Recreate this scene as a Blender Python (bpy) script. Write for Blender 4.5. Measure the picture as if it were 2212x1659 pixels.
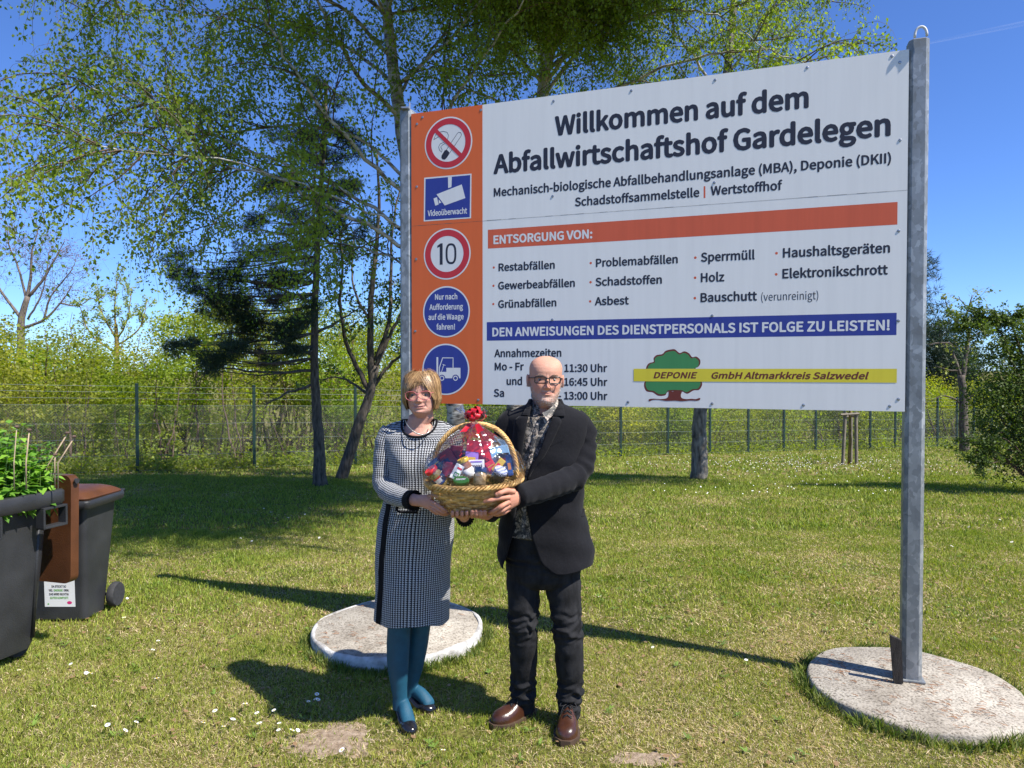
import bpy, bmesh, math, random, os
import numpy as np
from mathutils import Vector, Matrix, Euler, noise as mnoise

R = math.radians
random.seed(7)
RNG = np.random.default_rng(11)
scene = bpy.context.scene
for _o in list(bpy.data.objects):
    bpy.data.objects.remove(_o)
COL = scene.collection

# ------------------------------------------------------------------ camera, sky, sun, exposure
F, CX, CY, CAMH = 1534.0, 1106.0, 829.5, 1.72
PITCH = math.atan((829.5 - 797.0) / F)
cam = bpy.data.cameras.new('camera')
cam.sensor_width = 36.0
cam.lens = 36.0 * F / 2212.0
cam.clip_end = 3000.0
camo = bpy.data.objects.new('camera', cam)
COL.objects.link(camo)
camo.location = (0, 0, CAMH)
camo.rotation_euler = (math.pi / 2 - PITCH, 0, 0)
scene.camera = camo

SUN_ELEV = R(52.0)
SUN_H = Vector((0.862, -0.507, 0)).normalized()            # horizontal direction towards the sun
SUN_DIR = (SUN_H * math.cos(SUN_ELEV) + Vector((0, 0, math.sin(SUN_ELEV)))).normalized()
world = bpy.data.worlds.new("World")
scene.world = world
world.use_nodes = True
wn = world.node_tree
for n in list(wn.nodes):
    wn.nodes.remove(n)
w_out = wn.nodes.new('ShaderNodeOutputWorld')
w_bg = wn.nodes.new('ShaderNodeBackground')
w_sky = wn.nodes.new('ShaderNodeTexSky')
w_sky.sky_type = 'NISHITA'
w_sky.sun_disc = False
w_sky.sun_elevation = SUN_ELEV
w_sky.sun_rotation = math.atan2(SUN_H.x, SUN_H.y)
w_sky.altitude = 60
w_sky.air_density = 0.75
w_sky.dust_density = 0.15
w_sky.ozone_density = 3.2
w_hs = wn.nodes.new('ShaderNodeMix')                      # clear deep-blue spring sky
w_hs.data_type = 'RGBA'
w_hs.blend_type = 'MULTIPLY'
w_hs.inputs[0].default_value = 1.0
w_hs.inputs[7].default_value = (0.62, 0.84, 1.24, 1)
w_bg.inputs[1].default_value = 0.105
wn.links.new(w_sky.outputs[0], w_hs.inputs[6])
wn.links.new(w_hs.outputs[2], w_bg.inputs[0])
wn.links.new(w_bg.outputs[0], w_out.inputs[0])
sl = bpy.data.lights.new('sun', 'SUN')
sl.energy = 5.0
sl.angle = R(0.5)
sl.color = (1.0, 0.95, 0.87)
slo = bpy.data.objects.new('sun', sl)
COL.objects.link(slo)
slo.rotation_euler = SUN_DIR.to_track_quat('Z', 'Y').to_euler()
slo.location = SUN_DIR * 40
scene.view_settings.view_transform = 'Standard'
scene.view_settings.look = 'None'
scene.view_settings.exposure = 0.74
scene.view_settings.gamma = 1.0
scene.render.engine = 'CYCLES'
scene.cycles.max_bounces = 8
scene.cycles.transparent_max_bounces = 24
scene.cycles.use_denoising = True

# ------------------------------------------------------------------ geometry helpers
_cp, _sp = math.cos(PITCH), math.sin(PITCH)


def ray(px, py):
    u, v = (px - CX) / F, (CY - py) / F
    return Vector((u, _cp + v * _sp, -_sp + v * _cp))


def P(px, py, Y):
    """world point seen at photo position (px, py) at distance Y in front of the camera"""
    d = ray(px, py)
    return Vector((0, 0, CAMH)) + d * (Y / d.y)


def gz(y):
    """height of the lawn: flat in front, falling gently away behind the board"""
    y = np.minimum(y, 60.0)
    return -0.0315 * ((y - 5.0) + np.sqrt((y - 5.0) ** 2 + 1.0))


def G(px, py):
    d = ray(px, py)
    t = 0.5
    while t < 200:
        if CAMH + d.z * t < gz(d.y * t):
            break
        t *= 1.004
    y = d.y * t
    return Vector((d.x * t, y, float(gz(y))))


ORG = {}


def link(o, parent=None, loc=(0, 0, 0)):
    COL.objects.link(o)
    if parent is not None:
        o.parent = parent
        ORG[o.name] = ORG[parent.name]
    else:
        o.location = loc
        ORG[o.name] = Vector(loc)
    return o


def tag(o, label=None, cat=None, group=None, kind=None):
    if label: o['label'] = label
    if cat: o['category'] = cat
    if group: o['group'] = group
    if kind: o['kind'] = kind
    return o


def thing(name, label, cat, loc, group=None):
    o = bpy.data.objects.new(name, None)
    o.empty_display_size = 0.1
    link(o, None, loc)
    return tag(o, label, cat, group)


def copy_tree(o, parent=None):
    c = o.copy()
    COL.objects.link(c)
    if parent is not None:
        c.parent = parent
    for ch in list(o.children):
        copy_tree(ch, c)
    return c


def crom(pts, n):
    """Catmull-Rom resample of a list of tuples to n rows"""
    p = np.array(pts, float)
    if len(p) == 2:
        t = np.linspace(0, 1, n)[:, None]
        return p[0] * (1 - t) + p[1] * t
    q = np.vstack([2 * p[0] - p[1], p, 2 * p[-1] - p[-2]])
    u = np.linspace(0, len(p) - 1 - 1e-9, n)
    i = u.astype(int)
    t = (u - i)[:, None]
    a, b, c, d = q[i], q[i + 1], q[i + 2], q[i + 3]
    return 0.5 * (2 * b + (c - a) * t + (2 * a - 5 * b + 4 * c - d) * t ** 2 + (3 * b - a - 3 * c + d) * t ** 3)


class MB:
    """collects shapes in world coordinates and links them as ONE mesh object"""

    def __init__(self):
        self.v, self.f, self.n, self.uv, self.mi = [], [], 0, {}, []
        self.cur = 0

    def add(self, verts, faces, uvs=None):
        verts = np.asarray(verts, float).reshape(-1, 3)
        b = self.n
        self.v.append(verts)
        self.n += len(verts)
        k0 = len(self.f)
        for f in faces:
            self.f.append([int(i) + b for i in f])
            self.mi.append(self.cur)
        if uvs is not None:
            for j, u in enumerate(uvs):
                self.uv[k0 + j] = u
        return self

    def box(self, c, s, rot=None, bev=0.0):
        c, s = Vector(c), Vector(s) / 2
        if bev <= 0:
            v = [Vector((x * s.x, y * s.y, z * s.z)) for x in (-1, 1) for y in (-1, 1) for z in (-1, 1)]
            f = [(0, 1, 3, 2), (4, 6, 7, 5), (0, 4, 5, 1), (2, 3, 7, 6), (0, 2, 6, 4), (1, 5, 7, 3)]
        else:
            bm = bmesh.new()
            bmesh.ops.create_cube(bm, size=1)
            for q in bm.verts:
                q.co = Vector((q.co.x * s.x * 2, q.co.y * s.y * 2, q.co.z * s.z * 2))
            bmesh.ops.bevel(bm, geom=bm.edges[:], offset=bev, segments=2, affect='EDGES', profile=0.6)
            bm.verts.index_update()
            v = [q.co.copy() for q in bm.verts]
            f = [[q.index for q in fc.verts] for fc in bm.faces]
            bm.free()
        m = rot.to_3x3() if rot is not None else Matrix.Identity(3)
        return self.add([m @ q + c for q in v], f)

    def grid(self, pts, closed=True, cap=True, uv=None, flip=False):
        """pts: rows x cols x 3; closed joins the last column to the first"""
        pts = np.asarray(pts, float)
        r, c = pts.shape[:2]
        faces, uvs = [], []
        for i in range(r - 1):
            for j in range(c if closed else c - 1):
                k = (j + 1) % c
                q = (i * c + j, i * c + k, (i + 1) * c + k, (i + 1) * c + j)
                faces.append(q[::-1] if flip else q)
                if uv is not None:
                    kk = j + 1
                    qq = (uv[i][j], uv[i][kk], uv[i + 1][kk], uv[i + 1][j])
                    uvs.append(qq[::-1] if flip else qq)
        if cap and closed:
            a, b = list(range(c))[::-1], [(r - 1) * c + j for j in range(c)]
            faces.append(a[::-1] if flip else a)
            faces.append(b[::-1] if flip else b)
        return self.add(pts.reshape(-1, 3), faces, uvs if uv is not None else None)

    def tube(self, pts, rad, sides=8, cap=True, ra=None, hint=(0, 0, 1), n=None, power=2.0):
        """tube along pts; rad is a number or one per point; ra: second radius (across hint)"""
        pts = np.array([tuple(q) for q in pts], float)
        rad = np.broadcast_to(np.asarray(rad, float), (len(pts),)).copy()
        rb = rad.copy() if ra is None else np.broadcast_to(np.asarray(ra, float), (len(pts),)).copy()
        if n:
            m = crom(np.hstack([pts, rad[:, None], rb[:, None]]), n)
            pts, rad, rb = m[:, :3], np.abs(m[:, 3]), np.abs(m[:, 4])
        t = np.gradient(pts, axis=0)
        t /= np.linalg.norm(t, axis=1)[:, None] + 1e-12
        h = np.array(hint, float)
        if abs(np.dot(h, t[0])) > 0.95:
            h = np.array((0.0, 1.0, 0.0)) if abs(t[0][1]) < 0.9 else np.array((1.0, 0, 0))
        rows = []
        ang = np.linspace(0, 2 * math.pi, sides, endpoint=False)
        ca, sa = np.cos(ang), np.sin(ang)
        if power != 2.0:
            ca = np.sign(ca) * np.abs(ca) ** (2 / power)
            sa = np.sign(sa) * np.abs(sa) ** (2 / power)
        for i in range(len(pts)):
            a = np.cross(t[i], h)
            na = np.linalg.norm(a)
            if na < 1e-4:
                a = np.array((1.0, 0, 0)); na = 1
            a /= na
            b = np.cross(a, t[i])
            h = b                                           # transport the frame
            rows.append(pts[i] + np.outer(ca, a) * rad[i] + np.outer(sa, b) * rb[i])
        return self.grid(rows, True, cap, flip=True)

    def lathe(self, c, prof, axis=(0, 0, 1), sides=24, sx=1.0, sy=1.0):
        """prof: (radius, height) pairs from the bottom up"""
        q = Vector((0, 0, 1)).rotation_difference(Vector(axis).normalized())
        rows = []
        for r, h in prof:
            rows.append([tuple(Vector(c) + q @ Vector((r * sx * math.cos(a), r * sy * math.sin(a), h)))
                         for a in np.linspace(0, 2 * math.pi, sides, endpoint=False)])
        return self.grid(rows, True, True)

    def sphere(self, c, r, seg=16, rot=None):
        r = Vector(r) if hasattr(r, '__len__') else Vector((r, r, r))
        rows = []
        for i in range(1, seg):
            th = math.pi * i / seg
            row = []
            for a in np.linspace(0, 2 * math.pi, seg * 2, endpoint=False):
                q = Vector((r.x * math.sin(th) * math.cos(a), r.y * math.sin(th) * math.sin(a), -r.z * math.cos(th)))
                row.append(tuple((rot @ q if rot is not None else q) + Vector(c)))
            rows.append(row)
        return self.grid(rows, True, True)

    def prism(self, poly, d):
        """closed polygon (list of points) extruded by vector d"""
        n = len(poly)
        a = [Vector(p) for p in poly]
        b = [p + Vector(d) for p in a]
        f = [list(range(n)), [n + i for i in range(n)][::-1]]
        f += [(i, n + i, n + (i + 1) % n, (i + 1) % n) for i in range(n)]
        return self.add(a + b, f)

    def build(self, name, mat, parent=None, loc=(0, 0, 0), smooth=False, sharp=None):
        me = bpy.data.meshes.new(name)
        org = ORG[parent.name] if parent is not None else Vector(loc)
        v = np.vstack(self.v) - np.array(org) if self.v else np.zeros((0, 3))
        me.from_pydata(v.tolist(), [], self.f)
        for m in (mat if isinstance(mat, (list, tuple)) else [mat]):
            me.materials.append(m)
        if any(self.mi):
            me.polygons.foreach_set('material_index', self.mi)
        if self.uv:
            uvl = me.uv_layers.new(name='UVMap')
            for p in me.polygons:
                u = self.uv.get(p.index)
                if u is not None:
                    for k, li in enumerate(p.loop_indices):
                        uvl.data[li].uv = u[k]
        if smooth:
            me.polygons.foreach_set('use_smooth', [True] * len(me.polygons))
            if sharp:
                me.set_sharp_from_angle(angle=R(sharp))
        me.validate()
        o = bpy.data.objects.new(name, me)
        return link(o, parent, loc)


def tri_mesh(name, verts, k, mat, parent=None, loc=(0, 0, 0), tint=None, smooth=False):
    """fast mesh of len(verts)//k separate k-gons; tint: one colour per polygon"""
    verts = np.ascontiguousarray(verts, dtype=np.float32).reshape(-1, 3)
    org = ORG[parent.name] if parent is not None else Vector(loc)
    verts = verts - np.array(org, dtype=np.float32)
    n = len(verts) // k
    me = bpy.data.meshes.new(name)
    me.vertices.add(n * k)
    me.vertices.foreach_set('co', verts.ravel())
    me.loops.add(n * k)
    me.loops.foreach_set('vertex_index', np.arange(n * k, dtype=np.int32))
    me.polygons.add(n)
    me.polygons.foreach_set('loop_start', np.arange(0, n * k, k, dtype=np.int32))
    me.update(calc_edges=True)
    if tint is not None:
        at = me.color_attributes.new('tint', 'FLOAT_COLOR', 'POINT')
        c = np.ones((n * k, 4), np.float32)
        c[:, :3] = np.repeat(np.asarray(tint, np.float32), k, axis=0)
        at.data.foreach_set('color', c.ravel())
    me.materials.append(mat)
    o = bpy.data.objects.new(name, me)
    return link(o, parent, loc)


def vnoise(x, y, scale, seed=0):
    """cheap smooth 2-D value noise in 0..1 (numpy)"""
    x = np.asarray(x) / scale + seed * 17.3
    y = np.asarray(y) / scale - seed * 9.1
    xi, yi = np.floor(x), np.floor(y)
    xf, yf = x - xi, y - yi
    xf, yf = xf * xf * (3 - 2 * xf), yf * yf * (3 - 2 * yf)

    def h(a, b):
        s = np.sin(a * 127.1 + b * 311.7 + seed * 74.7) * 43758.5453
        return s - np.floor(s)
    return (h(xi, yi) * (1 - xf) + h(xi + 1, yi) * xf) * (1 - yf) + (h(xi, yi + 1) * (1 - xf) + h(xi + 1, yi + 1) * xf) * yf


# ------------------------------------------------------------------ materials
def srgb(r, g, b):
    def f(c):
        c /= 255.0
        return c / 12.92 if c <= 0.04045 else ((c + 0.055) / 1.055) ** 2.4
    return (f(r), f(g), f(b))


def newmat(name):
    m = bpy.data.materials.new(name)
    m.use_nodes = True
    nt = m.node_tree
    b = nt.nodes['Principled BSDF']
    return m, nt, b


def nd(nt, kind, **kw):
    n = nt.nodes.new('ShaderNode' + kind)
    for k, v in kw.items():
        if k.startswith('i_'):
            n.inputs[int(k[2:])].default_value = v
        else:
            setattr(n, k, v)
    return n


def ramp(nt, stops, src):
    r = nt.nodes.new('ShaderNodeValToRGB')
    e = r.color_ramp.elements
    while len(e) > 1:
        e.remove(e[-1])
    e[0].position, e[0].color = stops[0][0], (*stops[0][1], 1)
    for p, c in stops[1:]:
        q = e.new(p)
        q.color = (*c, 1)
    nt.links.new(src, r.inputs[0])
    return r.outputs[0]


def M(name, col, rough=0.6, var=0.2, scale=12.0, bump=0.0, bscale=None, metal=0.0, spec=0.5, col2=None, stretch=(1, 1, 1), detail=6):
    """principled surface with noise-driven colour variation and bump"""
    m, nt, b = newmat(name)
    b.inputs['Roughness'].default_value = rough
    b.inputs['Metallic'].default_value = metal
    b.inputs['Specular IOR Level'].default_value = spec
    tc = nd(nt, 'TexCoord')
    mp = nd(nt, 'Mapping')
    mp.inputs['Scale'].default_value = stretch
    nt.links.new(tc.outputs['Object'], mp.inputs[0])
    nz = nd(nt, 'TexNoise')
    nz.inputs['Scale'].default_value = scale
    nz.inputs['Detail'].default_value = detail
    nt.links.new(mp.outputs[0], nz.inputs['Vector'])
    lo = tuple(c * (1 - var) for c in col)
    hi = col2 if col2 else tuple(min(1, c * (1 + var)) for c in col)
    nt.links.new(ramp(nt, [(0.3, lo), (0.7, hi)], nz.outputs[0]), b.inputs['Base Color'])
    if bump:
        n2 = nd(nt, 'TexNoise')
        n2.inputs['Scale'].default_value = bscale or scale * 4
        n2.inputs['Detail'].default_value = 5
        nt.links.new(mp.outputs[0], n2.inputs['Vector'])
        bp = nd(nt, 'Bump')
        bp.inputs['Strength'].default_value = bump
        bp.inputs['Distance'].default_value = 0.01
        nt.links.new(n2.outputs[0], bp.inputs['Height'])
        nt.links.new(bp.outputs[0], b.inputs['Normal'])
    return m


def leaf_mat(name, trans=0.35, gloss=0.35):
    """thin leaves: colour comes from the per-leaf 'tint' attribute"""
    m, nt, b = newmat(name)
    at = nd(nt, 'VertexColor', layer_name='tint')
    b.inputs['Roughness'].default_value = gloss
    b.inputs['Specular IOR Level'].default_value = 0.4
    nt.links.new(at.outputs[0], b.inputs['Base Color'])
    tr = nd(nt, 'BsdfTranslucent')
    hs = nd(nt, 'HueSaturation')
    hs.inputs['Saturation'].default_value = 1.15
    hs.inputs['Value'].default_value = 1.8
    nt.links.new(at.outputs[0], hs.inputs['Color'])
    nt.links.new(hs.outputs[0], tr.inputs[0])
    mx = nd(nt, 'MixShader')
    mx.inputs[0].default_value = trans
    nt.links.new(b.outputs[0], mx.inputs[1])
    nt.links.new(tr.outputs[0], mx.inputs[2])
    nt.links.new(mx.outputs[0], nt.nodes['Material Output'].inputs[0])
    return m


def tint_mat(name, rough=0.6, bump=0.0, bscale=200, spec=0.4, sss=0.0):
    m, nt, b = newmat(name)
    at = nd(nt, 'VertexColor', layer_name='tint')
    nt.links.new(at.outputs[0], b.inputs['Base Color'])
    b.inputs['Roughness'].default_value = rough
    b.inputs['Specular IOR Level'].default_value = spec
    if sss:
        b.inputs['Subsurface Weight'].default_value = sss
        b.inputs['Subsurface Radius'].default_value = (0.012, 0.004, 0.002)
        b.inputs['Subsurface Scale'].default_value = 1.0
    if bump:
        tc = nd(nt, 'TexCoord')
        n2 = nd(nt, 'TexNoise')
        n2.inputs['Scale'].default_value = bscale
        nt.links.new(tc.outputs['Object'], n2.inputs['Vector'])
        bp = nd(nt, 'Bump')
        bp.inputs['Strength'].default_value = bump
        bp.inputs['Distance'].default_value = 0.004
        nt.links.new(n2.outputs[0], bp.inputs['Height'])
        nt.links.new(bp.outputs[0], b.inputs['Normal'])
    return m
# ------------------------------------------------------------------ lawn
PADS = [(Vector((-0.735, 4.56)), 0.545), (Vector((2.13, 3.73)), 0.525)]
DIRT = [(G(725, 1602), 0.23, 0.14), (G(1020, 1590), 0.12, 0.07), (G(1400, 1640), 0.25, 0.10), (G(1170, 1420), 0.14, 0.07), (G(650, 1395), 0.25, 0.08)]


def dirt_amount(x, y):
    d = np.zeros_like(x)
    for c, a, b in DIRT:
        e = np.exp(-(((x - c.x) / a) ** 2 + ((y - c.y) / b) ** 2))
        d = np.maximum(d, e)
    return d * (0.55 + 0.9 * vnoise(x, y, 0.07, 5))


def dryness(x, y):
    """0 lush .. 1 dry thatch"""
    d = 0.55 * vnoise(x, y, 1.1, 1) + 0.45 * vnoise(x, y, 0.33, 2) + 0.22 * (vnoise(x, y, 0.09, 3) - 0.5)
    near = np.clip((6.5 - y) / 4.0, 0, 1)
    right = np.clip((x + 0.5) / 2.5, 0, 1) * np.clip((11 - y) / 5, 0, 1)
    return np.clip(d * 1.0 - 0.31 - 0.10 * np.clip((y - 8) / 5, 0, 1) + 0.20 * near + 0.20 * right, 0, 1)


def make_lawn():
    ys = np.concatenate([np.linspace(-30, 2, 9), np.linspace(2.2, 12, 50), np.linspace(12.5, 60, 60), np.linspace(70, 1500, 14)])
    xs = np.concatenate([np.linspace(-1200, -40, 10), np.linspace(-36, 36, 73), np.linspace(40, 1200, 10)])
    X, Y = np.meshgrid(xs, ys)
    Z = gz(Y) + np.where(Y < 60, 0.02 * (vnoise(X, Y, 2.2, 9) - 0.5), 0) * np.clip((Y - 5.5) / 3, 0, 1)
    mb = MB()
    mb.grid(np.stack([X, Y, Z], -1), closed=False)
    m, nt, b = newmat('lawn_soil')
    b.inputs['Roughness'].default_value = 0.95
    b.inputs['Specular IOR Level'].default_value = 0.1
    tc = nd(nt, 'TexCoord')
    n1 = nd(nt, 'TexNoise'); n1.inputs['Scale'].default_value = 1.3; n1.inputs['Detail'].default_value = 8
    n2 = nd(nt, 'TexNoise'); n2.inputs['Scale'].default_value = 45; n2.inputs['Detail'].default_value = 6
    nt.links.new(tc.outputs['Object'], n1.inputs['Vector'])
    nt.links.new(tc.outputs['Object'], n2.inputs['Vector'])
    c1 = ramp(nt, [(0.35, (0.11, 0.13, 0.03)), (0.55, (0.19, 0.18, 0.06)), (0.75, (0.30, 0.24, 0.13))], n1.outputs[0])
    c2 = ramp(nt, [(0.3, (0.35, 0.3, 0.25)), (0.7, (1.25, 1.2, 1.1))], n2.outputs[0])
    mx = nd(nt, 'Mix', data_type='RGBA', blend_type='MULTIPLY')
    mx.inputs[0].default_value = 1.0
    nt.links.new(c1, mx.inputs[6]); nt.links.new(c2, mx.inputs[7])
    nt.links.new(mx.outputs[2], b.inputs['Base Color'])
    bp = nd(nt, 'Bump'); bp.inputs['Distance'].default_value = 0.02; bp.inputs['Strength'].default_value = 0.8
    nt.links.new(n2.outputs[0], bp.inputs['Height']); nt.links.new(bp.outputs[0], b.inputs['Normal'])
    tag(mb.build('lawn_ground', m, smooth=True), 'large lawn falling gently away behind the board', 'ground', kind='structure')


make_lawn()


def lawn_z(x, y):
    return gz(y) + 0.02 * (vnoise(x, y, 2.2, 9) - 0.5) * np.clip((y - 5.5) / 3, 0, 1)


def blades(n, y0, y1, h, w, seed, xr=0.80, xmin=0.0):
    g = np.random.default_rng(seed)
    y = np.sqrt(g.uniform(y0 ** 2, y1 ** 2, n))
    x = g.uniform(-1, 1, n) * (xr * y + 0.3)
    keep = np.abs(x) >= xmin * y
    for c, r in PADS:
        keep &= ((x - c.x) ** 2 + (y - c.y) ** 2) > (r + 0.005) ** 2
    dd = dirt_amount(x, y)
    keep &= g.uniform(0, 1, n) > np.clip(dd * 1.25 - .22, 0, .93)
    x, y, dd = x[keep], y[keep], dd[keep]
    n = len(x)
    dry = dryness(x, y)
    z = lawn_z(x, y)
    tuft = vnoise(x, y, 0.13, 4)
    hh = h * g.uniform(0.45, 1.25, n) * (0.55 + 0.75 * tuft) * (1 - 0.35 * dry)
    isdry = g.uniform(0, 1, n) < dry * 0.85
    lean = np.where(isdry, g.uniform(0.7, 2.2, n), g.uniform(0.15, 0.9, n)) * hh
    hh = np.where(isdry, hh * 0.45, hh)
    a = g.uniform(0, 2 * np.pi, n)
    a2 = g.uniform(0, 2 * np.pi, n)
    ww = w * g.uniform(0.6, 1.3, n) / 2
    sx, sy = np.cos(a2) * ww, np.sin(a2) * ww
    dx, dy = np.cos(a), np.sin(a)
    p0 = np.stack([x - sx, y - sy, z - 0.004], -1)
    p1 = np.stack([x + sx, y + sy, z - 0.004], -1)
    m1 = np.stack([x + sx * .8 + dx * lean * .35, y + sy * .8 + dy * lean * .35, z + hh * .6], -1)
    t = np.stack([x + dx * lean, y + dy * lean, z + hh], -1)
    m0 = np.stack([x - sx * .8 + dx * lean * .35, y - sy * .8 + dy * lean * .35, z + hh * .6], -1)
    v = np.stack([p0, p1, m1, t, m0], 1)
    k = g.uniform(0, 1, (n, 1))
    lush = np.array([[0.115, 0.20, 0.026]]) * (1 - k) + np.array([[0.36, 0.41, 0.06]]) * k
    yel = np.array([[0.50, 0.46, 0.11]])
    mixy = np.clip(dry * 1.2, 0, 1)[:, None] * g.uniform(0, 1, (n, 1))
    lush = lush * (1 - mixy) + yel * mixy
    straw = np.array([[0.46, 0.37, 0.21]]) * (1 - k) + np.array([[0.70, 0.58, 0.37]]) * k
    c = np.where(isdry[:, None], straw, lush)
    return v.reshape(-1, 3), c


def make_grass():
    sets = [(230000, 2.45, 4.6, 0.030, 0.0032, 1), (210000, 4.6, 8.5, 0.036, 0.0054, 2), (150000, 8.5, 16, 0.045, 0.011, 3), (105000, 16, 36, 0.065, 0.026, 4)]
    sets += [(90000, 1.2, 6, 0.040, 0.006, 5, 2.2, .79), (110000, 6, 18, 0.06, 0.016, 6, 1.7, .79), (60000, 18, 40, 0.08, 0.04, 7, 1.5, .79), (30000, 1.0, 2.6, 0.035, 0.005, 8, 1.5)]
    V, C = [], []
    for s in sets:
        v, c = blades(*s)
        V.append(v); C.append(c)
    # longer tufts round the rim of the pads and under the fence
    for k, (c, r) in enumerate(PADS):
        g = np.random.default_rng(50 + k)
        n = 3200
        a = g.uniform(0, 2 * np.pi, n)
        rr = r + 0.008 + np.abs(g.normal(0, 0.03, n))
        x, y = c.x + np.cos(a) * rr, c.y + np.sin(a) * rr
        z = lawn_z(x, y)
        h = 0.06 * g.uniform(.3, 1.4, n) * (0.3 + vnoise(x, y, .12, 8))
        b = g.uniform(0, 2 * np.pi, n)
        ln = h * g.uniform(.1, .9, n)
        w = 0.0025
        e = g.uniform(0, np.pi, n)
        sx, sy = np.cos(e) * w, np.sin(e) * w
        p = [np.stack(q, -1) for q in ((x - sx, y - sy, z), (x + sx, y + sy, z),
             (x + sx + np.cos(b) * ln * .4, y + sy + np.sin(b) * ln * .4, z + h * .6), (x + np.cos(b) * ln, y + np.sin(b) * ln, z + h),
             (x - sx + np.cos(b) * ln * .4, y - sy + np.sin(b) * ln * .4, z + h * .6))]
        V.append(np.stack(p, 1).reshape(-1, 3))
        kk = g.uniform(0, 1, (n, 1))
        C.append(np.array([[0.08, 0.15, 0.022]]) * (1 - kk) + np.array([[0.24, 0.25, 0.07]]) * kk)
    o = tri_mesh('grass', np.vstack(V), 5, leaf_mat('grass_blade', 0.22, 0.5), tint=np.vstack(C))
    tag(o, 'short patchy spring grass with dry straw showing through', 'grass', kind='stuff')


make_grass()


def bare_soil():
    m, nt, b = newmat('bare_soil')
    b.inputs['Roughness'].default_value = .95; b.inputs['Specular IOR Level'].default_value = .1
    tc = nd(nt, 'TexCoord'); n1 = nd(nt, 'TexNoise'); n1.inputs['Scale'].default_value = 38; n1.inputs['Detail'].default_value = 9; n1.inputs['Roughness'].default_value = .7
    nt.links.new(tc.outputs['Object'], n1.inputs['Vector'])
    nt.links.new(ramp(nt, [(.3, (.16, .115, .075)), (.5, (.32, .24, .17)), (.7, (.46, .37, .28))], n1.outputs[0]), b.inputs['Base Color'])
    bp = nd(nt, 'Bump'); bp.inputs['Distance'].default_value = .015; bp.inputs['Strength'].default_value = 1
    nt.links.new(n1.outputs[0], bp.inputs['Height']); nt.links.new(bp.outputs[0], b.inputs['Normal'])
    mb = MB()
    for k, (c, a, b_) in enumerate(DIRT[:1] + DIRT[2:3]):
        v = [(c.x, c.y, float(gz(c.y)) + .006)]
        for t in np.linspace(0, 2 * math.pi, 80, endpoint=False):
            q = (.98 if k == 0 else .6) * (1 + .55 * mnoise.noise((math.cos(t) * 1.6 + k, math.sin(t) * 1.6, k * 2.0)) + .30 * mnoise.noise((math.cos(t) * 6, math.sin(t) * 6, k)))
            x, y = c.x + a * q * math.cos(t), c.y + b_ * q * math.sin(t)
            v.append((x, y, float(gz(y)) + .0005))
        mb.add(v, [(0, i, i % 80 + 1) for i in range(1, 81)])
    tag(mb.build('bare_soil', m, smooth=True), 'worn patches of bare sandy soil in the lawn', 'soil', kind='structure')


bare_soil()


def rosettes():
    """low broad weeds and dead leaves lying in the grass"""
    g = np.random.default_rng(77)
    V, C = [], []
    n = 900
    y = np.sqrt(g.uniform(2.5 ** 2, 7 ** 2, n))
    x = g.uniform(-.8, .8, n) * y
    for i in range(n):
        if any((x[i] - c.x) ** 2 + (y[i] - c.y) ** 2 < (r + .05) ** 2 for c, r in PADS):
            continue
        z = float(lawn_z(x[i:i + 1], y[i:i + 1])[0])
        dead = g.uniform() < 0.62
        for q in range(1 if dead else g.integers(5, 9)):
            a = g.uniform(0, 6.28)
            L = g.uniform(.02, .045) if dead else g.uniform(.018, .042)
            W = L * (0.3 if dead else 0.16)
            d = np.array((math.cos(a), math.sin(a), 0)); s = np.array((-d[1], d[0], 0))
            up = np.array((0, 0, 1.0))
            b = np.array((x[i], y[i], z + (.02 if dead else .012)))
            tl = g.uniform(-.2, .3) if dead else g.uniform(.25, .7)
            V.append(np.array([b, b + d * L * .3 + s * W + up * tl * L * .3, b + d * L * .7 + s * W * .8 + up * tl * L * .6, b + d * L + up * tl * L * .7,
                               b + d * L * .55 - s * W + up * tl * L * .5]))
            C.append((0.30, 0.19, 0.10) if dead else tuple(np.array((.13, .20, .035)) * g.uniform(.7, 1.5)))
    o = tri_mesh('weeds', np.concatenate(V), 5, leaf_mat('weed_leaf', .2, .5), tint=np.array(C))
    tag(o, 'low weeds and dead leaves scattered through the lawn', 'weeds', kind='stuff')


rosettes()

M_PETAL = M('daisy_petal', (0.85, 0.85, 0.84), 0.6, 0.03)
M_DCORE = M('daisy_centre', (0.65, 0.45, 0.03), 0.7, 0.2, 300)
M_STEM = M('daisy_stem', (0.10, 0.17, 0.04), 0.6, 0.2)


def daisy_proto():
    root = thing('daisy', 'small white daisy with a yellow centre standing in the short grass', 'flower', (0, 0, 0), 'daisies in the lawn')
    mb = MB()
    for k in range(15):
        a = k * 2 * math.pi / 15
        d = Vector((math.cos(a), math.sin(a), 0)); s = Vector((-d.y, d.x, 0))
        mb.add([d * .002 + s * -.0012 + Vector((0, 0, .050)), d * .008 - s * .0022 + Vector((0, 0, .0515)), d * .0125 + Vector((0, 0, .0518)), d * .008 + s * .0022 + Vector((0, 0, .0515)), d * .002 + s * .0012 + Vector((0, 0, .050))],
               [(0, 1, 2, 3, 4)])
    mb.build('petals', M_PETAL, root)
    MB().sphere((0, 0, .0512), (.0042, .0042, .0026), 6).build('flower_centre', M_DCORE, root, smooth=True)
    MB().tube([(0, 0, 0), (.002, .001, .025), (0, 0, .05)], .0009, 5).build('stem', M_STEM, root)
    return root


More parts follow.
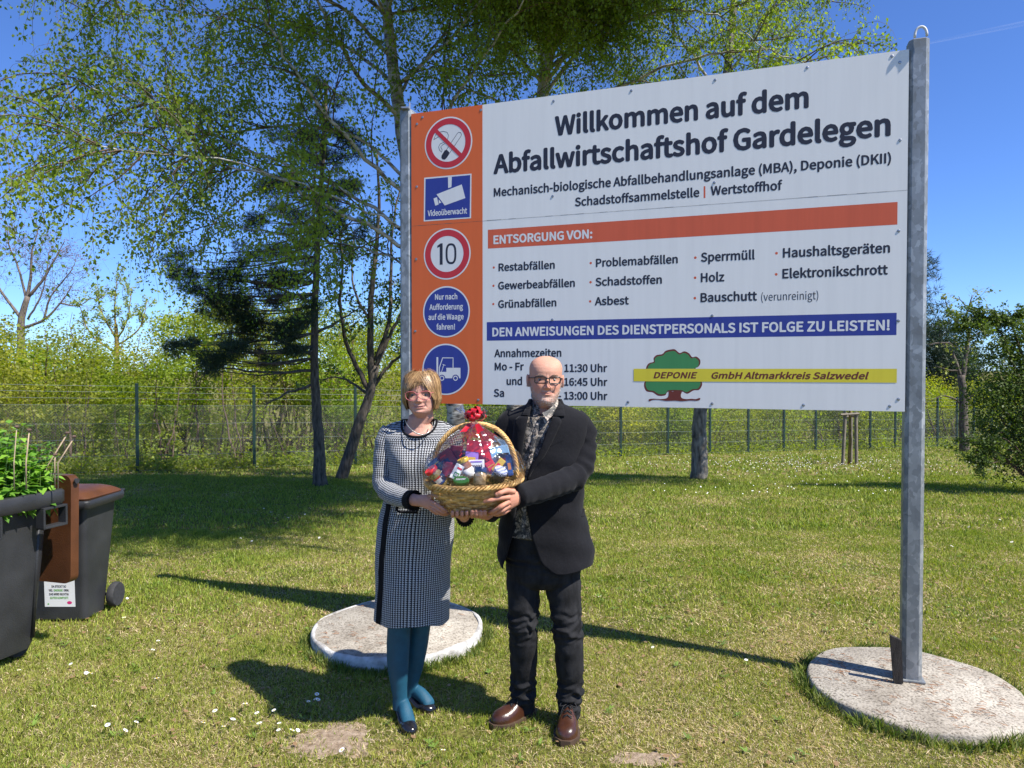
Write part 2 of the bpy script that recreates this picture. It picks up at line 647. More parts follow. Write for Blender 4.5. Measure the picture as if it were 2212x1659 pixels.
def make_daisies():
    pts = []
    near = [(340, 1400), (324, 1423), (158, 1448), (182, 1467), (183, 1477), (339, 1490), (40, 1464), (196, 1547), (470, 1555), (527, 1545), (560, 1560), (598, 1552),
            (495, 1578), (429, 1587), (546, 1580), (564, 1590), (236, 1585), (246, 1595), (254, 1600), (283, 1582), (480, 1593), (605, 1583), (606, 1596), (618, 1605), (632, 1596),
            (663, 1535), (681, 1532), (690, 1529), (682, 1518), (752, 1640), (955, 1648), (585, 1113), (660, 1119), (655, 1126), (620, 1128), (570, 1105), (690, 1170), (516, 1172), (272, 1302), (267, 1350),
            (610, 1120), (790, 1175), (545, 1178), (2100, 1145), (1975, 1330), (1895, 1125), (1910, 1065), (2050, 1190), (2160, 1130), (2190, 1180), (1415, 1410), (1300, 1305), (1500, 1345), (2040, 1280), (1610, 1440), (1342, 1255)]
    for q in near:
        g = G(*q)
        pts.append((g.x, g.y))
    g = np.random.default_rng(5)
    while len(pts) < 210:
        if g.uniform() < 0.8:
            px, py = g.normal(1700, 150), g.normal(1000, 9)
        else:
            px, py = g.uniform(1500, 2200), g.uniform(985, 1060)
        if not (1330 < px < 2212 and 975 < py < 1070):
            continue
        q = G(px, py)
        pts.append((q.x, q.y))
    base = daisy_proto()
    for i, (x, y) in enumerate(pts):
        if any((x - c.x) ** 2 + (y - c.y) ** 2 < r * r for c, r in PADS):
            continue
        o = base if i == 0 else copy_tree(base)
        o.location = (x, y, float(lawn_z(np.array([x]), np.array([y]))[0]) - .004)
        s = random.uniform(0.85, 1.25) * (1.0 if y < 6 else 1.1)
        o.scale = (s, s, min(s, 1.15))
        o.rotation_euler = (random.uniform(-.35, .35) + (.25 if y < 6 else .5), random.uniform(-.3, .3), random.uniform(0, 6))
    # the white drift of daisies further off, too many to count
    V = []
    n = 300
    px = np.where(g.uniform(0, 1, n) < .75, g.normal(1680, 170, n), g.uniform(1350, 2250, n))
    py = np.where(g.uniform(0, 1, n) < .75, g.normal(1002, 9, n), g.uniform(980, 1075, n))
    for a, b in zip(px, py):
        if 975 < b < 1080:
            q = G(a, b)
            r = .010
            z = q.z + .06
            V.append([(q.x + r * math.cos(t), q.y + r * math.sin(t) * .8, z + r * math.sin(t) * .55) for t in np.linspace(0, 2 * math.pi, 6, endpoint=False)])
    o = tri_mesh('daisy_carpet', np.array(V), 6, M_PETAL)
    tag(o, 'white drift of far daisies on the lawn before the fence', 'flowers', kind='stuff')


make_daisies()

# ------------------------------------------------------------------ round concrete pads
def concrete():
    m, nt, b = newmat('weathered_concrete')
    b.inputs['Roughness'].default_value = 0.9
    tc = nd(nt, 'TexCoord')
    n1 = nd(nt, 'TexNoise'); n1.inputs['Scale'].default_value = 5; n1.inputs['Detail'].default_value = 10; n1.inputs['Roughness'].default_value = .65
    n2 = nd(nt, 'TexNoise'); n2.inputs['Scale'].default_value = 90; n2.inputs['Detail'].default_value = 8
    nt.links.new(tc.outputs['Object'], n1.inputs['Vector']); nt.links.new(tc.outputs['Object'], n2.inputs['Vector'])
    c1 = ramp(nt, [(.25, (.20, .17, .13)), (.5, (.36, .32, .26)), (.75, (.50, .46, .38))], n1.outputs[0])
    c2 = ramp(nt, [(.32, (.35, .33, .3)), (.5, (1, 1, 1)), (.75, (1.2, 1.2, 1.2))], n2.outputs[0])
    mx = nd(nt, 'Mix', data_type='RGBA', blend_type='MULTIPLY'); mx.inputs[0].default_value = 1
    nt.links.new(c1, mx.inputs[6]); nt.links.new(c2, mx.inputs[7]); nt.links.new(mx.outputs[2], b.inputs['Base Color'])
    bp = nd(nt, 'Bump'); bp.inputs['Distance'].default_value = .006; bp.inputs['Strength'].default_value = .7
    nt.links.new(n2.outputs[0], bp.inputs['Height']); nt.links.new(bp.outputs[0], b.inputs['Normal'])
    return m


M_CONC = concrete()
M_WHITEWASH = M('whitewash_rim', (.26, .24, .21), .9, .15, 11, .6, 70, col2=(.74, .73, .70), detail=10)
M_NEEDLE_DRY = M('dry_needles', (.28, .13, .055), .8, .4, 40)


def pad(c, r, top, label, rim):
    root = thing('concrete_pad', label, 'concrete base', (c.x, c.y, 0))
    rows = []
    n = 96
    for (k, z) in ((1.0, -.06), (1.0, top - .016), (.993, top - .006), (.975, top)):
        rows.append([(c.x + r * k * math.cos(a) * (1 + .006 * math.sin(5 * a + r * 9)), c.y + r * k * math.sin(a) * (1 + .006 * math.cos(3 * a)), z + .004 * math.sin(7 * a))
                     for a in np.linspace(0, 2 * math.pi, n, endpoint=False)])
    MB().grid(rows, True, True).build('slab', M_CONC, root, smooth=True, sharp=40)
    if rim:
        rows = []
        for (k, z) in ((1.004, -.05), (1.004, top - .014), (.996, top - .002), (.98, top + .0035), (.955, top + .0035), (.95, top - .002)):
            rows.append([(c.x + r * (k if k > .97 else k + .05 * float(mnoise.noise((math.cos(a) * 3, math.sin(a) * 3, k)))) * math.cos(a) * (1 + .006 * math.sin(5 * a + r * 9)),
                          c.y + r * (k if k > .97 else k + .05 * float(mnoise.noise((math.cos(a) * 3, math.sin(a) * 3, k)))) * math.sin(a) * (1 + .006 * math.cos(3 * a)), z + .004 * math.sin(7 * a))
                         for a in np.linspace(0, 2 * math.pi, n, endpoint=False)])
        MB().grid(rows, True, False).build('rim', M_WHITEWASH, root, smooth=True, sharp=50)
    return root


pad(PADS[0][0], PADS[0][1], .062, 'round concrete pad with whitewashed rim behind the woman in the chequered dress', True)
pad(PADS[1][0], PADS[1][1], .05, 'bare round concrete pad strewn with pine needles under the thick grey post', False)


def pad_litter():
    g = np.random.default_rng(8)
    mb = MB()
    for (c, r), top, n in ((PADS[0], .066, 60), (PADS[1], .055, 130)):
        for i in range(n):
            a, q = g.uniform(0, 6.28), math.sqrt(g.uniform(0, .85)) * r
            x, y = c.x + q * math.cos(a), c.y + q * math.sin(a)
            for k in range(g.integers(1, 4)):
                b = g.normal(2.7, .6)
                L = g.uniform(.015, .05)
                p0 = Vector((x + g.normal(0, .006), y + g.normal(0, .006), top + .002))
                p1 = p0 + Vector((math.cos(b) * L, math.sin(b) * L, g.uniform(0, .006)))
                mid = (p0 + p1) / 2 + Vector((g.normal(0, .004), g.normal(0, .004), .004))
                mb.tube([p0, mid, p1], .0011, 4)
    tag(mb.build('fallen_needles', M_NEEDLE_DRY), 'brown fallen pine needles scattered on both concrete pads', 'pine needles', kind='stuff')


pad_litter()
# ------------------------------------------------------------------ the welcome board
YR, YL = 3.77, 4.717
SA = Vector(((890.0 - CX) / F * YL, YL, 0))        # foot of the panel's left edge
SB = Vector(((1955.5 - CX) / F * YR, YR, 0))       # foot of the panel's right edge
SU = (SB - SA).normalized()
SN = Vector((SU.y, -SU.x, 0)).normalized()         # towards the viewer
SLEN = (SB - SA).length


def S(px, py):
    """photo point -> (s, z) in the plane of the board"""
    d = ray(px, py)
    o = Vector((0, 0, CAMH))
    t = (SA - o).dot(SN) / d.dot(SN)
    p = o + d * t
    return (p - SA).dot(SU), p.z


def W(s, z, n=0.0):
    return SA + SU * s + Vector((0, 0, z)) + SN * n


def plastic(name, col, rough=.45, grime=.05):
    m, nt, b = newmat(name)
    b.inputs['Roughness'].default_value = rough
    b.inputs['Specular IOR Level'].default_value = .3
    tc = nd(nt, 'TexCoord'); mp = nd(nt, 'Mapping'); mp.inputs['Scale'].default_value = (14, 14, .8)
    nt.links.new(tc.outputs['Object'], mp.inputs[0])
    nz = nd(nt, 'TexNoise'); nz.inputs['Scale'].default_value = 2.2; nz.inputs['Detail'].default_value = 8
    nt.links.new(mp.outputs[0], nz.inputs['Vector'])
    nt.links.new(ramp(nt, [(.3, tuple(c * (1 - grime) for c in col)), (.62, col)], nz.outputs[0]), b.inputs['Base Color'])
    return m


M_PANEL = plastic('sign_white', (.77, .755, .715), .4, .045)
M_ORANGE = plastic('sign_orange', (.70, .135, .033), .42, .04)
M_TERRA = plastic('sign_brick_red', (.64, .118, .052), .42, .08)
M_BLUE = plastic('sign_blue', (.035, .052, .27), .4, .08)
M_SWHITE = plastic('sign_symbol_white', (.72, .71, .69), .4, .05)
M_SRED = plastic('sign_red', (.55, .035, .045), .4, .08)
M_INK = plastic('sign_lettering', (.028, .030, .045), .45, .05)
M_YELLOW = plastic('sign_yellow', (.72, .60, .045), .42, .06)
M_GREEN = plastic('sign_green', (.06, .25, .085), .42, .06)
M_BROWN = plastic('sign_brown', (.16, .035, .025), .45, .05)
M_SEAM = M('sign_seam', (.10, .095, .085), .8, .5, 30)


def galv():
    m, nt, b = newmat('galvanised_steel')
    b.inputs['Metallic'].default_value = .25
    b.inputs['Roughness'].default_value = .5
    tc = nd(nt, 'TexCoord')
    mp = nd(nt, 'Mapping'); mp.inputs['Scale'].default_value = (1, 1, .7)
    nt.links.new(tc.outputs['Object'], mp.inputs[0])
    nz = nd(nt, 'TexNoise'); nz.inputs['Scale'].default_value = 30; nz.inputs['Detail'].default_value = 4
    nt.links.new(mp.outputs[0], nz.inputs['Vector'])
    add = nd(nt, 'Mix', data_type='VECTOR'); add.inputs[0].default_value = .05
    nt.links.new(mp.outputs[0], add.inputs[4]); nt.links.new(nz.outputs[1], add.inputs[5])
    vo = nd(nt, 'TexVoronoi'); vo.inputs['Scale'].default_value = 42
    nt.links.new(add.outputs[1], vo.inputs['Vector'])
    sep = nd(nt, 'SeparateColor'); nt.links.new(vo.outputs['Color'], sep.inputs[0])
    n3 = nd(nt, 'TexNoise'); n3.inputs['Scale'].default_value = 6; n3.inputs['Detail'].default_value = 6
    nt.links.new(tc.outputs['Object'], n3.inputs['Vector'])
    mm = nd(nt, 'Math', operation='MULTIPLY_ADD'); mm.inputs[1].default_value = .45
    nt.links.new(sep.outputs[0], mm.inputs[0]); nt.links.new(n3.outputs[0], mm.inputs[2])
    nt.links.new(ramp(nt, [(.35, (.15, .16, .165)), (.6, (.20, .215, .22)), (.85, (.27, .285, .29)), (1, (.36, .375, .38))], mm.outputs[0]), b.inputs['Base Color'])
    nt.links.new(ramp(nt, [(.3, (.62,) * 3), (.8, (.42,) * 3)], mm.outputs[0]), b.inputs['Roughness'])
    return m


M_GALV = galv()
M_ZINC = M('screw_zinc', (.35, .35, .36), .4, .2, 60, metal=.8)

sign = thing('welcome_sign', 'large white and orange welcome board with waste list, fixed between two galvanised steel posts', 'sign', tuple(SA))


def quad_px(name, pts, mat, n, parent):
    mb = MB()
    mb.add([W(*S(*p), n) for p in pts], [range(len(pts))])
    return mb.build(name, mat, parent)


def ring(mb, c, r0, r1, n, a0=0, a1=2 * math.pi, seg=72):
    s, z = c
    full = abs(a1 - a0 - 2 * math.pi) < 1e-6
    k = seg if full else seg + 1
    ang = np.linspace(a0, a1, seg + 1)[:k]
    v = [W(s + r0 * math.cos(a), z + r0 * math.sin(a), n) for a in ang] + [W(s + r1 * math.cos(a), z + r1 * math.sin(a), n) for a in ang]
    f = [(i, (i + 1) % k, k + (i + 1) % k, k + i) for i in range(k if full else k - 1)]
    mb.add(v, f)


def disc(mb, c, r, n, seg=72):
    mb.add([W(c[0] + r * math.cos(a), c[1] + r * math.sin(a), n) for a in np.linspace(0, 2 * math.pi, seg, endpoint=False)], [range(seg)])


def stroke(mb, pts, w, n, closed=False):
    """flat line of width w through (s, z) points"""
    p = [Vector((a, b, 0)) for a, b in pts]
    k = len(p)
    L, Rr = [], []
    for i in range(k):
        a = p[i - 1] if (i > 0 or closed) else p[i]
        b = p[(i + 1) % k] if (i < k - 1 or closed) else p[i]
        d = (b - a).normalized()
        q = Vector((-d.y, d.x, 0)) * w / 2
        L.append(p[i] + q); Rr.append(p[i] - q)
    v = [W(q.x, q.y, n) for q in L] + [W(q.x, q.y, n) for q in Rr]
    m = k if closed else k - 1
    mb.add(v, [(i, (i + 1) % k, k + (i + 1) % k, k + i) for i in range(m)])


_font = None
try:
    _fp = os.path.join(bpy.utils.system_resource('DATAFILES'), 'fonts', 'Noto Sans CJK Regular.woff2')
    if os.path.exists(_fp):
        _font = bpy.data.fonts.load(_fp)
except Exception:
    _font = None


def glyphs(body, bold, shear=0.0):
    """outline mesh of one line of lettering: vertices (x, y), faces, cap height"""
    def mk(t):
        c = bpy.data.curves.new('lettering', 'FONT')
        if _font: c.font = _font
        c.body = t
        c.shear = shear
        c.resolution_u = 3
        o = bpy.data.objects.new('lettering', c)
        COL.objects.link(o)
        dg = bpy.context.evaluated_depsgraph_get()
        me = bpy.data.meshes.new_from_object(o.evaluated_get(dg))
        v = [tuple(q.co) for q in me.vertices]
        f = [tuple(q.vertices) for q in me.polygons]
        bpy.data.objects.remove(o); bpy.data.curves.remove(c); bpy.data.meshes.remove(me)
        return v, f
    v, f = mk(body)
    h, _ = mk('H')
    return v, f, min(q[1] for q in h), max(q[1] for q in h)


def text_sz(body, s0, s1, zb0, zb1, cap, mat, parent, n, bold=.0145, shear=0.0, name='lettering', place=None):
    v, f, hb, ht = glyphs(body, bold, shear)
    xs = [q[0] for q in v]
    x0, x1 = min(xs) - bold, max(xs) + bold
    mb = MB()
    k = cap / (ht - hb + 2 * bold)
    pl = place or W
    sh = [(0, 0)] + ([(bold * math.cos(a), bold * math.sin(a)) for a in np.linspace(0, 2 * math.pi, 8, endpoint=False)] if bold > 0 else [])
    for j, (dx, dy) in enumerate(sh):                       # a heavier weight: the outline thickened all round
        mb.add([pl(s0 + (q[0] + dx - x0) / (x1 - x0) * (s1 - s0), zb0 + (q[0] + dx - x0) / (x1 - x0) * (zb1 - zb0) + (q[1] + dy + bold - hb) * k, n + .00002 * j) for q in v], f)
    return mb.build(name, mat, parent)


def text(body, l, r, cap, mat=None, n=.0005, bold=.0145, shear=0.0, parent=None, name='lettering'):
    s0, z0 = S(*l)
    s1, z1 = S(*r)
    c = S(l[0], l[1] - cap)[1] - z0
    zm = (z0 + z1) / 2
    return text_sz(body, s0, s1, zm + (z0 - zm) * .3, zm + (z1 - zm) * .3, c, mat or M_INK, parent or panel, n, bold, shear, name)


# panel body
_zt, _zb = (S(893, 246)[1] + S(1956.5, 107)[1]) / 2, (S(887.5, 871)[1] + S(1955, 888.5)[1]) / 2
mb = MB()
mb.box(tuple(W(SLEN / 2, (_zt + _zb) / 2, -.011)), (SLEN, .022, _zt - _zb), Matrix.Rotation(math.atan2(SU.y, SU.x), 4, 'Z'), .0)
panel = mb.build('panel', M_PANEL, sign)
for zz in (_zt - .12, (_zt + _zb) / 2, _zb + .12):          # rails behind
    mb = MB()
    mb.box(tuple(W(SLEN / 2, zz, -.049)), (SLEN + .02, .05, .05), Matrix.Rotation(math.atan2(SU.y, SU.x), 4, 'Z'), .004)
    mb.build('rail', M_GALV, sign)
s_or = S(1042.5, 500)[0]
mb = MB()
mb.add([W(0, _zb, .0002), W(s_or, _zb, .0002), W(s_or, _zt, .0002), W(0, _zt, .0002)], [(0, 1, 2, 3)])
strip = mb.build('orange_strip', M_ORANGE, sign)


def band(name, l0, l1, r0, r1, mat):
    sa, za = S(*l0); sb, zb = S(*l1); sc, zc = S(*r0); sd, zd = S(*r1)
    zt, zo = (za + zc) / 2, (zb + zd) / 2
    m_ = MB()
    m_.add([W(sa, zo, .0002), W(sc, zo, .0002), W(sc, zt, .0002), W(sa, zt, .0002)], [(0, 1, 2, 3)])
    return m_.build(name, mat, sign)


b1 = band('brick_red_band', (1053.9, 497), (1053.9, 537.7), (1939, 435.4), (1939, 484.3), M_TERRA)
b2 = band('blue_band', (1051.5, 696), (1051.3, 736), (1937, 675.4), (1937, 723.7), M_BLUE)

text('Willkommen auf dem', (1198.4, 294.7), (1747, 233), 43)
text('Abfallwirtschaftshof Gardelegen', (1065.9, 378.4), (1924, 292), 42.5)
text('Mechanisch-biologische Abfallbehandlungsanlage (MBA), Deponie (DKII)', (1066.6, 426.4), (1925, 351), 18.8, bold=.012)
text('Schadstoffsammelstelle', (1242, 446.4), (1511, 425), 19, bold=.012)
text('Wertstoffhof', (1535, 422.8), (1690, 410), 20, bold=.012)
quad_px('divider_bar', [(1520, 428), (1523.8, 427.6), (1523.8, 402), (1520, 402.4)], M_TERRA, .0002, panel)
text('ENTSORGUNG VON:', (1065.9, 527.7), (1279.6, 515), 19, M_SWHITE, bold=.014, parent=b1)
for t, l, r, c, bu in (
        ('Restabfällen', (1077, 585.8), (1198.6, 581), 17, (1066.6, 577.8)), ('Gewerbeabfällen', (1076, 625.3), (1242, 620.3), 17, (1066, 617.3)),
        ('Grünabfällen', (1076, 665.3), (1202, 662.3), 17, (1065.6, 656.8)), ('Problemabfällen', (1287.3, 576.6), (1464.3, 569.2), 18, (1276, 568.3)),
        ('Schadstoffen', (1286.3, 617.8), (1430, 613.3), 18, (1275.6, 609.6)), ('Asbest', (1284.8, 659.8), (1358.6, 657.8), 18, (1274.8, 651)),
        ('Sperrmüll', (1514, 566), (1630.5, 560.5), 20, (1502, 556.6)), ('Holz', (1513.8, 609.7), (1564.8, 608), 20, (1501.5, 600)),
        ('Bauschutt', (1513.2, 653), (1635.3, 649.3), 20, (1501, 644)), ('Haushaltsgeräten', (1691, 557), (1922.7, 545.8), 21, (1677.3, 547)),
        ('Elektronikschrott', (1690, 602), (1918, 593), 21, (1676.7, 592.6))):
    text(t, l, r, c, bold=.012)
    mb = MB()
    disc(mb, S(*bu), .0075, .0002, 16)
    mb.build('bullet_point', M_TERRA, panel)
text('(verunreinigt)', (1644.3, 650), (1767.6, 646.3), 17, bold=0.0)
text('DEN ANWEISUNGEN DES DIENSTPERSONALS IST FOLGE ZU LEISTEN!', (1063.5, 727), (1921.8, 713.8), 19.3, M_SWHITE, bold=.013, parent=b2)
text('Annahmezeiten', (1068, 771.6), (1212.8, 770.8), 17, bold=.012)
for t, l, r in (('Mo - Fr', (1068.6, 800.3), (1131.8, 800.3)), ('und', (1094.3, 831.8), (1128, 831.8)), ('Sa', (1066.8, 857.3), (1089.3, 857.3)),
                ('- 11:30 Uhr', (1206.5, 803.5), (1311.8, 804)), ('16:45 Uhr', (1218.5, 833.6), (1312.3, 833.6)), ('0', (1147.5, 862), (1158, 862)), ('- 13:00 Uhr', (1205.5, 863.6), (1312.3, 863.6))):
    text(t, l, r, 17, bold=.012)

# round and square pictograms on the orange strip
N1, N2, N3, N4 = .0005, .0008, .0011, .0014


def pict(name, c, rpx, label=None):
    c2 = S(*c)
    return c2, S(c[0], c[1] - rpx)[1] - c2[1]


def z1(x, y): return S(829.6 + .25 * x, 165.9 + .25 * y)
def z3(x, y): return S(857.3 + .25 * x, 497.8 + .25 * y)
def z4(x, y): return S(1382.7 + .3 * x, 497.8 + .3 * y)


c, r = pict('', (968.4, 308.9), 56.5)
mb = MB(); disc(mb, c, r, N1)
ns = tag(mb.build('no_smoking_symbol', M_SWHITE, sign), 'round no smoking symbol with a red ring and crossed cigarette')
mb = MB(); ring(mb, c, r * .715, r * .945, N3)
_a = math.atan2(z1(655, 680)[1] - z1(448, 475)[1], z1(655, 680)[0] - z1(448, 475)[0])
q = Vector((math.cos(_a), math.sin(_a), 0)) * r * .76
stroke(mb, [(c[0] - q.x, c[1] - q.y), (c[0] + q.x, c[1] + q.y)], r * .155, N4)
mb.build('red_ring', M_SRED, ns)
mb = MB()
cig = [(500, 690), (632, 492), (645, 480), (662, 482), (670, 498), (664, 515), (540, 700), (525, 714), (508, 712)]
stroke(mb, [z1(*p) for p in cig], .0032, N2, True)
mb.add([W(*z1(*p), N2) for p in [(498, 680), (525, 635), (545, 632), (566, 655), (540, 700), (524, 715), (506, 714), (496, 700)]], [range(8)])
stroke(mb, [z1(*p) for p in [(430, 543), (445, 505), (475, 478), (515, 472), (545, 480), (558, 505), (550, 540), (520, 565), (485, 580), (472, 605), (480, 635), (500, 652), (502, 630), (490, 605), (505, 590), (545, 565)]], .0032, N2)
stroke(mb, [z1(*p) for p in [(430, 543), (470, 520), (505, 512)]], .0032, N2)
mb.build('cigarette', M_INK, ns)

mb = MB(); mb.add([W(*S(*p), N1) for p in [(915.4, 478.4), (1017.6, 471.4), (1018.6, 375), (916.4, 384)]], [range(4)])
vs = tag(mb.build('camera_symbol', M_SWHITE, sign), 'blue square camera symbol with white lettering')
mb = MB(); mb.add([W(*z1(*p), N2) for p in [(355, 1238), (741, 1212), (745, 849), (359, 884)]], [range(4)])
mb.build('blue_field', M_BLUE, vs)
mb = MB()
for poly in ([(553, 868), (586, 865), (583, 952), (555, 962)], [(454, 1016), (672, 930), (703, 1048), (525, 1112)], [(428, 1052), (458, 1040), (472, 1103), (443, 1114)], [(473, 1058), (496, 1088), (474, 1094)]):
    mb.add([W(*z1(*p), N3) for p in poly], [range(len(poly))])
mb.build('camera_drawing', M_SWHITE, vs)
text('Videoüberwacht', (924, 466.7), (1009, 462), 12.5, M_SWHITE, N3, .010, parent=vs)

c, r = pict('', (965.6, 548.6), 55.5)
mb = MB(); disc(mb, c, r, N1)
sp = tag(mb.build('speed_limit_symbol', M_SWHITE, sign), 'round speed limit symbol reading 10 in a red ring')
mb = MB(); ring(mb, c, r * .70, r * .945, N2)
mb.build('red_ring', M_SRED, sp)
mb = MB()
mb.add([W(*z3(*p), N2) for p in [(350, 152), (350, 132), (378, 112), (396, 110), (396, 295), (371, 297), (371, 140)]], [range(7)])
oval = []
for a in np.linspace(0, 2 * math.pi, 48, endpoint=False):
    ca, sa = math.cos(a), math.sin(a)
    oval.append((468 + 38 * np.sign(ca) * abs(ca) ** .75, 201 + 81 * np.sign(sa) * abs(sa) ** .72))
stroke(mb, [z3(*p) for p in oval], .0140, N2, True)
mb.build('lettering', M_INK, sp)

c, r = pict('', (964, 673.6), 55.4)
mb = MB(); disc(mb, c, r, N1)
ws = tag(mb.build('weighbridge_symbol', M_SWHITE, sign), 'blue round symbol with four white lines of lettering')
mb = MB(); disc(mb, c, r * .945, N2); mb.build('blue_field', M_BLUE, ws)
for t, l, rr in (('Nur nach', (939.8, 647.3), (988, 647)), ('Aufforderung', (927.8, 669.3), (1000.3, 668.8)), ('auf die Waage', (925.6, 691), (1001.8, 690.3)), ('fahren!', (943, 712.3), (983, 712))):
    text(t, l, rr, 12.3, M_SWHITE, N3, .010, parent=ws)

c, r = pict('', (962.6, 797.8), 55.4)
mb = MB(); disc(mb, c, r, N1)
fl = tag(mb.build('forklift_symbol', M_SWHITE, sign), 'blue round symbol with a white forklift truck')
mb = MB(); disc(mb, c, r * .945, N2); mb.build('blue_field', M_BLUE, fl)
mb = MB()
for poly in ([(343, 1095), (358, 1095), (357, 1300), (300, 1300), (300, 1286), (343, 1286)],
             [(428, 1187), (550, 1187), (550, 1277), (540, 1277), (533, 1258), (516, 1246), (500, 1246), (484, 1256), (478, 1277), (420, 1277), (412, 1256), (395, 1246), (378, 1250), (363, 1262), (363, 1222), (428, 1222)]):
    mb.add([W(*z3(*p), N3) for p in poly], [range(len(poly))])
stroke(mb, [z3(*p) for p in [(368, 1225), (368, 1186), (396, 1101), (486, 1101), (486, 1190)]], .0066, N3)
stroke(mb, [z3(*p) for p in [(386, 1222), (405, 1163)]], .004, N3)
stroke(mb, [z3(*p) for p in [(396, 1157), (421, 1166)]], .004, N3)
for cc in ((390, 1277), (507, 1277)):
    ring(mb, z3(*cc), .0105, .0165, N3, seg=32)
mb.build('forklift_drawing', M_SWHITE, fl)

# company logo: green tree behind a yellow bar
mb = MB()
crown = [(28, 1120), (30, 1098), (38, 1080), (42, 1040), (42, 1000), (48, 975), (66, 955), (98, 945), (97, 920), (118, 898), (160, 890), (182, 868), (215, 858), (250, 856), (284, 882), (318, 870), (352, 884), (375, 912), (405, 908),
         (432, 932), (432, 962), (418, 982), (398, 992), (415, 1005), (425, 1050), (432, 1080), (446, 1095), (444, 1120), (424, 1148), (385, 1152), (345, 1175), (322, 1170), (300, 1160), (205, 1160), (180, 1187), (130, 1190), (90, 1166), (50, 1160), (34, 1140)]
_cs = crom([*crown, crown[0]], 160)[:-1]
mb.add([W(*z4(*p), N1 - .0003) for p in _cs], [range(len(_cs))])
lg = tag(mb.build('tree_emblem', M_BROWN, panel), 'green tree emblem with a brown outline and trunk')
cx_, cy_ = 237, 1030
mb = MB()
mb.add([W(*z4(cx_ + (p[0] - cx_) * .945, cy_ + (p[1] - cy_) * .925), N1) for p in _cs], [range(len(_cs))])
mb.build('crown_field', M_GREEN, lg)
mb = MB()
tr = [(206, 1152), (235, 1160), (268, 1150), (300, 1158), (293, 1185), (300, 1206), (330, 1214), (370, 1212), (400, 1214), (430, 1206), (430, 1220), (405, 1226), (360, 1225), (300, 1230), (250, 1226), (190, 1228), (140, 1220), (95, 1220), (66, 1230), (64, 1216), (95, 1211), (150, 1214), (190, 1208), (204, 1190)]
_ts = crom([*tr, tr[0]], 120)[:-1]
mb.add([W(*z4(*p), N2) for p in _ts], [range(len(_ts))])
mb.build('trunk_field', M_BROWN, lg)
sa, za = S(1368.8, 796.6); sb, zb = S(1937, 826.5)
sa2, zb2 = S(1368.8, 824)
mb = MB(); mb.add([W(sa, (zb + zb2) / 2, N3), W(sb, (zb + zb2) / 2, N3), W(sb, za, N3), W(sa, za, N3)], [range(4)])
yb = mb.build('yellow_band', M_YELLOW, sign)
text('DEPONIE', (1411.8, 817.3), (1506.6, 817.3), 13.5, M_BROWN, N4, .012, .22, parent=yb)
text('GmbH Altmarkkreis Salzwedel', (1537, 818.2), (1877, 819.4), 14.2, M_BROWN, N4, .012, .22, parent=yb)

# joint between the two sheets, screws
_sj0, _zj0 = S(892, 488); _sj1, _zj1 = S(1955.7, 412)
mb = MB()
_zj = (_zj0 + _zj1) / 2
for i in range(60):
    a, b_ = i / 60 * SLEN, (i + 1) / 60 * SLEN
    h = .0012 + .0016 * random.random() * (1 if random.random() < .55 else .2)
    mb.add([W(a, _zj, N1), W(b_, _zj, N1), W(b_, _zj + h, N1), W(a, _zj + h, N1)], [range(4)])
mb.build('sheet_joint', M_SEAM, panel)
scr = [(829.6 + .25 * x, 165.9 + .25 * y) for x, y in ((332, 350), (285, 408), (838, 287), (1465, 210), (2137, 120), (283, 950), (1457, 1032), (278, 1577))]
scr += [(1382.7 + .3 * x, 55.3 + .3 * y) for x, y in ((540, 392), (1204, 302), (1814, 220), (1870, 265), (1872, 825), (535, 1130), (1862, 1478))]
scr += [(857.3 + .25 * x, 497.8 + .25 * y) for x, y in ((167, 248), (160, 870), (1343, 772), (703, 1465), (1998, 1483))]
scr += [(1382.7 + .3 * x, 497.8 + .3 * y) for x, y in ((519, 614), (1860, 650), (1860, 1215), (519, 1247), (1177, 1257), (1798, 1265))]
for p in scr:
    mb = MB()
    mb.lathe(tuple(W(*S(*p), 0.0)), [(.0085, 0), (.0085, .001), (.006, .002), (.006, .0024), (.0035, .003)], tuple(SN), 10)
    mb.build('screw', M_ZINC, panel, smooth=True, sharp=35)

# posts: rounded box section
def post(s0, s1, n0, n1, zb, zt):
    mb = MB()
    c_ = .019
    prof = []
    for (a, b, sa_, sb_) in ((s0, n0, 1, 1), (s1, n0, -1, 1), (s1, n1, -1, -1), (s0, n1, 1, -1)):
        pts = [(a + sa_ * c_, b), (a, b + sb_ * c_)]
        prof += pts if (sa_ * sb_ < 0) else pts[::-1]
    rows = []
    for z in (zb, zt - .004):
        rows.append([tuple(W(s, z, n)) for s, n in prof])
    rows.append([tuple(W((s0 + s1) / 2 + (s - (s0 + s1) / 2) * .93, zt, (n0 + n1) / 2 + (n - (n0 + n1) / 2) * .95)) for s, n in prof])
    mb.grid(rows, True, True)
    o = mb.build('post', M_GALV, sign)
    mb = MB()
    mb.box(tuple(W((s0 + s1) / 2, zb + .005, (n0 + n1) / 2)), (s1 - s0 + .025, n1 - n0 + .03, .010), Matrix.Rotation(math.atan2(SU.y, SU.x), 4, 'Z'), .002)
    mb.build('base_plate', M_GALV, o)
    return o


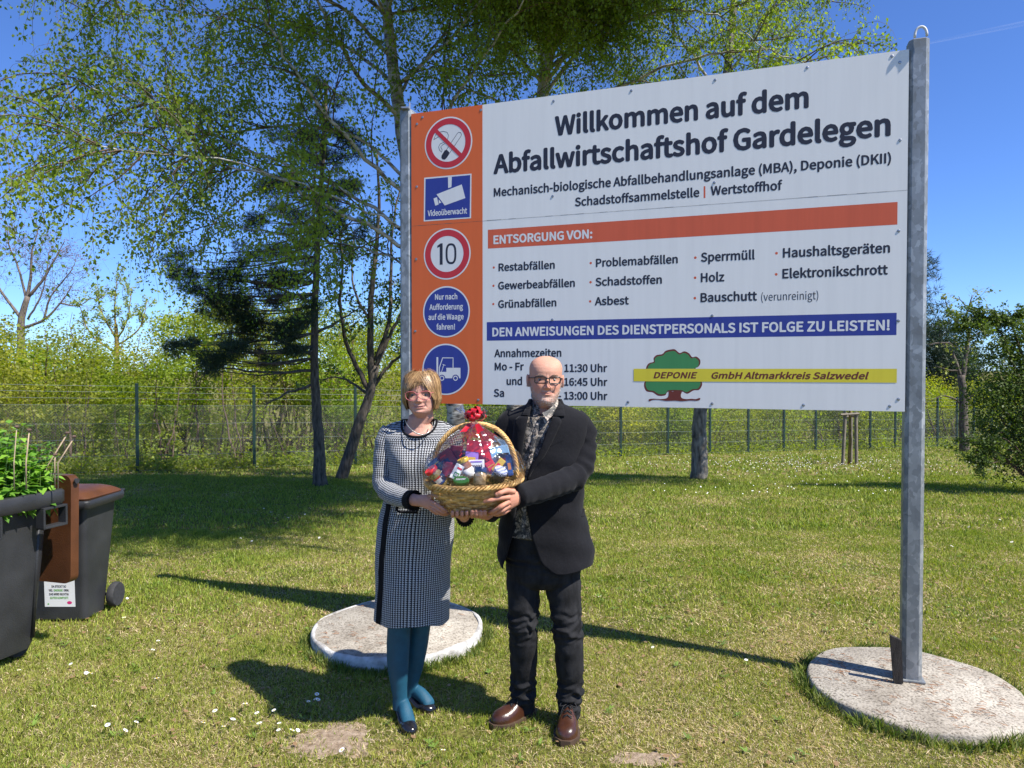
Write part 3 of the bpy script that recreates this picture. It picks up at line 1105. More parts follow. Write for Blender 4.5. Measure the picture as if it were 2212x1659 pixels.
p_r = post(SLEN + .001, SLEN + .098, -.10, .003, .053, 3.452)
p_l = post(-.092, -.001, -.10, .003, .064, 3.435)
mb = MB()
hk = [W(SLEN + .05 + .028 * math.cos(a), 3.449 + .052 * max(0, math.sin(a)) ** .8, .02) for a in np.linspace(math.pi, 0, 14)]
mb.tube(hk, .0065, 10)
mb.build('lifting_eye', M('eye_paint', (.62, .62, .6), .5, .1), p_r, smooth=True)
mb = MB()
mb.box(tuple(W(-.04, 3.436, .0)), (.05, .07, .012), None, .002)
mb.tube([W(-.012, 3.435, .0), W(-.012, 3.475, .0)], .006, 8)
mb.build('end_cap', M_ZINC, p_l)

# dark boards wedged against the right post
M_OLDWOOD = M('weathered_board', (.018, .014, .011), .85, .45, 8, .6, 60, stretch=(6, 6, 1), col2=(.045, .036, .028))
def board_px(pts, th, label, n):
    ps = [W(*S(*p), n) for p in pts]
    mb = MB(); mb.prism(ps, SN * -th)
    o = mb.build('wooden_board', M_OLDWOOD, None, tuple((ps[-1] + ps[-2]) / 2))
    return tag(o, label, 'board')
_zx = lambda x, y: (1659.3 + .25 * x, 1216.8 + .25 * y)
_q = .05
def _bd(ls):
    out = []
    for s, z, n in ls: out.append(W(SLEN + s, z, n))
    return out
mb = MB()
mb.add(_bd([(-.066, .305, .055), (-.012, .285, .055), (-.002, .056, .055), (-.046, .056, .055), (-.066, .305, .025), (-.012, .285, .025), (-.002, .056, .025), (-.046, .056, .025)]),
       [(0, 1, 2, 3), (7, 6, 5, 4), (0, 4, 5, 1), (1, 5, 6, 2), (2, 6, 7, 3), (3, 7, 4, 0)])
tag(mb.build('wooden_board', M_OLDWOOD, None, tuple(W(SLEN - .03, .056, .06))), 'dark weathered board leaning against the thick grey post at its foot', 'board')

mb = MB()
_a, _b = P(2000, 94, 1500), P(2330, 26, 1500)
mb.tube([_a, _a * .5 + _b * .5, _b], [2.5, 5, 6.5], 10)
_m, _nt, _bs = newmat('contrail')
_bs.inputs['Base Color'].default_value = (.9, .9, .9, 1)
_bs.inputs['Alpha'].default_value = .025
tag(mb.build('contrail', _m, smooth=True), 'faint white contrail in the blue sky at the upper right', 'contrail', kind='stuff')
# ------------------------------------------------------------------ chain-link fence along the edge of the lawn
M_FPOST = M('fence_post_green', (.008, .030, .023), .5, .2, 20)
M_WIRE = M('fence_wire', (.22, .26, .24), .5, .15, 20, metal=.3)
FA, FD = Vector((-9.0, 17.0, 0)), Vector((24.7, 12.0, 0)).normalized()


def fence_hit(px):
    """distance along the fence line where the view column px meets it"""
    u = (px - CX) / F
    # (FA.x + t FD.x) = u (FA.y + t FD.y)
    return (u * FA.y - FA.x) / (FD.x - u * FD.y)


def fz(x, y):
    return float(lawn_z(np.array([x]), np.array([y]))[0])


fence = thing('chain_link_fence', 'long green-posted chain link fence with barbed wires along the far edge of the lawn', 'fence', tuple(FA + Vector((0, 0, fz(FA.x, FA.y)))))
FT = [fence_hit(p) for p in (295, 548, 767)]
FT = [FT[0] - 2.75 * k for k in (8, 7, 6, 5, 4, 3, 2, 1)] + FT + [FT[2] + (fence_hit(1341) - FT[2]) * k / 3 for k in (1, 2)] + [fence_hit(p) for p in (1341, 1443, 1534, 1617, 1694, 1763, 1825, 1881, 1935, 1981, 2026, 2068, 2105)]
_st = (FT[-1] - FT[-4]) / 3
FT += [FT[-1] + _st * k for k in (1, 2, 3, 4, 5, 6, 7, 8)]
H_MESH, H_POST = 1.62, 2.14
for t in FT:
    p = FA + FD * t
    z = fz(p.x, p.y)
    mb = MB()
    mb.box((p.x, p.y, z + H_POST / 2 - .1), (.072, .072, H_POST + .2), Matrix.Rotation(math.atan2(FD.y, FD.x), 4, 'Z'), .008)
    mb.build('post', M_FPOST, fence)


def fence_pt(t, h, off=-.05):
    p = FA + FD * t
    return Vector((p.x + FD.y * -off * -1, p.y + FD.x * off, fz(p.x, p.y) + h))


def make_mesh():
    V = []
    t0, t1 = FT[0], FT[-1]
    st = .062
    nrm = Vector((FD.y, -FD.x, 0))
    w = .0012
    for sgn in (1, -1):
        k = t0 - H_MESH
        while k < t1:
            a, b = (k, k + H_MESH)
            # clip to the run of the fence
            ha, hb = (.03, H_MESH) if sgn > 0 else (H_MESH, .03)
            if a < t0: ha += (t0 - a) / (b - a) * (hb - ha); a = t0
            if b > t1: hb = ha + (t1 - a) / (b - a) * (hb - ha); b = t1
            if b - a > .05:
                p, q = fence_pt(a, ha), fence_pt(b, hb)
                d = (q - p).normalized()
                s = d.cross(nrm).normalized() * w
                o = nrm * .004 * sgn
                V += [p - s + o, p + s + o, q + s + o, q - s + o]
            k += st
    o = tri_mesh('wire_netting', np.array([tuple(v) for v in V]), 4, M_WIRE, fence)
    mb = MB()
    for h in (.05, .42, .80, 1.18, H_MESH, 1.78, 1.93, 2.07):
        pts = []
        for i in range(len(FT) - 1):
            for k in range(3):
                t = FT[i] + (FT[i + 1] - FT[i]) * k / 3
                q = fence_pt(t, h)
                q.z -= (.012 if k else 0)
                pts.append(q)
        mb.tube(pts, .003 if h < 1.7 else .0035, 4)
    mb.build('tension_wires', M_WIRE, fence)


make_mesh()
# ------------------------------------------------------------------ trees and shrubs
M_BARK = M('dark_bark', (.075, .058, .042), .95, .45, 9, 1.0, 30, stretch=(3, 3, .7), col2=(.17, .14, .11))
M_BARK_OAK = M('grey_brown_bark', (.13, .105, .085), .95, .3, 8, .8, 26, stretch=(3, 3, .7), col2=(.23, .19, .15))
M_TWIG = M('twig', (.10, .065, .045), .85, .3, 12)
M_LICHEN = M('lichen_bark', (.16, .12, .05), .9, .4, 14, .6, 30, col2=(.32, .23, .06))


def birch_bark():
    m, nt, b = newmat('birch_bark')
    b.inputs['Roughness'].default_value = .75
    tc = nd(nt, 'TexCoord')
    mp = nd(nt, 'Mapping'); mp.inputs['Scale'].default_value = (2.2, 2.2, 9)
    nt.links.new(tc.outputs['Object'], mp.inputs[0])
    nz = nd(nt, 'TexNoise'); nz.inputs['Scale'].default_value = 2.2; nz.inputs['Detail'].default_value = 8; nz.inputs['Roughness'].default_value = .6
    nt.links.new(mp.outputs[0], nz.inputs['Vector'])
    n2 = nd(nt, 'TexNoise'); n2.inputs['Scale'].default_value = 3.5; n2.inputs['Detail'].default_value = 6
    nt.links.new(tc.outputs['Object'], n2.inputs['Vector'])
    c = ramp(nt, [(.33, (.035, .03, .027)), (.42, (.22, .19, .16)), (.5, (.46, .43, .38)), (.8, (.62, .59, .54))], nz.outputs[0])
    sx = nd(nt, 'SeparateXYZ'); nt.links.new(tc.outputs['Object'], sx.inputs[0])
    mz = nd(nt, 'Math', operation='MULTIPLY_ADD'); mz.inputs[1].default_value = .045; mz.inputs[2].default_value = -.13
    nt.links.new(sx.outputs[2], mz.inputs[0])
    mcl = nd(nt, 'Math', operation='MINIMUM'); mcl.inputs[1].default_value = .06; nt.links.new(mz.outputs[0], mcl.inputs[0])
    mad = nd(nt, 'Math', operation='ADD'); nt.links.new(mcl.outputs[0], mad.inputs[0]); nt.links.new(n2.outputs[0], mad.inputs[1])
    c2 = ramp(nt, [(.38, (.16, .15, .135)), (.50, (1, 1, 1))], mad.outputs[0])
    mx = nd(nt, 'Mix', data_type='RGBA', blend_type='MULTIPLY'); mx.inputs[0].default_value = .9
    nt.links.new(c, mx.inputs[6]); nt.links.new(c2, mx.inputs[7]); nt.links.new(mx.outputs[2], b.inputs['Base Color'])
    bp = nd(nt, 'Bump'); bp.inputs['Distance'].default_value = .02; bp.inputs['Strength'].default_value = .7
    nt.links.new(nz.outputs[0], bp.inputs['Height']); nt.links.new(bp.outputs[0], b.inputs['Normal'])
    return m


M_BIRCH = birch_bark()


def birch_old():
    m = M('old_birch_bark', (.06, .052, .045), .95, .4, 6, 1.0, 22, stretch=(2.5, 2.5, .8), col2=(.30, .27, .23))
    return m


M_BIRCH_OLD = birch_old()
M_LEAF = leaf_mat('birch_leaf', .52, .55)
M_LEAF_D = leaf_mat('dark_leaf', .30, .55)
M_NEEDLE = leaf_mat('pine_needle', .12, .5)


def leaf_cards(P_, size, g, droop=.5, asp=.62, fold=True):
    """n x 3 anchor points -> pointed 4-corner leaves (n x 4 x 3), hanging by their stalks"""
    n = len(P_)
    a = g.uniform(0, 2 * np.pi, n)
    el = -g.beta(2, 2, n) * 1.7 * droop - .1 + g.normal(0, .25, n)
    d = np.stack([np.cos(a) * np.cos(el), np.sin(a) * np.cos(el), np.sin(el)], -1)
    r = g.normal(0, 1, (n, 3))
    s = np.cross(d, r)
    s /= np.linalg.norm(s, axis=1)[:, None] + 1e-9
    L = (size * g.uniform(.6, 1.25, n))[:, None]
    Wd = L * asp * .5
    nn = np.cross(s, d) * L * .10
    p0 = P_
    return np.stack([p0, p0 + d * L * .38 + s * Wd + nn, p0 + d * L, p0 + d * L * .38 - s * Wd + nn], 1)


def tints(n, g, lo, hi, clump=None):
    k = g.uniform(0, 1, (n, 1)) if clump is None else np.clip(clump[:, None] * .6 + g.uniform(0, .5, (n, 1)), 0, 1)
    return np.array([lo]) * (1 - k) + np.array([hi]) * k


def limb(mb, pts, r0, r1, sides=8, n=None, tw=0.0, pw=1.0):
    m = n or max(4, len(pts) * 4)
    p = crom([tuple(q) for q in pts], m)
    if tw:
        p[1:-1] += np.random.default_rng(len(p) + int(abs(p[0][0]) * 100)).normal(0, tw, (m - 2, 3))
    rad = r0 + (r1 - r0) * np.linspace(0, 1, m) ** pw
    mb.tube(p, rad, sides)
    return p, rad


def twigs_from(mb, path, g, every, length, r, spread=1.0, sag=.5, seg=6, start=.15, up=.2, sides=4):
    """side shoots along a limb; returns their point lists"""
    out = []
    n = max(1, int(every * (len(path) - 1)))
    for _ in range(n):
        u = g.uniform(start, 1) * (len(path) - 1)
        i = min(int(u), len(path) - 2)
        p = path[i] + (path[i + 1] - path[i]) * (u - i)
        t = path[i + 1] - path[i]
        t = t / (np.linalg.norm(t) + 1e-9)
        v = g.normal(0, 1, 3)
        v -= t * np.dot(v, t)
        v /= np.linalg.norm(v) + 1e-9
        d = t * .7 + v * spread + np.array((0, 0, up))
        d /= np.linalg.norm(d)
        L = length * g.uniform(.5, 1.2)
        q = [p]
        for k in range(seg):
            d = d + np.array((0, 0, -sag / seg * (k + 1) / seg * 2)) + g.normal(0, .12, 3)
            d /= np.linalg.norm(d)
            q.append(q[-1] + d * L / seg)
        q = np.array(q)
        if mb is not None:
            mb.tube(q, np.linspace(r, r * .35, len(q)), sides, cap=False)
        out.append(q)
    return out


def along(paths, per_m, g, jitter=.05, start=.1):
    pts = []
    for q in paths:
        L = np.linalg.norm(np.diff(q, axis=0), axis=1).sum()
        n = g.poisson(max(L * per_m, .2))
        u = g.uniform(start, 1, n) * (len(q) - 1)
        i = np.minimum(u.astype(int), len(q) - 2)
        pts.append(q[i] + (q[i + 1] - q[i]) * (u - i)[:, None] + g.normal(0, jitter, (n, 3)))
    return np.vstack(pts) if pts else np.zeros((0, 3))


def pxp(l):
    return [P(*q) for q in l]


BIRCH_LO, BIRCH_HI = (.050, .100, .014), (.27, .345, .055)


def birch(label, base, trunk, r0, r1, limbs, seed, twig_every=2.4, twig_len=1.1, per_m=26, leaf=.05, trunkmat=None, hang=2.2):
    """trunk: points; limbs: (points, r) lists; weeping side shoots carry the leaves"""
    g = np.random.default_rng(seed)
    root = thing('birch_tree', label, 'tree', tuple(base))
    mb = MB()
    limb(mb, trunk, r0, r1, 12, 40, .008)
    tk = mb.build('trunk', trunkmat or M_BIRCH, root, smooth=True)
    mt = MB()
    twig = []
    for pts, r, *dn in limbs:
        dn = dn[0] if dn else 1.0
        ml = MB()
        p, rad = limb(ml, pts, r * .68, max(.005, r * .10), 7, None, .015)
        ml.build('branch', M_BIRCH, root, smooth=True)
        L = np.linalg.norm(np.diff(p, axis=0), axis=1).sum()
        s1 = twigs_from(mt, p, g, dn * twig_every * L / (len(p) - 1), twig_len, .010, 1.0, .6, 7, .12, .25, 4)
        twig += s1
        for q in s1:
            tw = twigs_from(mt, q, g, .80, twig_len * .8, .003, .8, hang, 6, .1, 0, 3)
            twig += tw
        twig.append(p[len(p) // 3:])
    tag(mt.build('twigs', M_TWIG, root), kind='stuff')
    A = along(twig, per_m, g, .045)
    n = len(A)
    V = leaf_cards(A, leaf, g, .75)
    cl = vnoise(A[:, 0] + A[:, 2], A[:, 1] - A[:, 2] * .7, .8, seed)
    crown = tri_mesh('crown', V.reshape(-1, 3), 4, M_LEAF, root, tint=tints(n, g, BIRCH_LO, BIRCH_HI, cl))
    return root, n


def rnd_limbs(g, trunk, n, t0, t1, length, r, az=None, rise=.55, spread=6.28, dens=1.0):
    """limbs fanned out from a trunk when the photo does not show where they start"""
    tk = crom([tuple(q) for q in trunk], 40)
    out = []
    for i in range(n):
        u = t0 + (t1 - t0) * (i + g.uniform(0, .8)) / n
        k = min(int(u * 39), 38)
        p = tk[k]
        a = (az if az is not None else 0) + g.uniform(-.5, .5) * spread
        L = length * g.uniform(.7, 1.15) * (1.15 - .55 * u)
        pts = []
        for f, up in ((0, 0), (.35, rise * .9), (.7, rise * 1.25), (1, rise * 1.15)):
            pts.append(Vector((p[0] + math.cos(a) * L * f + g.normal(0, .08) * f, p[1] + math.sin(a) * L * f + g.normal(0, .08) * f, p[2] + L * up * f)))
        e = pts[-1]
        if e.x < -.42 * e.y and e.z > 4.2:                     # the crown thins out to the upper left
            continue
        out.append((pts, r * g.uniform(.7, 1.1), dens))
    return out


leafcount = 0
# birch behind the left post: its limbs sweep up and out over the lawn to the left
B1 = Vector((-.95, 10.6, fz(-.95, 10.6)))
tr1 = [B1, P(985, 900, 10.6), P(925, 620, 10.5), P(872, 300, 10.4), P(845, 120, 10.4), P(828, -80, 10.4), P(820, -420, 10.5), P(830, -760, 10.6)]
L1 = [(pxp([(905, 560, 10.5), (800, 490, 9.9), (690, 440, 9.3), (600, 385, 8.9), (480, 355, 8.6), (350, 310, 8.4)]), .05),
      (pxp([(900, 520, 10.5), (760, 420, 10.1), (600, 350, 9.6), (480, 300, 9.2), (330, 230, 8.9), (140, 180, 8.6)]), .045),
      (pxp([(880, 390, 10.4), (780, 300, 10.2), (640, 270, 9.9), (500, 285, 9.7), (300, 270, 9.4), (120, 225, 9.2)]), .04),
      (pxp([(868, 255, 10.4), (790, 185, 10.0), (730, 90, 9.6), (690, 15, 9.3), (640, -70, 9.0), (560, -170, 8.6)]), .055),
      (pxp([(884, 430, 10.4), (780, 330, 9.8), (700, 240, 9.3), (620, 130, 8.9), (560, 20, 8.6), (470, -90, 8.2)]), .05),
      (pxp([(862, 200, 10.4), (780, 120, 10.8), (640, 60, 11.0), (480, 40, 11.2), (320, 20, 11.2), (180, 60, 11)]), .045),
      (pxp([(850, 130, 10.4), (740, 20, 10.0), (600, -30, 9.4), (430, -60, 9.0), (290, -50, 8.6), (180, 10, 8.4)]), .045),
      (pxp([(840, 40, 10.4), (700, -90, 10.0), (560, -190, 9.4), (380, -220, 8.8), (200, -150, 8.4)]), .045),
      (pxp([(905, 600, 10.5), (820, 545, 10.9), (700, 520, 11.2), (560, 500, 11.4), (420, 470, 11.4)]), .03),
      (pxp([(880, 380, 10.4), (960, 250, 9.9), (1040, 130, 9.5), (1120, 20, 9.0), (1200, -110, 8.6)]), .045),
      (pxp([(860, 210, 10.4), (930, 110, 10.8), (1010, 30, 11.2), (1090, -60, 11.6)]), .04),
      (pxp([(900, 505, 10.5), (780, 450, 8.9), (650, 400, 8.2), (480, 345, 7.7), (280, 330, 7.4), (110, 290, 7.2)]), .022)]
_g = np.random.default_rng(3)
L1 += rnd_limbs(_g, tr1, 15, .62, .97, 3.6, .04)
L1 += rnd_limbs(_g, tr1, 15, .52, .9, 5.2, .045, az=-1.65, spread=2.4, dens=1.6)  # high limbs added towards the camera, extra twiggy, to shade the lawn
r_, n_ = birch('tall white-barked birch with weeping limbs over the lawn, trunk behind the slim post', B1, tr1, .15, .03, L1, 21, 5.0, 1.35, 38, .054)
leafcount += n_
# birch behind the middle of the board
B2 = Vector((.12, 12.2, fz(.12, 12.2)))
tr2 = [B2, P(1112, 880, 12.2), P(1135, 500, 12.1), P(1172, 200, 12), P(1183, 60, 12), P(1185, -80, 12), P(1200, -420, 12)]
L2 = [(pxp([(1168, 230, 12), (1230, 130, 11.4), (1330, 60, 10.8), (1450, 20, 10.2), (1560, 40, 9.8), (1660, 110, 9.5)]), .05),
      (pxp([(1160, 300, 12), (1250, 230, 11.2), (1380, 170, 10.6), (1520, 120, 10.0), (1650, 110, 9.6), (1760, 150, 9.3)]), .05),
      (pxp([(1175, 190, 12), (1100, 100, 11.5), (1030, 20, 11.0), (960, -60, 10.5)]), .05),
      (pxp([(1160, 290, 12), (1080, 220, 11), (1000, 190, 10.4), (900, 150, 9.9)]), .04),
      (pxp([(1180, 120, 12), (1240, 20, 11.2), (1330, -60, 10.4), (1420, -120, 9.6)]), .05),
      (pxp([(1180, 60, 12), (1140, -60, 11), (1080, -150, 9.8), (1010, -220, 8.8)]), .05)]
_g = np.random.default_rng(4)
L2 += rnd_limbs(_g, tr2, 10, .55, .97, 3.3, .04)
L2 += rnd_limbs(_g, tr2, 14, .5, .9, 5.8, .05, az=-1.65, spread=2.4, dens=1.9)  # more high limbs added on the camera side for shade on the grass
L2 += rnd_limbs(_g, tr2, 4, .52, .78, 6.5, .05, az=-1.62, rise=.22, spread=1.5, dens=1.4)  # flatter limbs added to bring the lawn shade further forward
_t = crom([tuple(q) for q in tr2], 60)
for _k, (_x, _y, _z) in enumerate(((1.2, 5.0, 8.4), (2.4, 5.4, 8.8), (3.4, 6.5, 9.2), (2.0, 7.0, 9.0), (3.0, 7.6, 9.3), (.8, 6.8, 8.6), (4.0, 7.4, 9.4), (1.6, 8.2, 9.2), (3.4, 5.6, 9.0), (.2, 6.0, 8.4), (2.6, 5.0, 8.8), (4.2, 8.4, 9.6), (-.4, 7.2, 8.6), (.6, 5.3, 6.5), (-.6, 5.7, 6.3), (1.6, 5.0, 6.7), (.1, 4.7, 6.3), (2.3, 4.6, 6.8))):  # added limbs, mostly above the view, that deepen the lawn shade
    _p = Vector(_t[int(np.argmin(np.abs(_t[:, 2] - (6.6 + .25 * (_k % 5)))))])
    _e = Vector((_x, _y, _z))
    L2.append(([_p, _p * .7 + _e * .3 + Vector((0, 0, .5)), _p * .35 + _e * .65 + Vector((0, 0, .6)), _e], .05, 4.8 if _z > 7 else 2.6))
r_, n_ = birch('birch rising behind the middle of the board, its dark foot seen between basket and man', B2, tr2, .16, .04, L2, 22, 4.2, 1.0, 35, .054)
leafcount += n_
# thick-barked birch whose foot shows below the right half of the board
B3 = G(1510, 1036)
tr3 = [B3 + Vector((0, 0, -.05)), P(1511, 960, B3.y), P(1512, 880, B3.y), P(1540, 500, B3.y), P(1560, 250, B3.y), P(1585, 0, B3.y), P(1600, -300, B3.y)]
yb_ = B3.y
L3 = [(pxp([(1556, 300, yb_), (1610, 230, yb_ - 1), (1690, 190, yb_ - 2), (1770, 130, yb_ - 3), (1830, 90, yb_ - 3.5)]), .05),
      (pxp([(1560, 260, yb_), (1650, 150, yb_ - .5), (1720, 60, yb_ - 1), (1800, 0, yb_ - 1.2)]), .05),
      (pxp([(1550, 350, yb_), (1480, 250, yb_ - 1), (1400, 180, yb_ - 2), (1300, 150, yb_ - 3)]), .05),
      (pxp([(1560, 240, yb_), (1500, 120, yb_ - 1.5), (1420, 40, yb_ - 3), (1350, -40, yb_ - 4)]), .05),
      (pxp([(1570, 170, yb_), (1640, 60, yb_ - 1.5), (1700, -40, yb_ - 2.5)]), .05)]
_g = np.random.default_rng(6)
L3 += rnd_limbs(_g, tr3, 9, .6, .98, 2.8, .04)
_t = crom([tuple(q) for q in tr3], 60)
for _k, (_x, _y, _z) in enumerate(((6.3, 12.7, 3.6), (5.6, 12.4, 3.9), (6.6, 13.3, 4.3), (5.1, 12.9, 4.5), (6.0, 13.4, 3.4), (4.6, 12.2, 4.2))):  # unseen limbs added behind the board to shade the ground round the trunk
    _p = Vector(_t[int(np.argmin(np.abs(_t[:, 2] - (2.6 + .3 * (_k % 3)))))])
    _e = Vector((_x, _y, _z))
    L3.append(([_p, _p * .6 + _e * .4 + Vector((0, 0, .25)), _e], .035, 2.4))
r_, n_ = birch('stout old birch with fissured dark bark showing under the right half of the board', B3, tr3, .19, .05, L3, 23, 4.2, 1.0, 38, .054, trunkmat=M_BIRCH_OLD)
leafcount += n_
# leaf sprig hanging in front of the old trunk is part of its crown
open('/tmp/leafcount.txt', 'w').write(str(leafcount))


# ------------------------------------------------------------------ pines
def pine(label, base, trunk, r0, r1, clumps, seed, Y, limbs=(), per=720, nl=.12, rad=1.0, hw=.0045):
    g = np.random.default_rng(seed)
    root = thing('pine_tree', label, 'tree', tuple(base))
    mb = MB()
    tk, _ = limb(mb, trunk, r0, r1, 12, 40, .006, .42)
    mb.build('trunk', M_BARK, root, smooth=True)
    mt = MB()
    V, C = [], []
    for pts in limbs:
        ml = MB()
        p, _ = limb(ml, pxp(pts), .035, .010, 6, None, .012)
        ml.build('branch', M_BARK, root, smooth=True)
        twigs_from(mt, p, g, .5, .7, .007, 1, .1, 5, .2, .1, 4)
    sub_ = []
    for (px, py, y, r) in clumps:
        for _ in range(3 if r < .6 else 1):
            if r < .6:
                k_ = r / y * F
                sub_.append((px + g.normal(0, .55) * k_, py + g.normal(0, .38) * k_, y + g.normal(0, .4) * r, r * g.uniform(.42, .7)))
            else:
                sub_.append((px, py, y, r))
    for (px, py, y, r) in sub_:
        c = np.array(P(px, py, y))
        # bough from the trunk out to the clump
        k = int(np.argmin(np.abs(tk[:, 2] - (c[2] + .1))))
        limb(mt, [tk[k], tk[k] * .5 + c * .5 + np.array((0, 0, -.08)), c], .022, .006, 5, 8, .01)
        n = int(per * r * r * 4)
        d = g.normal(0, 1, (n, 3)); d /= np.linalg.norm(d, axis=1)[:, None]
        rr = r * g.uniform(.15, 1, n) ** .6
        tips = c + d * rr[:, None] * np.array((1.1, 1.1, .62))
        m = 5
        for q in range(m):
            dd = d * .6 + g.normal(0, .55, (n, 3)) + np.array((0, 0, .25))
            dd /= np.linalg.norm(dd, axis=1)[:, None]
            s = np.cross(dd, g.normal(0, 1, (n, 3))); s /= np.linalg.norm(s, axis=1)[:, None] + 1e-9
            L = nl * g.uniform(.6, 1.3, (n, 1))
            V.append(np.stack([tips - s * hw, tips + s * hw, tips + dd * L], 1))
            C.append(tints(n, g, (.012, .026, .012), (.05, .085, .035)))
    tag(mt.build('branches', M_BARK, root, smooth=True), kind='stuff')
    tri_mesh('crown', np.concatenate(V).reshape(-1, 3), 3, M_NEEDLE, root, tint=np.concatenate(C))
    return root


PB = G(692, 1050)
yp = PB.y
trp = [PB + Vector((0, 0, -.05)), P(688, 940, yp), P(680, 800, yp), P(682, 620, yp), P(690, 450, yp), P(700, 300, yp), P(705, 180, yp)]
cl = []
for (a, b, r) in ((400, 575, .34), (445, 590, .42), (500, 600, .45), (560, 610, .42), (470, 640, .42), (520, 650, .42), (585, 650, .4), (430, 620, .3), (610, 600, .35), (640, 640, .35),
                  (410, 745, .30), (450, 755, .36), (500, 745, .40), (545, 730, .42), (600, 715, .38), (640, 700, .35), (480, 775, .28), (560, 765, .32), (620, 745, .3), (540, 690, .38), (600, 680, .35), (370, 590, .22),
                  (560, 545, .35), (620, 530, .4), (600, 470, .38), (560, 500, .3), (650, 470, .4), (640, 400, .42), (690, 420, .4), (600, 410, .32), (670, 340, .42), (720, 350, .4), (640, 320, .35), (700, 280, .38), (740, 290, .32), (680, 230, .3), (720, 215, .28), (700, 175, .22),
                  (740, 430, .35), (770, 500, .3), (760, 380, .3), (730, 540, .3), (660, 560, .35), (700, 500, .35)):
    cl.append((a + 18 * (random.random() - .5), b, yp + random.uniform(-1.3, 1.3), r * 1.05))
pine('dark pine with long needles and a bare lower trunk standing before the left fence', PB, trp, .17, .03, cl, 31, yp,
     limbs=[[(680, 800, yp), (600, 805, yp - .4), (520, 800, yp - .8), (440, 790, yp - 1)], [(680, 770, yp), (600, 735, yp), (520, 720, yp - .2), (450, 725, yp - .3)],
            [(683, 660, yp), (610, 625, yp - .3), (540, 610, yp - .6), (450, 600, yp - .8)], [(681, 720, yp), (740, 690, yp + .3), (780, 660, yp + .5)],
            [(680, 830, yp), (620, 850, yp - .3), (570, 875, yp - .5)]])
PB2 = Vector((0, 0, 0)); _q = P(1960, 800, 34); PB2 = Vector((_q.x, _q.y, fz(_q.x, _q.y)))
cl = [(1960 + random.uniform(-45, 30), y, 34 + random.uniform(-1, 1), .75) for y in range(560, 880, 22)] + [(2006, 600, 34, .42), (2008, 637, 34, .42), (2009, 668, 34, .45), (1990, 570, 34, .5)]
pine('tall far pine mostly hidden behind the thick grey post', PB2, [PB2, P(1960, 800, 34), P(1962, 520, 34)], .2, .05, cl, 33, 34, per=60, nl=.3, hw=.012)
for k, (px, py0, lab) in enumerate(((2030, 690, 'dark far pine just right of the thick grey post beyond the fence'), (2066, 745, 'low dark far pine behind the gnarled young tree on the right'))):
    q = P(px, 800, 44); b_ = Vector((q.x, q.y, fz(q.x, q.y)))
    cl = [(px + random.uniform(-48, 48) * (.35 + .65 * (y - py0) / 190), y, 44 + random.uniform(-2, 2), 1.0) for y in range(py0 + 14, 930, 7)]
    pine(lab, b_, [b_, P(px, 820, 44), P(px, py0, 44)], .2, .05, cl, 34 + k, 44, per=30, nl=.4, hw=.018)


# ------------------------------------------------------------------ leaning forked tree by the pine
def leafy(name, label, cat, base, trunks, seed, per_m, leaf, lo, hi, bark, tw=2.0, tl=.7, sub=.5, sag=.2, up=.25, mat=None, asp=.7):
    g = np.random.default_rng(seed)
    root = thing(name, label, cat, tuple(base))
    mb = MB(); mt = MB()
    paths = []
    for i, (pts, r0, r1) in enumerate(trunks):
        p, _ = limb(mb if i == 0 else mt, pts, r0, r1, 10 if i == 0 else 6, None, .008)
        if i > 0 or len(trunks) == 1:
            L = np.linalg.norm(np.diff(p, axis=0), axis=1).sum()
            a = twigs_from(mt, p, g, tw * L / (len(p) - 1), tl, .009, 1, sag, 6, .2, up, 4)
            paths += a
            for q in a:
                paths += twigs_from(mt, q, g, sub, tl * .55, .004, 1, sag, 4, .2, up * .5, 3)
    mb.build('trunk', bark, root, smooth=True)
    if mt.n: mt.build('branches', bark, root, smooth=True)
    if per_m > 0 and paths:
        A = along(paths, per_m, g, .05)
        V = leaf_cards(A, leaf, g, .5, asp)
        tri_mesh('crown', V.reshape(-1, 3), 4, mat or M_LEAF_D, root, tint=tints(len(A), g, lo, hi))
    return root


TB = G(736, 1036); yt = TB.y
leafy('maple_tree', 'leaning forked maple with thin dark leaves between the pine and the slim post', 'tree', TB,
      [([TB + Vector((0, 0, -.05)), P(755, 980, yt), P(785, 890, yt), P(800, 850, yt), P(812, 790, yt)], .135, .08),
       (pxp([(805, 830, yt), (800, 740, yt), (803, 640, yt), (812, 540, yt), (818, 440, yt), (815, 330, yt)]), .085, .02),
       (pxp([(800, 850, yt), (770, 790, yt), (745, 730, yt - .3), (735, 650, yt - .6), (740, 560, yt - .8), (730, 470, yt - 1)]), .06, .015),
       (pxp([(808, 800, yt), (835, 740, yt), (860, 690, yt), (890, 630, yt), (920, 560, yt)]), .06, .015),
       (pxp([(812, 780, yt), (840, 700, yt), (843, 600, yt + .3), (850, 480, yt + .5), (870, 380, yt + .6)]), .06, .015),
       (pxp([(803, 840, yt), (840, 790, yt), (875, 760, yt - .3), (910, 740, yt - .6)]), .05, .012),
       (pxp([(798, 855, yt), (765, 830, yt + .4), (730, 815, yt + .7), (690, 820, yt + 1)]), .035, .01),
       (pxp([(803, 700, yt), (770, 640, yt), (760, 580, yt + .2), (765, 500, yt + .3)]), .035, .01)],
      41, 30, .085, (.028, .065, .012), (.13, .21, .035), M_BARK, 2.0, .9, .5)

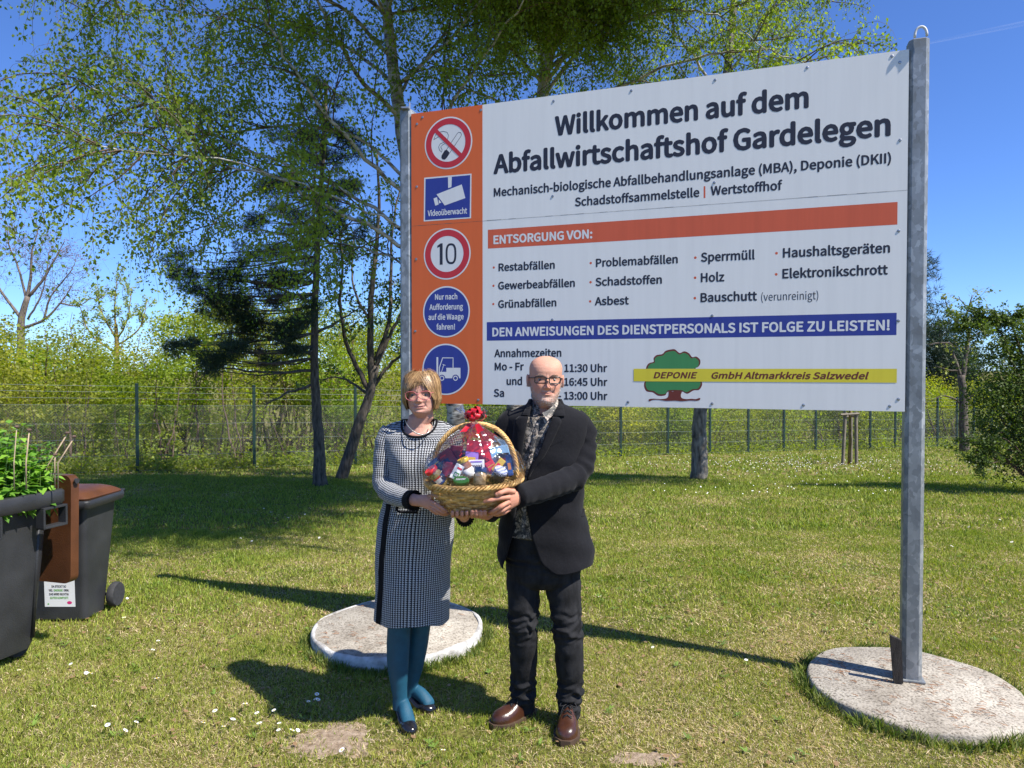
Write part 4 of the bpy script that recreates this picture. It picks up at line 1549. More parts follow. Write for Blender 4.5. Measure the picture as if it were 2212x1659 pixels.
# bare tree at the far left and the pale columnar poplar beside it
q = P(70, 800, 34); BB = Vector((q.x, q.y, fz(q.x, q.y)))
leafy('bare_tree', 'leafless reddish-grey tree against the sky at the far left', 'tree', BB,
      [([BB, P(52, 800, 34), P(45, 700, 34), P(60, 640, 34)], .22, .12), (pxp([(55, 660, 34), (66, 600, 34), (70, 540, 34), (85, 490, 34)]), .10, .02),
       (pxp([(48, 690, 34), (10, 640, 34), (-20, 590, 34), (-30, 530, 34)]), .08, .02), (pxp([(62, 640, 34), (95, 600, 34), (118, 560, 34), (140, 520, 34)]), .08, .015),
       (pxp([(58, 650, 34), (40, 580, 34), (20, 530, 34), (15, 480, 34)]), .07, .015), (pxp([(47, 710, 34), (95, 690, 34), (130, 655, 34), (160, 610, 34)]), .08, .015),
       (pxp([(95, 690, 34), (110, 640, 34), (150, 590, 34), (165, 560, 34)]), .06, .012), (pxp([(130, 655, 34), (170, 660, 34), (200, 640, 34)]), .05, .01), (pxp([(60, 690, 34), (88, 640, 34), (100, 590, 34), (105, 545, 34)]), .05, .012)],
      43, 5, .07, (.12, .07, .05), (.25, .15, .10), M_BARK_OAK, 3.4, 1.5, 1.6, .05, .35)
q = P(240, 800, 27); BB = Vector((q.x, q.y, fz(q.x, q.y)))
leafy('poplar_tree', 'pale green columnar young poplar rising above the thicket at left', 'tree', BB,
      [([BB, P(252, 780, 27), P(250, 700, 27)], .12, .06), (pxp([(250, 720, 27), (248, 660, 27), (252, 600, 27)]), .05, .01), (pxp([(250, 730, 27), (222, 680, 27), (208, 630, 27)]), .04, .01),
       (pxp([(250, 740, 27), (275, 690, 27), (285, 620, 27)]), .04, .01), (pxp([(248, 750, 27), (300, 710, 27), (318, 650, 27)]), .04, .01), (pxp([(246, 760, 27), (195, 720, 27), (170, 655, 27)]), .04, .01)],
      44, 42, .09, (.16, .22, .05), (.42, .48, .14), M_LICHEN, 4.5, .55, .5, -.3, .8, M_LEAF)

# sapling tied between stakes
SB_ = G(1834, 1003); ys = SB_.y
leafy('sapling', 'thin young tree with lichen-yellow stem tied inside wooden stakes', 'tree', SB_,
      [([SB_, P(1836, 950, ys), P(1836, 890, ys), P(1838, 840, ys)], .045, .03), (pxp([(1838, 850, ys), (1840, 800, ys), (1842, 740, ys)]), .025, .008), (pxp([(1838, 850, ys), (1825, 800, ys), (1812, 760, ys)]), .018, .006), (pxp([(1838, 845, ys), (1855, 805, ys), (1868, 770, ys)]), .018, .006)],
      45, 20, .06, (.05, .11, .02), (.16, .24, .05), M_LICHEN, 2.5, .5, .5)
M_STAKE = M('stake_wood', (.20, .17, .13), .9, .3, 12, .5, 40, stretch=(3, 3, .6))
st = thing('tree_stakes', 'three weathered wooden stakes with cross battens round the young tree', 'tree support', tuple(SB_))
for (x0, x1, dy) in ((1820, 1826, -.1), (1850, 1849, -.1), (1838, 1838, .45)):
    mb = MB(); mb.tube([P(x0, 1003 - dy * 14, ys + dy) + Vector((0, 0, -.08)), P(x1, 890, ys + dy)], .045, 10); mb.build('stake', M_STAKE, st, smooth=True, sharp=50)
for a, b_ in (((1816, 896, ys - .16), (1856, 894, ys - .16)), ((1822, 900, ys), (1840, 899, ys + .45)), ((1852, 898, ys), (1836, 899, ys + .45))):
    mb = MB(); mb.tube([P(*a), P(*b_)], .035, 4); mb.build('batten', M_STAKE, st)

# gnarled young tree on the right
RB = G(2083, 976); yr = RB.y
leafy('gnarled_tree', 'gnarled dark-stemmed young tree with a few fresh leaves before the right fence', 'tree', RB,
      [([RB + Vector((0, 0, -.05)), P(2082, 920, yr), P(2080, 850, yr), P(2076, 810, yr)], .17, .12),
       (pxp([(2078, 830, yr), (2085, 780, yr), (2092, 730, yr), (2086, 690, yr), (2095, 660, yr), (2100, 637, yr)]), .10, .015),
       (pxp([(2077, 815, yr), (2060, 770, yr), (2055, 745, yr), (2030, 740, yr), (2008, 745, yr)]), .07, .015),
       (pxp([(2080, 875, yr), (2058, 860, yr), (2035, 855, yr), (2010, 868, yr)]), .05, .012), (pxp([(2082, 870, yr), (2105, 850, yr), (2120, 835, yr)]), .05, .012),
       (pxp([(2088, 710, yr), (2060, 690, yr), (2046, 660, yr), (2042, 640, yr)]), .035, .008), (pxp([(2090, 690, yr), (2115, 680, yr), (2135, 660, yr)]), .035, .008),
       (pxp([(2094, 665, yr), (2080, 655, yr), (2070, 640, yr)]), .03, .008), (pxp([(2076, 800, yr), (2050, 800, yr), (2020, 790, yr)]), .045, .012), (pxp([(2090, 740, yr), (2110, 720, yr), (2130, 715, yr)]), .04, .01)],
      47, 7, .12, (.14, .17, .03), (.32, .34, .08), M_BARK, 1.5, .8, .8, 0, .2)


# ------------------------------------------------------------------ bushes
def bush(name, label, base, blobs, seed, n, leaf, lo, hi, stems=8, mat=None, arch=()):
    g = np.random.default_rng(seed)
    root = thing(name, label, 'bush', tuple(base))
    mt = MB()
    A, CL = [], []
    for (c, r) in blobs:
        c = np.array(c)
        m = int(n * np.prod(r) ** (2 / 3.))
        # smaller sprays packed through the blob, so gaps and clumps show
        ns = max(5, m // 70)
        d = g.normal(0, 1, (ns, 3)); d /= np.linalg.norm(d, axis=1)[:, None]
        sc = c + d * (g.uniform(.2, 1, (ns, 1)) ** .5) * np.array(r)
        k = g.integers(0, ns, m)
        sr = min(r) * .28
        A.append(sc[k] + g.normal(0, 1, (m, 3)) * sr * np.array((1, 1, .55)))
        CL.append(g.uniform(0, 1, ns)[k])
        for _ in range(3):
            e = sc[g.integers(0, ns)]
            limb(mt, [Vector(base) + Vector((g.normal(0, .1), g.normal(0, .1), 0)), Vector((np.array(base) * .4 + e * .6)) + Vector((0, 0, .2)), Vector(e)], .022, .005, 4, 8, .02)
    for pts in arch:
        p, _ = limb(mt, pts, .02, .004, 4, None, .02)
        tw = twigs_from(mt, p, g, 1.2, .5, .004, 1, .4, 5, .1, .1, 3)
        q = along(tw + [p], n * .05, g, .04)
        A.append(q); CL.append(g.uniform(.3, 1, len(q)))
    A = np.vstack(A); CL = np.concatenate(CL)
    tag(mt.build('stems', M_TWIG, root), kind='stuff')
    V = leaf_cards(A, leaf, g, .45, .6)
    tri_mesh('foliage', V.reshape(-1, 3), 4, mat or M_LEAF_D, root, tint=tints(len(A), g, lo, hi, CL))
    return root


yq = 12.6
bb = P(2260, 1050, yq); bb.z = fz(bb.x, bb.y)
bl = [(P(2195, 990, yq), (.45, .6, .45)), (P(2150, 900, yq + .3), (.5, .6, .55)), (P(2210, 880, yq), (.8, .9, .8)), (P(2160, 800, yq + .4), (.55, .7, .55)), (P(2230, 800, yq), (.8, .9, .75)), (P(2290, 850, yq), (.9, 1, 1.3)),
      (P(2190, 755, yq + .4), (.45, .6, .35)), (P(2290, 980, yq), (.9, .9, .6)), (P(2120, 940, yq), (.30, .4, .35)), (P(2140, 850, yq), (.4, .5, .4)), (P(2330, 790, yq), (.9, .9, .85)), (P(2105, 990, yq - .2), (.16, .2, .22)), (P(2125, 965, yq - .2), (.2, .2, .25))]
bush('shrub', 'large dark green arching shrub at the right edge of the lawn', bb, bl, 51, 4300, .055, (.022, .045, .012), (.14, .20, .035),
     arch=[[bb + Vector((-.1, 0, 0)), P(2180, 760, yq), P(2120, 700, yq), P(2070, 710, yq)], [bb, P(2200, 740, yq), P(2150, 690, yq), P(2110, 680, yq), P(2060, 720, yq)], [bb, P(2220, 720, yq), P(2200, 680, yq), P(2170, 690, yq)], [bb, P(2180, 940, yq), P(2130, 960, yq - .2), P(2095, 995, yq - .3)]])


# thicket that fills everything beyond the fence
def thicket():
    g = np.random.default_rng(61)
    A, CL, SZ, HUE = [], [], [], []
    mt = MB()
    top = [(-150, 690), (0, 715), (60, 700), (130, 705), (200, 730), (280, 705), (360, 690), (430, 630), (520, 615), (600, 640), (700, 625), (760, 640), (860, 640), (1000, 800), (1300, 820), (1500, 830), (1750, 820), (1950, 800), (2010, 800), (2110, 845), (2300, 850)]
    tx, ty = np.array([a for a, _ in top]), np.array([b for _, b in top])
    shr = [(p + g.normal(0, 9), g.exponential(2.2), g.normal(0, 26), g.uniform(0, 1), g.uniform(.55, 1.15)) for p in np.linspace(-900, 3100, 134)]
    for i in range(1750):
        sp_, sd, stp, sh_, sb_ = shr[g.integers(0, len(shr))]
        px = sp_ + g.normal(0, 19)
        t = fence_hit(px)
        fy = (FA + FD * t).y
        y = fy + .9 + sd + abs(g.normal(0, .8))
        if px > 1950: y += 1.0
        gnd = fz(0, y)
        ztop = P(px, np.interp(px, tx, ty) + stp + abs(px - sp_) * 1.1, y).z
        hmax = max(1.2, ztop - gnd)
        fr = min(1, .62 + (y - fy) * .14)
        zc = gnd + g.uniform(.12, .93 * fr) * hmax
        r = g.uniform(.35, .8) * (1.25 if px > 1000 else 1)
        x = (px - CX) / F * y
        c = np.array((x, y, zc))
        m = int(g.uniform(120, 240) * (r / .5) ** 1.4)
        ns = max(4, m // 22)
        d = g.normal(0, 1, (ns, 3)); d /= np.linalg.norm(d, axis=1)[:, None]
        sc = c + d * (g.uniform(.1, 1, (ns, 1)) ** .45) * r * np.array((1.15, .9, .8))
        k = g.integers(0, ns, m)
        A.append(sc[k] + g.normal(0, 1, (m, 3)) * np.array((.13, .13, .075)) * (r / .5))
        CL.append(np.clip((g.uniform(0, 1) * .5 + g.uniform(0, .6, ns)[k]) * sb_, 0, 1))
        HUE.append(np.full(m, np.clip(sh_ + g.normal(0, .12), 0, 1)))
        if i % 2 == 0:
            e = sc[0]
            b = Vector((x + g.normal(0, .5), y + g.normal(0, .4), gnd - .05))
            limb(mt, [b, Vector(((b.x + e[0]) / 2 + g.normal(0, .15), (b.y + e[1]) / 2, (b.z + e[2]) / 2)), Vector(e)], g.uniform(.012, .04), .006, 4, 9, .025)
    for i in range(960):                                    # taller growth further back closes the view
        px = g.uniform(-900, 3100)
        fy = (FA + FD * fence_hit(px)).y
        y = fy + g.uniform(3.2, 9)
        gnd = fz(0, y)
        hmax = max(1.5, P(px, np.interp(px, tx, ty) + g.normal(6, 14), y).z - gnd)
        r = g.uniform(.5, 1.0)
        zc = gnd + max(.3, g.uniform(.3, 1.0) ** .8 * (hmax - r * .6))
        c = np.array(((px - CX) / F * y, y, zc))
        m = int(g.uniform(110, 200) * (r / .6) ** 1.3)
        ns = max(4, m // 20)
        d = g.normal(0, 1, (ns, 3)); d /= np.linalg.norm(d, axis=1)[:, None]
        sc = c + d * (g.uniform(.1, 1, (ns, 1)) ** .45) * r * np.array((1.0, .9, 1.0))
        k = g.integers(0, ns, m)
        A.append(sc[k] + g.normal(0, 1, (m, 3)) * np.array((.16, .16, .11)) * (r / .5))
        CL.append(np.clip(g.uniform(0, 1) * .6 + g.uniform(0, .55, ns)[k], 0, 1))
        HUE.append(np.full(m, g.uniform(0, 1.2)))
        if i % 2:
            limb(mt, [Vector((c[0] + g.normal(0, .4), y, gnd - .05)), Vector((c[0], y, (gnd + zc) / 2)), Vector(sc[0]), Vector(sc[0]) + Vector((g.normal(0, .2), 0, r))], g.uniform(.02, .05), .006, 4, 9, .03)
    for i in range(260):                                    # thin upright canes in front
        px = g.uniform(-150, 900) if i % 2 else g.uniform(1250, 2300)
        fy = (FA + FD * fence_hit(px)).y
        y = fy + g.uniform(.3, 1.6)
        x = (px - CX) / F * y
        gnd = fz(0, y)
        h = g.uniform(.6, 2.4)
        dx = g.normal(0, .35) * h
        limb(mt, [Vector((x, y, gnd)), Vector((x + dx * .35, y, gnd + h * .6)), Vector((x + dx, y + g.normal(0, .2), gnd + h))], .010, .003, 3, 6, .02)
    A, CL, HUE = np.vstack(A), np.concatenate(CL), np.concatenate(HUE) * .75
    # low growth along the foot of the fence
    px = g.uniform(-150, 2300, 26000)
    fy = np.array([(FA + FD * fence_hit(p)).y for p in px])
    y = fy + g.exponential(.9, len(px)) - .1
    z = gz(y) + np.abs(g.normal(0, .22, len(px)))
    A = np.vstack([A, np.stack([(px - CX) / F * y, y, z], -1)])
    CL = np.concatenate([CL, g.uniform(0, .9, len(px))]); HUE = np.concatenate([HUE, g.uniform(0, .6, len(px))])
    V = leaf_cards(A, .090, g, .35, .62)
    lo = np.array([[.075, .105, .016]]); hi1 = np.array([[.29, .41, .045]]); hi2 = np.array([[.52, .47, .075]])
    k = np.clip(CL[:, None] * .75 + g.uniform(0, .35, (len(A), 1)), 0, 1)
    hi = hi1 * (1 - HUE[:, None]) + hi2 * HUE[:, None]
    o = tri_mesh('thicket', V.reshape(-1, 3), 4, M_LEAF, tint=lo * (1 - k) + hi * k)
    tag(o, 'dense yellow-green spring thicket beyond the fence', 'thicket', kind='stuff')
    print('thicket leaves', len(A))
    tag(mt.build('thicket_stems', M_TWIG), 'tangle of thin brown stems inside the thicket', 'undergrowth', kind='stuff')


thicket()
# ------------------------------------------------------------------ waste bins at the left
def bin_plastic(name, col, rough=.45):
    return M(name, col, rough, .30, 5, .2, 120, spec=.45, detail=10)


M_BINGREY = bin_plastic('bin_grey_plastic', (.030, .031, .034))
M_BINBROWN = bin_plastic('bin_brown_plastic', (.105, .038, .014))
M_RUBBER = M('wheel_rubber', (.03, .03, .032), .8, .3, 40)
M_SOIL = M('planting_soil', (.05, .035, .025), .95, .4, 40, .8, 90)
M_PAPER = M('label_white', (.78, .78, .76), .5, .04, 6)
M_LGREEN = M('label_green', (.16, .42, .08), .5, .05)
M_LPINK = M('label_pink', (.65, .03, .18), .5, .05)
M_LBLACK = M('label_black', (.03, .03, .035), .5, .05)


def rrect(a0, a1, b0, b1, r, n=5):
    pts = []
    for (ca, cb, t0) in ((a1 - r, b1 - r, 0), (a0 + r, b1 - r, 1), (a0 + r, b0 + r, 2), (a1 - r, b0 + r, 3)):
        for k in range(n + 1):
            t = (t0 + k / n) * math.pi / 2
            pts.append((ca + r * math.cos(t), cb + r * math.sin(t)))
    return pts


def place(o, L, Wd):
    o, L, Wd = Vector(o), Vector((*L, 0)), Vector((*Wd, 0))
    return lambda a, b, z: o + L * a + Wd * b + Vector((0, 0, z))


def wheel(root, c, axis, r, w, spokes=6):
    mb = MB()
    mb.lathe(tuple(Vector(c) - Vector(axis) * w / 2), [(r * .68, 0), (r * .92, 0), (r, w * .2), (r, w * .8), (r * .92, w), (r * .68, w)], axis, 28)
    wh = mb.build('wheel', M_RUBBER, root, smooth=True, sharp=40)
    mb = MB()
    mb.lathe(tuple(Vector(c) - Vector(axis) * w * .35), [(r * .2, 0), (r * .2, w * .75), (.004, w * .78)], axis, 14)
    mb.lathe(tuple(Vector(c) - Vector(axis) * w * .4), [(r * .58, 0), (r * .70, 0), (r * .70, w * .86), (r * .58, w * .86)], axis, 28)
    ax = Vector(axis).normalized()
    u = ax.orthogonal().normalized(); v = ax.cross(u)
    for k in range(spokes):
        a = k * 2 * math.pi / spokes
        d = u * math.cos(a) + v * math.sin(a)
        mb.tube([Vector(c) + d * r * .15 + ax * w * .3, Vector(c) + d * r * .62 + ax * w * .3], r * .07, 6)
    mb.build('rim', M_BINGREY, wh, smooth=True, sharp=40)
    return wh


# --- planter: an open grey bin filled with nettle-like plants, brown lid hanging behind
L1_, W1_ = (.27, .963), (.963, -.27)
pl = place((-2.685, 4.30, 0), L1_, W1_)          # origin = far right corner of the rim; a runs away, b to the right
planter = thing('planter_bin', 'big dark grey wheeled bin used as a planter, brown lid hanging open behind', 'waste bin', tuple(pl(-.36, -.33, 0)))
rows = []
for (z, i, r) in ((.055, .155, .07), (.09, .145, .06), (.30, .128, .05), (.60, .105, .045), (.93, .085, .04), (.93, .10, .04)):
    rows.append([tuple(pl(a, b, z)) for a, b in rrect(-.72 + i, -i * .7, -.64 + i, -i * 1.05, r)])
bd = MB().grid(rows, True, True).build('body', M_BINGREY, planter, smooth=True, sharp=35)
# rim with lugs and pocket recesses
mb = MB()
rows = []
for (z, i, r) in ((.905, .080, .04), (.905, .018, .045), (.925, .006, .05), (.985, .006, .05), (.997, .014, .05), (.997, .055, .04), (.93, .065, .04)):
    rows.append([tuple(pl(a, b, z)) for a, b in rrect(-.72 + i, -i, -.64 + i, -i, r)])
mb.grid(rows, True, False)
rim = mb.build('rim', M_BINGREY, planter, smooth=True, sharp=35)
for a0 in (-.46, -.05):                           # hanging lugs: a frame round a dark pocket
    mb = MB()
    rot = Matrix.Rotation(math.atan2(L1_[1], L1_[0]), 4, 'Z')
    for (da, dz, sa_, sz_) in ((0, -.006, .16, .014), (-.074, -.065, .014, .11), (.074, -.065, .014, .11), (0, -.118, .16, .014)):
        mb.box(tuple(pl(a0 + da - .05, -.028, .905 + dz)), (sa_, .06, sz_), rot, .003)
    mb.build('lug', M_BINGREY, rim)
mb = MB()
mb.grid([[tuple(pl(a, b, z)) for a, b in rrect(-.62, -.09, -.54, -.10, .03)] for z in (.80, .93)], True, True)
mb.build('soil', M_SOIL, planter)
# ribs moulded into the flank
for a0 in (-.12,):
    mb = MB()
    mb.tube([pl(a0, -.098, .90), pl(a0 - .01, -.118, .55), pl(a0 - .02, -.142, .12)], .011, 8)
    mb.build('moulded_rib', M_BINGREY, bd, smooth=True)
# the lid
mb = MB()
rows = []
for (a, i, r) in ((.028, .0, .05), (.035, .0, .05), (.085, .0, .05), (.105, .03, .05), (.108, .10, .04)):
    rows.append([tuple(pl(a + .02 * (zz - .7), b, zz)) for b, zz in rrect(-.61 + i, -.03 - i, .40 + i, 1.065 - i * .3, r)])
mb.grid(rows, True, True, flip=True)
lid = mb.build('lid', M_BINBROWN, planter, smooth=True, sharp=40)
mb = MB()
mb.tube([pl(.06, -.02, 1.03), pl(.06, -.008, 1.03)], .016, 14)
mb.build('hinge_pin', M_LBLACK, lid, smooth=True, sharp=40)
for b in (-.52, -.24):
    wheel(planter, tuple(pl(-.16, b, .07)), (W1_[0], W1_[1], 0), .07, .05)


def planter_plants():
    g = np.random.default_rng(71)
    V, C = [], []
    root = thing('bin_plants', 'fresh green nettle-like plants growing out of the grey planter bin', 'plant', tuple(pl(-.34, -.3, .93)))
    ms = MB()
    for i in range(420):
        a, b = g.uniform(-.66, -.03), g.uniform(-.56, -.07)
        edge = min(b + .58, -b - .02, .0 - a + .02, a + .72)
        h = g.uniform(.17, .35) * (.45 + min(1, edge / .2) * .75) * (1.15 if a > -.4 else .95)
        p0 = np.array(pl(a, b, .92))
        lean = g.normal(0, .05, 2)
        p1 = p0 + np.array((lean[0], lean[1], h))
        ms.tube([p0, (p0 + p1) / 2 + g.normal(0, .008, 3), p1], [.0035, .003, .0015], 4)
        n = int(4 + h * 40)
        for k in range(n):
            u = (k + .7) / n
            c = p0 + (p1 - p0) * u
            az = k * 2.4 + g.uniform(-.4, .4)
            s_ = g.uniform(.034, .066) * (1.25 - .45 * u)
            el = g.uniform(-.5, .5) + (u - .6) * .9
            d = np.array((math.cos(az) * math.cos(el), math.sin(az) * math.cos(el), math.sin(el)))
            s = np.cross(d, (0, 0, 1)); s /= np.linalg.norm(s) + 1e-9
            up = np.cross(s, d)
            st_ = c + d * s_ * .25
            w = s_ * .42
            V.append([st_, st_ + d * s_ * .22 + s * w + up * .006, st_ + d * s_ * .6 + s * w * .75, st_ + d * s_ * 1.15 - up * .012, st_ + d * s_ * .6 - s * w * .75, st_ + d * s_ * .22 - s * w + up * .006])
            t = g.uniform(0, 1)
            C.append(np.array((.09, .22, .03)) * (1 - t) + np.array((.26, .46, .06)) * t)
    tri_mesh('foliage', np.array(V), 6, leaf_mat('nettle_leaf', .3, .4), root, tint=np.array(C))
    ms.build('stems', M_STEM, root)
    M_DRY = M('dry_stalk', (.38, .29, .19), .9, .3, 30)
    M_HEAD = M('dry_seed_head', (.13, .085, .06), .95, .4, 90, .8, 200)
    for (q0, q1, rad) in (((125, 1000, 4.15), (160, 946, 4.15), .004), ((100, 1010, 4.25), (145, 938, 4.25), .004),
                          ((118, 1000, 4.2), (119, 985, 4.2), .004), ((56, 1000, 4.0), (63, 932, 4.0), .004), ((30, 1000, 3.95), (36, 925, 3.95), .003)):
        a, b = P(*q0), P(*q1)
        mb = MB(); mb.tube([a + Vector((0, 0, -.15)), a, b], [rad, rad, rad * .8], 7); mb.build('dry_stalk', M_DRY, root, smooth=True)
        if rad < .008 or q1[0] == 160:
            mb = MB(); mb.sphere(tuple(b + Vector((0, 0, .008))), (.013, .013, .009), 8); mb.build('seed_head', M_HEAD, root, smooth=True)
planter_plants()

# --- second bin: brown lid, label, wheel
bx1, by0 = -2.945, 4.86
bin2 = thing('compost_bin', 'smaller dark grey wheeled bin with closed brown lid and white label, behind the planter', 'waste bin', (bx1 - .23, by0 + .2, 0))
def yf(z): return by0 + .012 - .035 * z           # the front leans out towards the top
rows = []
for (z, k, r) in ((-.01, 0, .05), (.03, 0, .045), (.40, .42, .04), (.765, .84, .035)):

    rows.append([(a, b, z) for a, b in rrect(bx1 - .44 - .02 * k, bx1 + .02 * k, yf(z), by0 + .27 + .15 * z, r)])
b2d = MB().grid(rows, True, True).build('body', M_BINGREY, bin2, smooth=True, sharp=35)
mb = MB(); rows = []
for (z, o, r) in ((.765, .0, .03), (.765, .052, .03), (.785, .062, .03), (.812, .062, .03), (.822, .055, .03), (.822, .0, .03)):
    rows.append([(a, b, z) for a, b in rrect(bx1 - .46 - o, bx1 + .015 + o, yf(.77) - o, by0 + .36 + o * .6, r)])
mb.grid(rows, True, True)
mb.build('rim', M_BINGREY, bin2, smooth=True, sharp=35)
mb = MB(); rows = []
for (z, o, r) in ((.824, .045, .04), (.836, .050, .04), (.850, .040, .05), (.872, .0, .06), (.885, -.05, .06), (.889, -.12, .05)):
    rows.append([(a, b, z - .014 * max(0, (b - by0 - .2) / .3)) for a, b in rrect(bx1 - .46 - o, bx1 + .015 + o, yf(.77) - o, by0 + .36 + o * .6, r)])
mb.grid(rows, True, True)
ld = mb.build('lid', M_BINBROWN, bin2, smooth=True, sharp=40)
mb = MB()
mb.tube([(bx1 - .40, yf(.8) - .055, .842), (bx1 - .22, yf(.8) - .068, .846), (bx1 - .02, yf(.8) - .055, .842)], .012, 8)
mb.build('lid_grip', M_BINBROWN, ld, smooth=True)
mb = MB()
mb.tube([(bx1 + .04, by0 + .36, .80), (bx1 + .04, by0 + .44, .815), (bx1 - .49, by0 + .44, .815), (bx1 - .49, by0 + .36, .80)], .014, 8)
mb.build('handle', M_BINGREY, bin2, smooth=True)
wheel(bin2, (bx1 + .045, by0 + .30, .075), (1, 0, 0), .088, .05)
wheel(bin2, (bx1 - .485, by0 + .30, .075), (1, 0, 0), .088, .05)
mb = MB(); mb.tube([(bx1 + .04, by0 + .30, .075), (bx1 - .48, by0 + .30, .075)], .012, 8); mb.build('axle', M_LBLACK, bin2, smooth=True)


def bf(x, z, n):
    return Vector((x, yf(z) - .0012 - n, z))


def bxz(px, py):
    d = ray(px, py); t = (by0 - .005) / d.y
    return d.x * t, CAMH + d.z * t


def label_quad(name, x0, x1, z0, z1, m, n=0.0, parent=None):
    mb = MB(); mb.add([bf(x0, z0, n), bf(x1, z0, n), bf(x1, z1, n), bf(x0, z1, n)], [range(4)])
    return mb.build(name, m, parent or b2d)


x0, zt = bxz(93.5, 1248); x1, zb = bxz(160.5, 1312)
lab = label_quad('label', x0, x1, zb, zt, M_PAPER)
hh = zt - zb
for parts, yy in (((('DA STECKT SO', 110, 141.5, M_LBLACK),), 1270), ((('VIEL', 103.5, 112.5, M_LBLACK), ('ENERGIE', 114.5, 134, M_LGREEN), ('DRIN.', 136, 147.5, M_LBLACK)), 1278.5),
                  ((('DAS WIRD RICHTIG', 104.5, 146.5, M_LBLACK),), 1287), ((('GUTER KOMPOST!', 106, 145.5, M_LGREEN),), 1295)):
    for t, a, b, m in parts:
        xa, za = bxz(a, yy); xb_, _ = bxz(b, yy)
        text_sz(t, xa, xb_, za, za, bxz(a, yy - 5)[1] - za, m, lab, .0006, .014, place=bf)
mb = MB()
cx_, cz_ = bxz(148, 1303)
mb.add([bf(cx_ + .017 * math.cos(a), cz_ + .011 * math.sin(a), .0006) for a in np.linspace(0, 6.28, 20, endpoint=False)], [range(20)])
mb.build('pink_badge', M_LPINK, lab)
mb = MB()
cx_, cz_ = bxz(102, 1306)
mb.add([bf(cx_ + .006 * math.cos(a), cz_ + .006 * math.sin(a), .0006) for a in np.linspace(0, 6.28, 16, endpoint=False)], [range(16)])
mb.build('green_badge', M_LGREEN, lab)
xa, za = bxz(140.5, 1141.5); xb_, _ = bxz(158.5, 1141.5)
text_sz('wedel', xa, xb_, za, za, .019, M_PAPER, b2d, .0006, .02, place=bf)
# ------------------------------------------------------------------ gift basket held between the two people
M_WICKER = M('wicker', (.60, .30, .085), .42, .35, 40, .4, 120, col2=(.90, .57, .21))
BC = P(1024, 1038, 3.12)                                     # centre of the rim
BROT = Matrix.Rotation(R(-2.2), 3, 'Y') @ Matrix.Rotation(R(6), 3, 'X')   # tipped a little towards the viewer
BA, BB_ = .206, .150


def bk(x, y, z):
    """basket coordinates: x to the right, y away, z up from the rim"""
    return BC + BROT @ Vector((x, y, z))


basket = thing('gift_basket', 'round honey-coloured wicker gift basket with a tall arched handle held between the two people', 'basket', tuple(bk(0, 0, -.135)))
BH = .135


def brad(t):
    """half axes at depth t (0 rim .. 1 bottom)"""
    k = 1 - .47 * t ** 1.25
    return BA * k, BB_ * k


mb = MB()
NW = 11
for i in range(NW):                                          # weavers, in and out round the stakes
    t = (i + .4) / NW
    a_, b_ = brad(t)
    pts = []
    for th in np.linspace(0, 2 * math.pi, 132):
        o = .0060 * math.sin(th * 11 + (math.pi if i % 2 else 0)) * (1 if t < .82 else .35)
        pts.append(bk((a_ + o) * math.cos(th), (b_ + o) * math.sin(th), -BH * t + .0012 * math.sin(th * 5 + i)))
    mb.tube(pts, .0030, 6, cap=False, ra=.0068)
for k in range(22):
    th = (k + .5) * 2 * math.pi / 22
    mb.tube([bk(brad(t)[0] * math.cos(th), brad(t)[1] * math.sin(th), -BH * t) for t in np.linspace(0, 1, 6)], .0032, 5)
a_, b_ = brad(1)
mb.add([bk(a_ * math.cos(t), b_ * math.sin(t), -BH) for t in np.linspace(0, 2 * math.pi, 40, endpoint=False)], [range(40)])
mb.build('woven_body', M_WICKER, basket, smooth=True)
mb = MB()
for s in range(4):                                           # plaited rim
    pts = []
    for th in np.linspace(0, 2 * math.pi, 200):
        ph = th * 17 + s * math.pi / 2
        pts.append(bk((BA + .004 + .008 * math.cos(ph)) * math.cos(th), (BB_ + .004 + .008 * math.cos(ph)) * math.sin(th), .004 + .009 * math.sin(ph)))
    mb.tube(pts, .0052, 6, cap=False)
for s in range(3):                                           # foot border
    pts = [bk((brad(.97)[0] + .003 + .004 * math.cos(th * 15 + s * 2.1)) * math.cos(th), (brad(.97)[1] + .003 + .004 * math.cos(th * 15 + s * 2.1)) * math.sin(th), -BH * .97 + .005 * math.sin(th * 15 + s * 2.1)) for th in np.linspace(0, 2 * math.pi, 160)]
    mb.tube(pts, .0042, 6, cap=False)
mb.build('plaited_rim', M_WICKER, basket, smooth=True)
mb = MB()
HH = .262
hpath = []
for a in np.linspace(0, math.pi, 80):
    ca, sa = math.cos(a), math.sin(a)
    hpath.append(bk(.190 * np.sign(ca) * abs(ca) ** .86 + .012 * sa, 0, HH * sa ** .9 - .01))
hp = np.array([tuple(q) for q in hpath])
tg = np.gradient(hp, axis=0); tg /= np.linalg.norm(tg, axis=1)[:, None]
yv = np.array(tuple(BROT @ Vector((0, 1, 0))))
nv = np.cross(tg, yv)
for s in range(5):
    ph = np.linspace(0, 2 * math.pi * 9, 80) + s * 2 * math.pi / 5
    mb.tube(hp + nv * (np.cos(ph) * .0068)[:, None] + yv * (np.sin(ph) * .0078)[:, None], .0048, 6)
mb.build('handle', M_WICKER, basket, smooth=True)

# ---- the goods inside, each a thing of its own
def glossy(name, col, rough=.3, var=.12, sc=20, col2=None):
    return M(name, col, rough, var, sc, col2=col2)


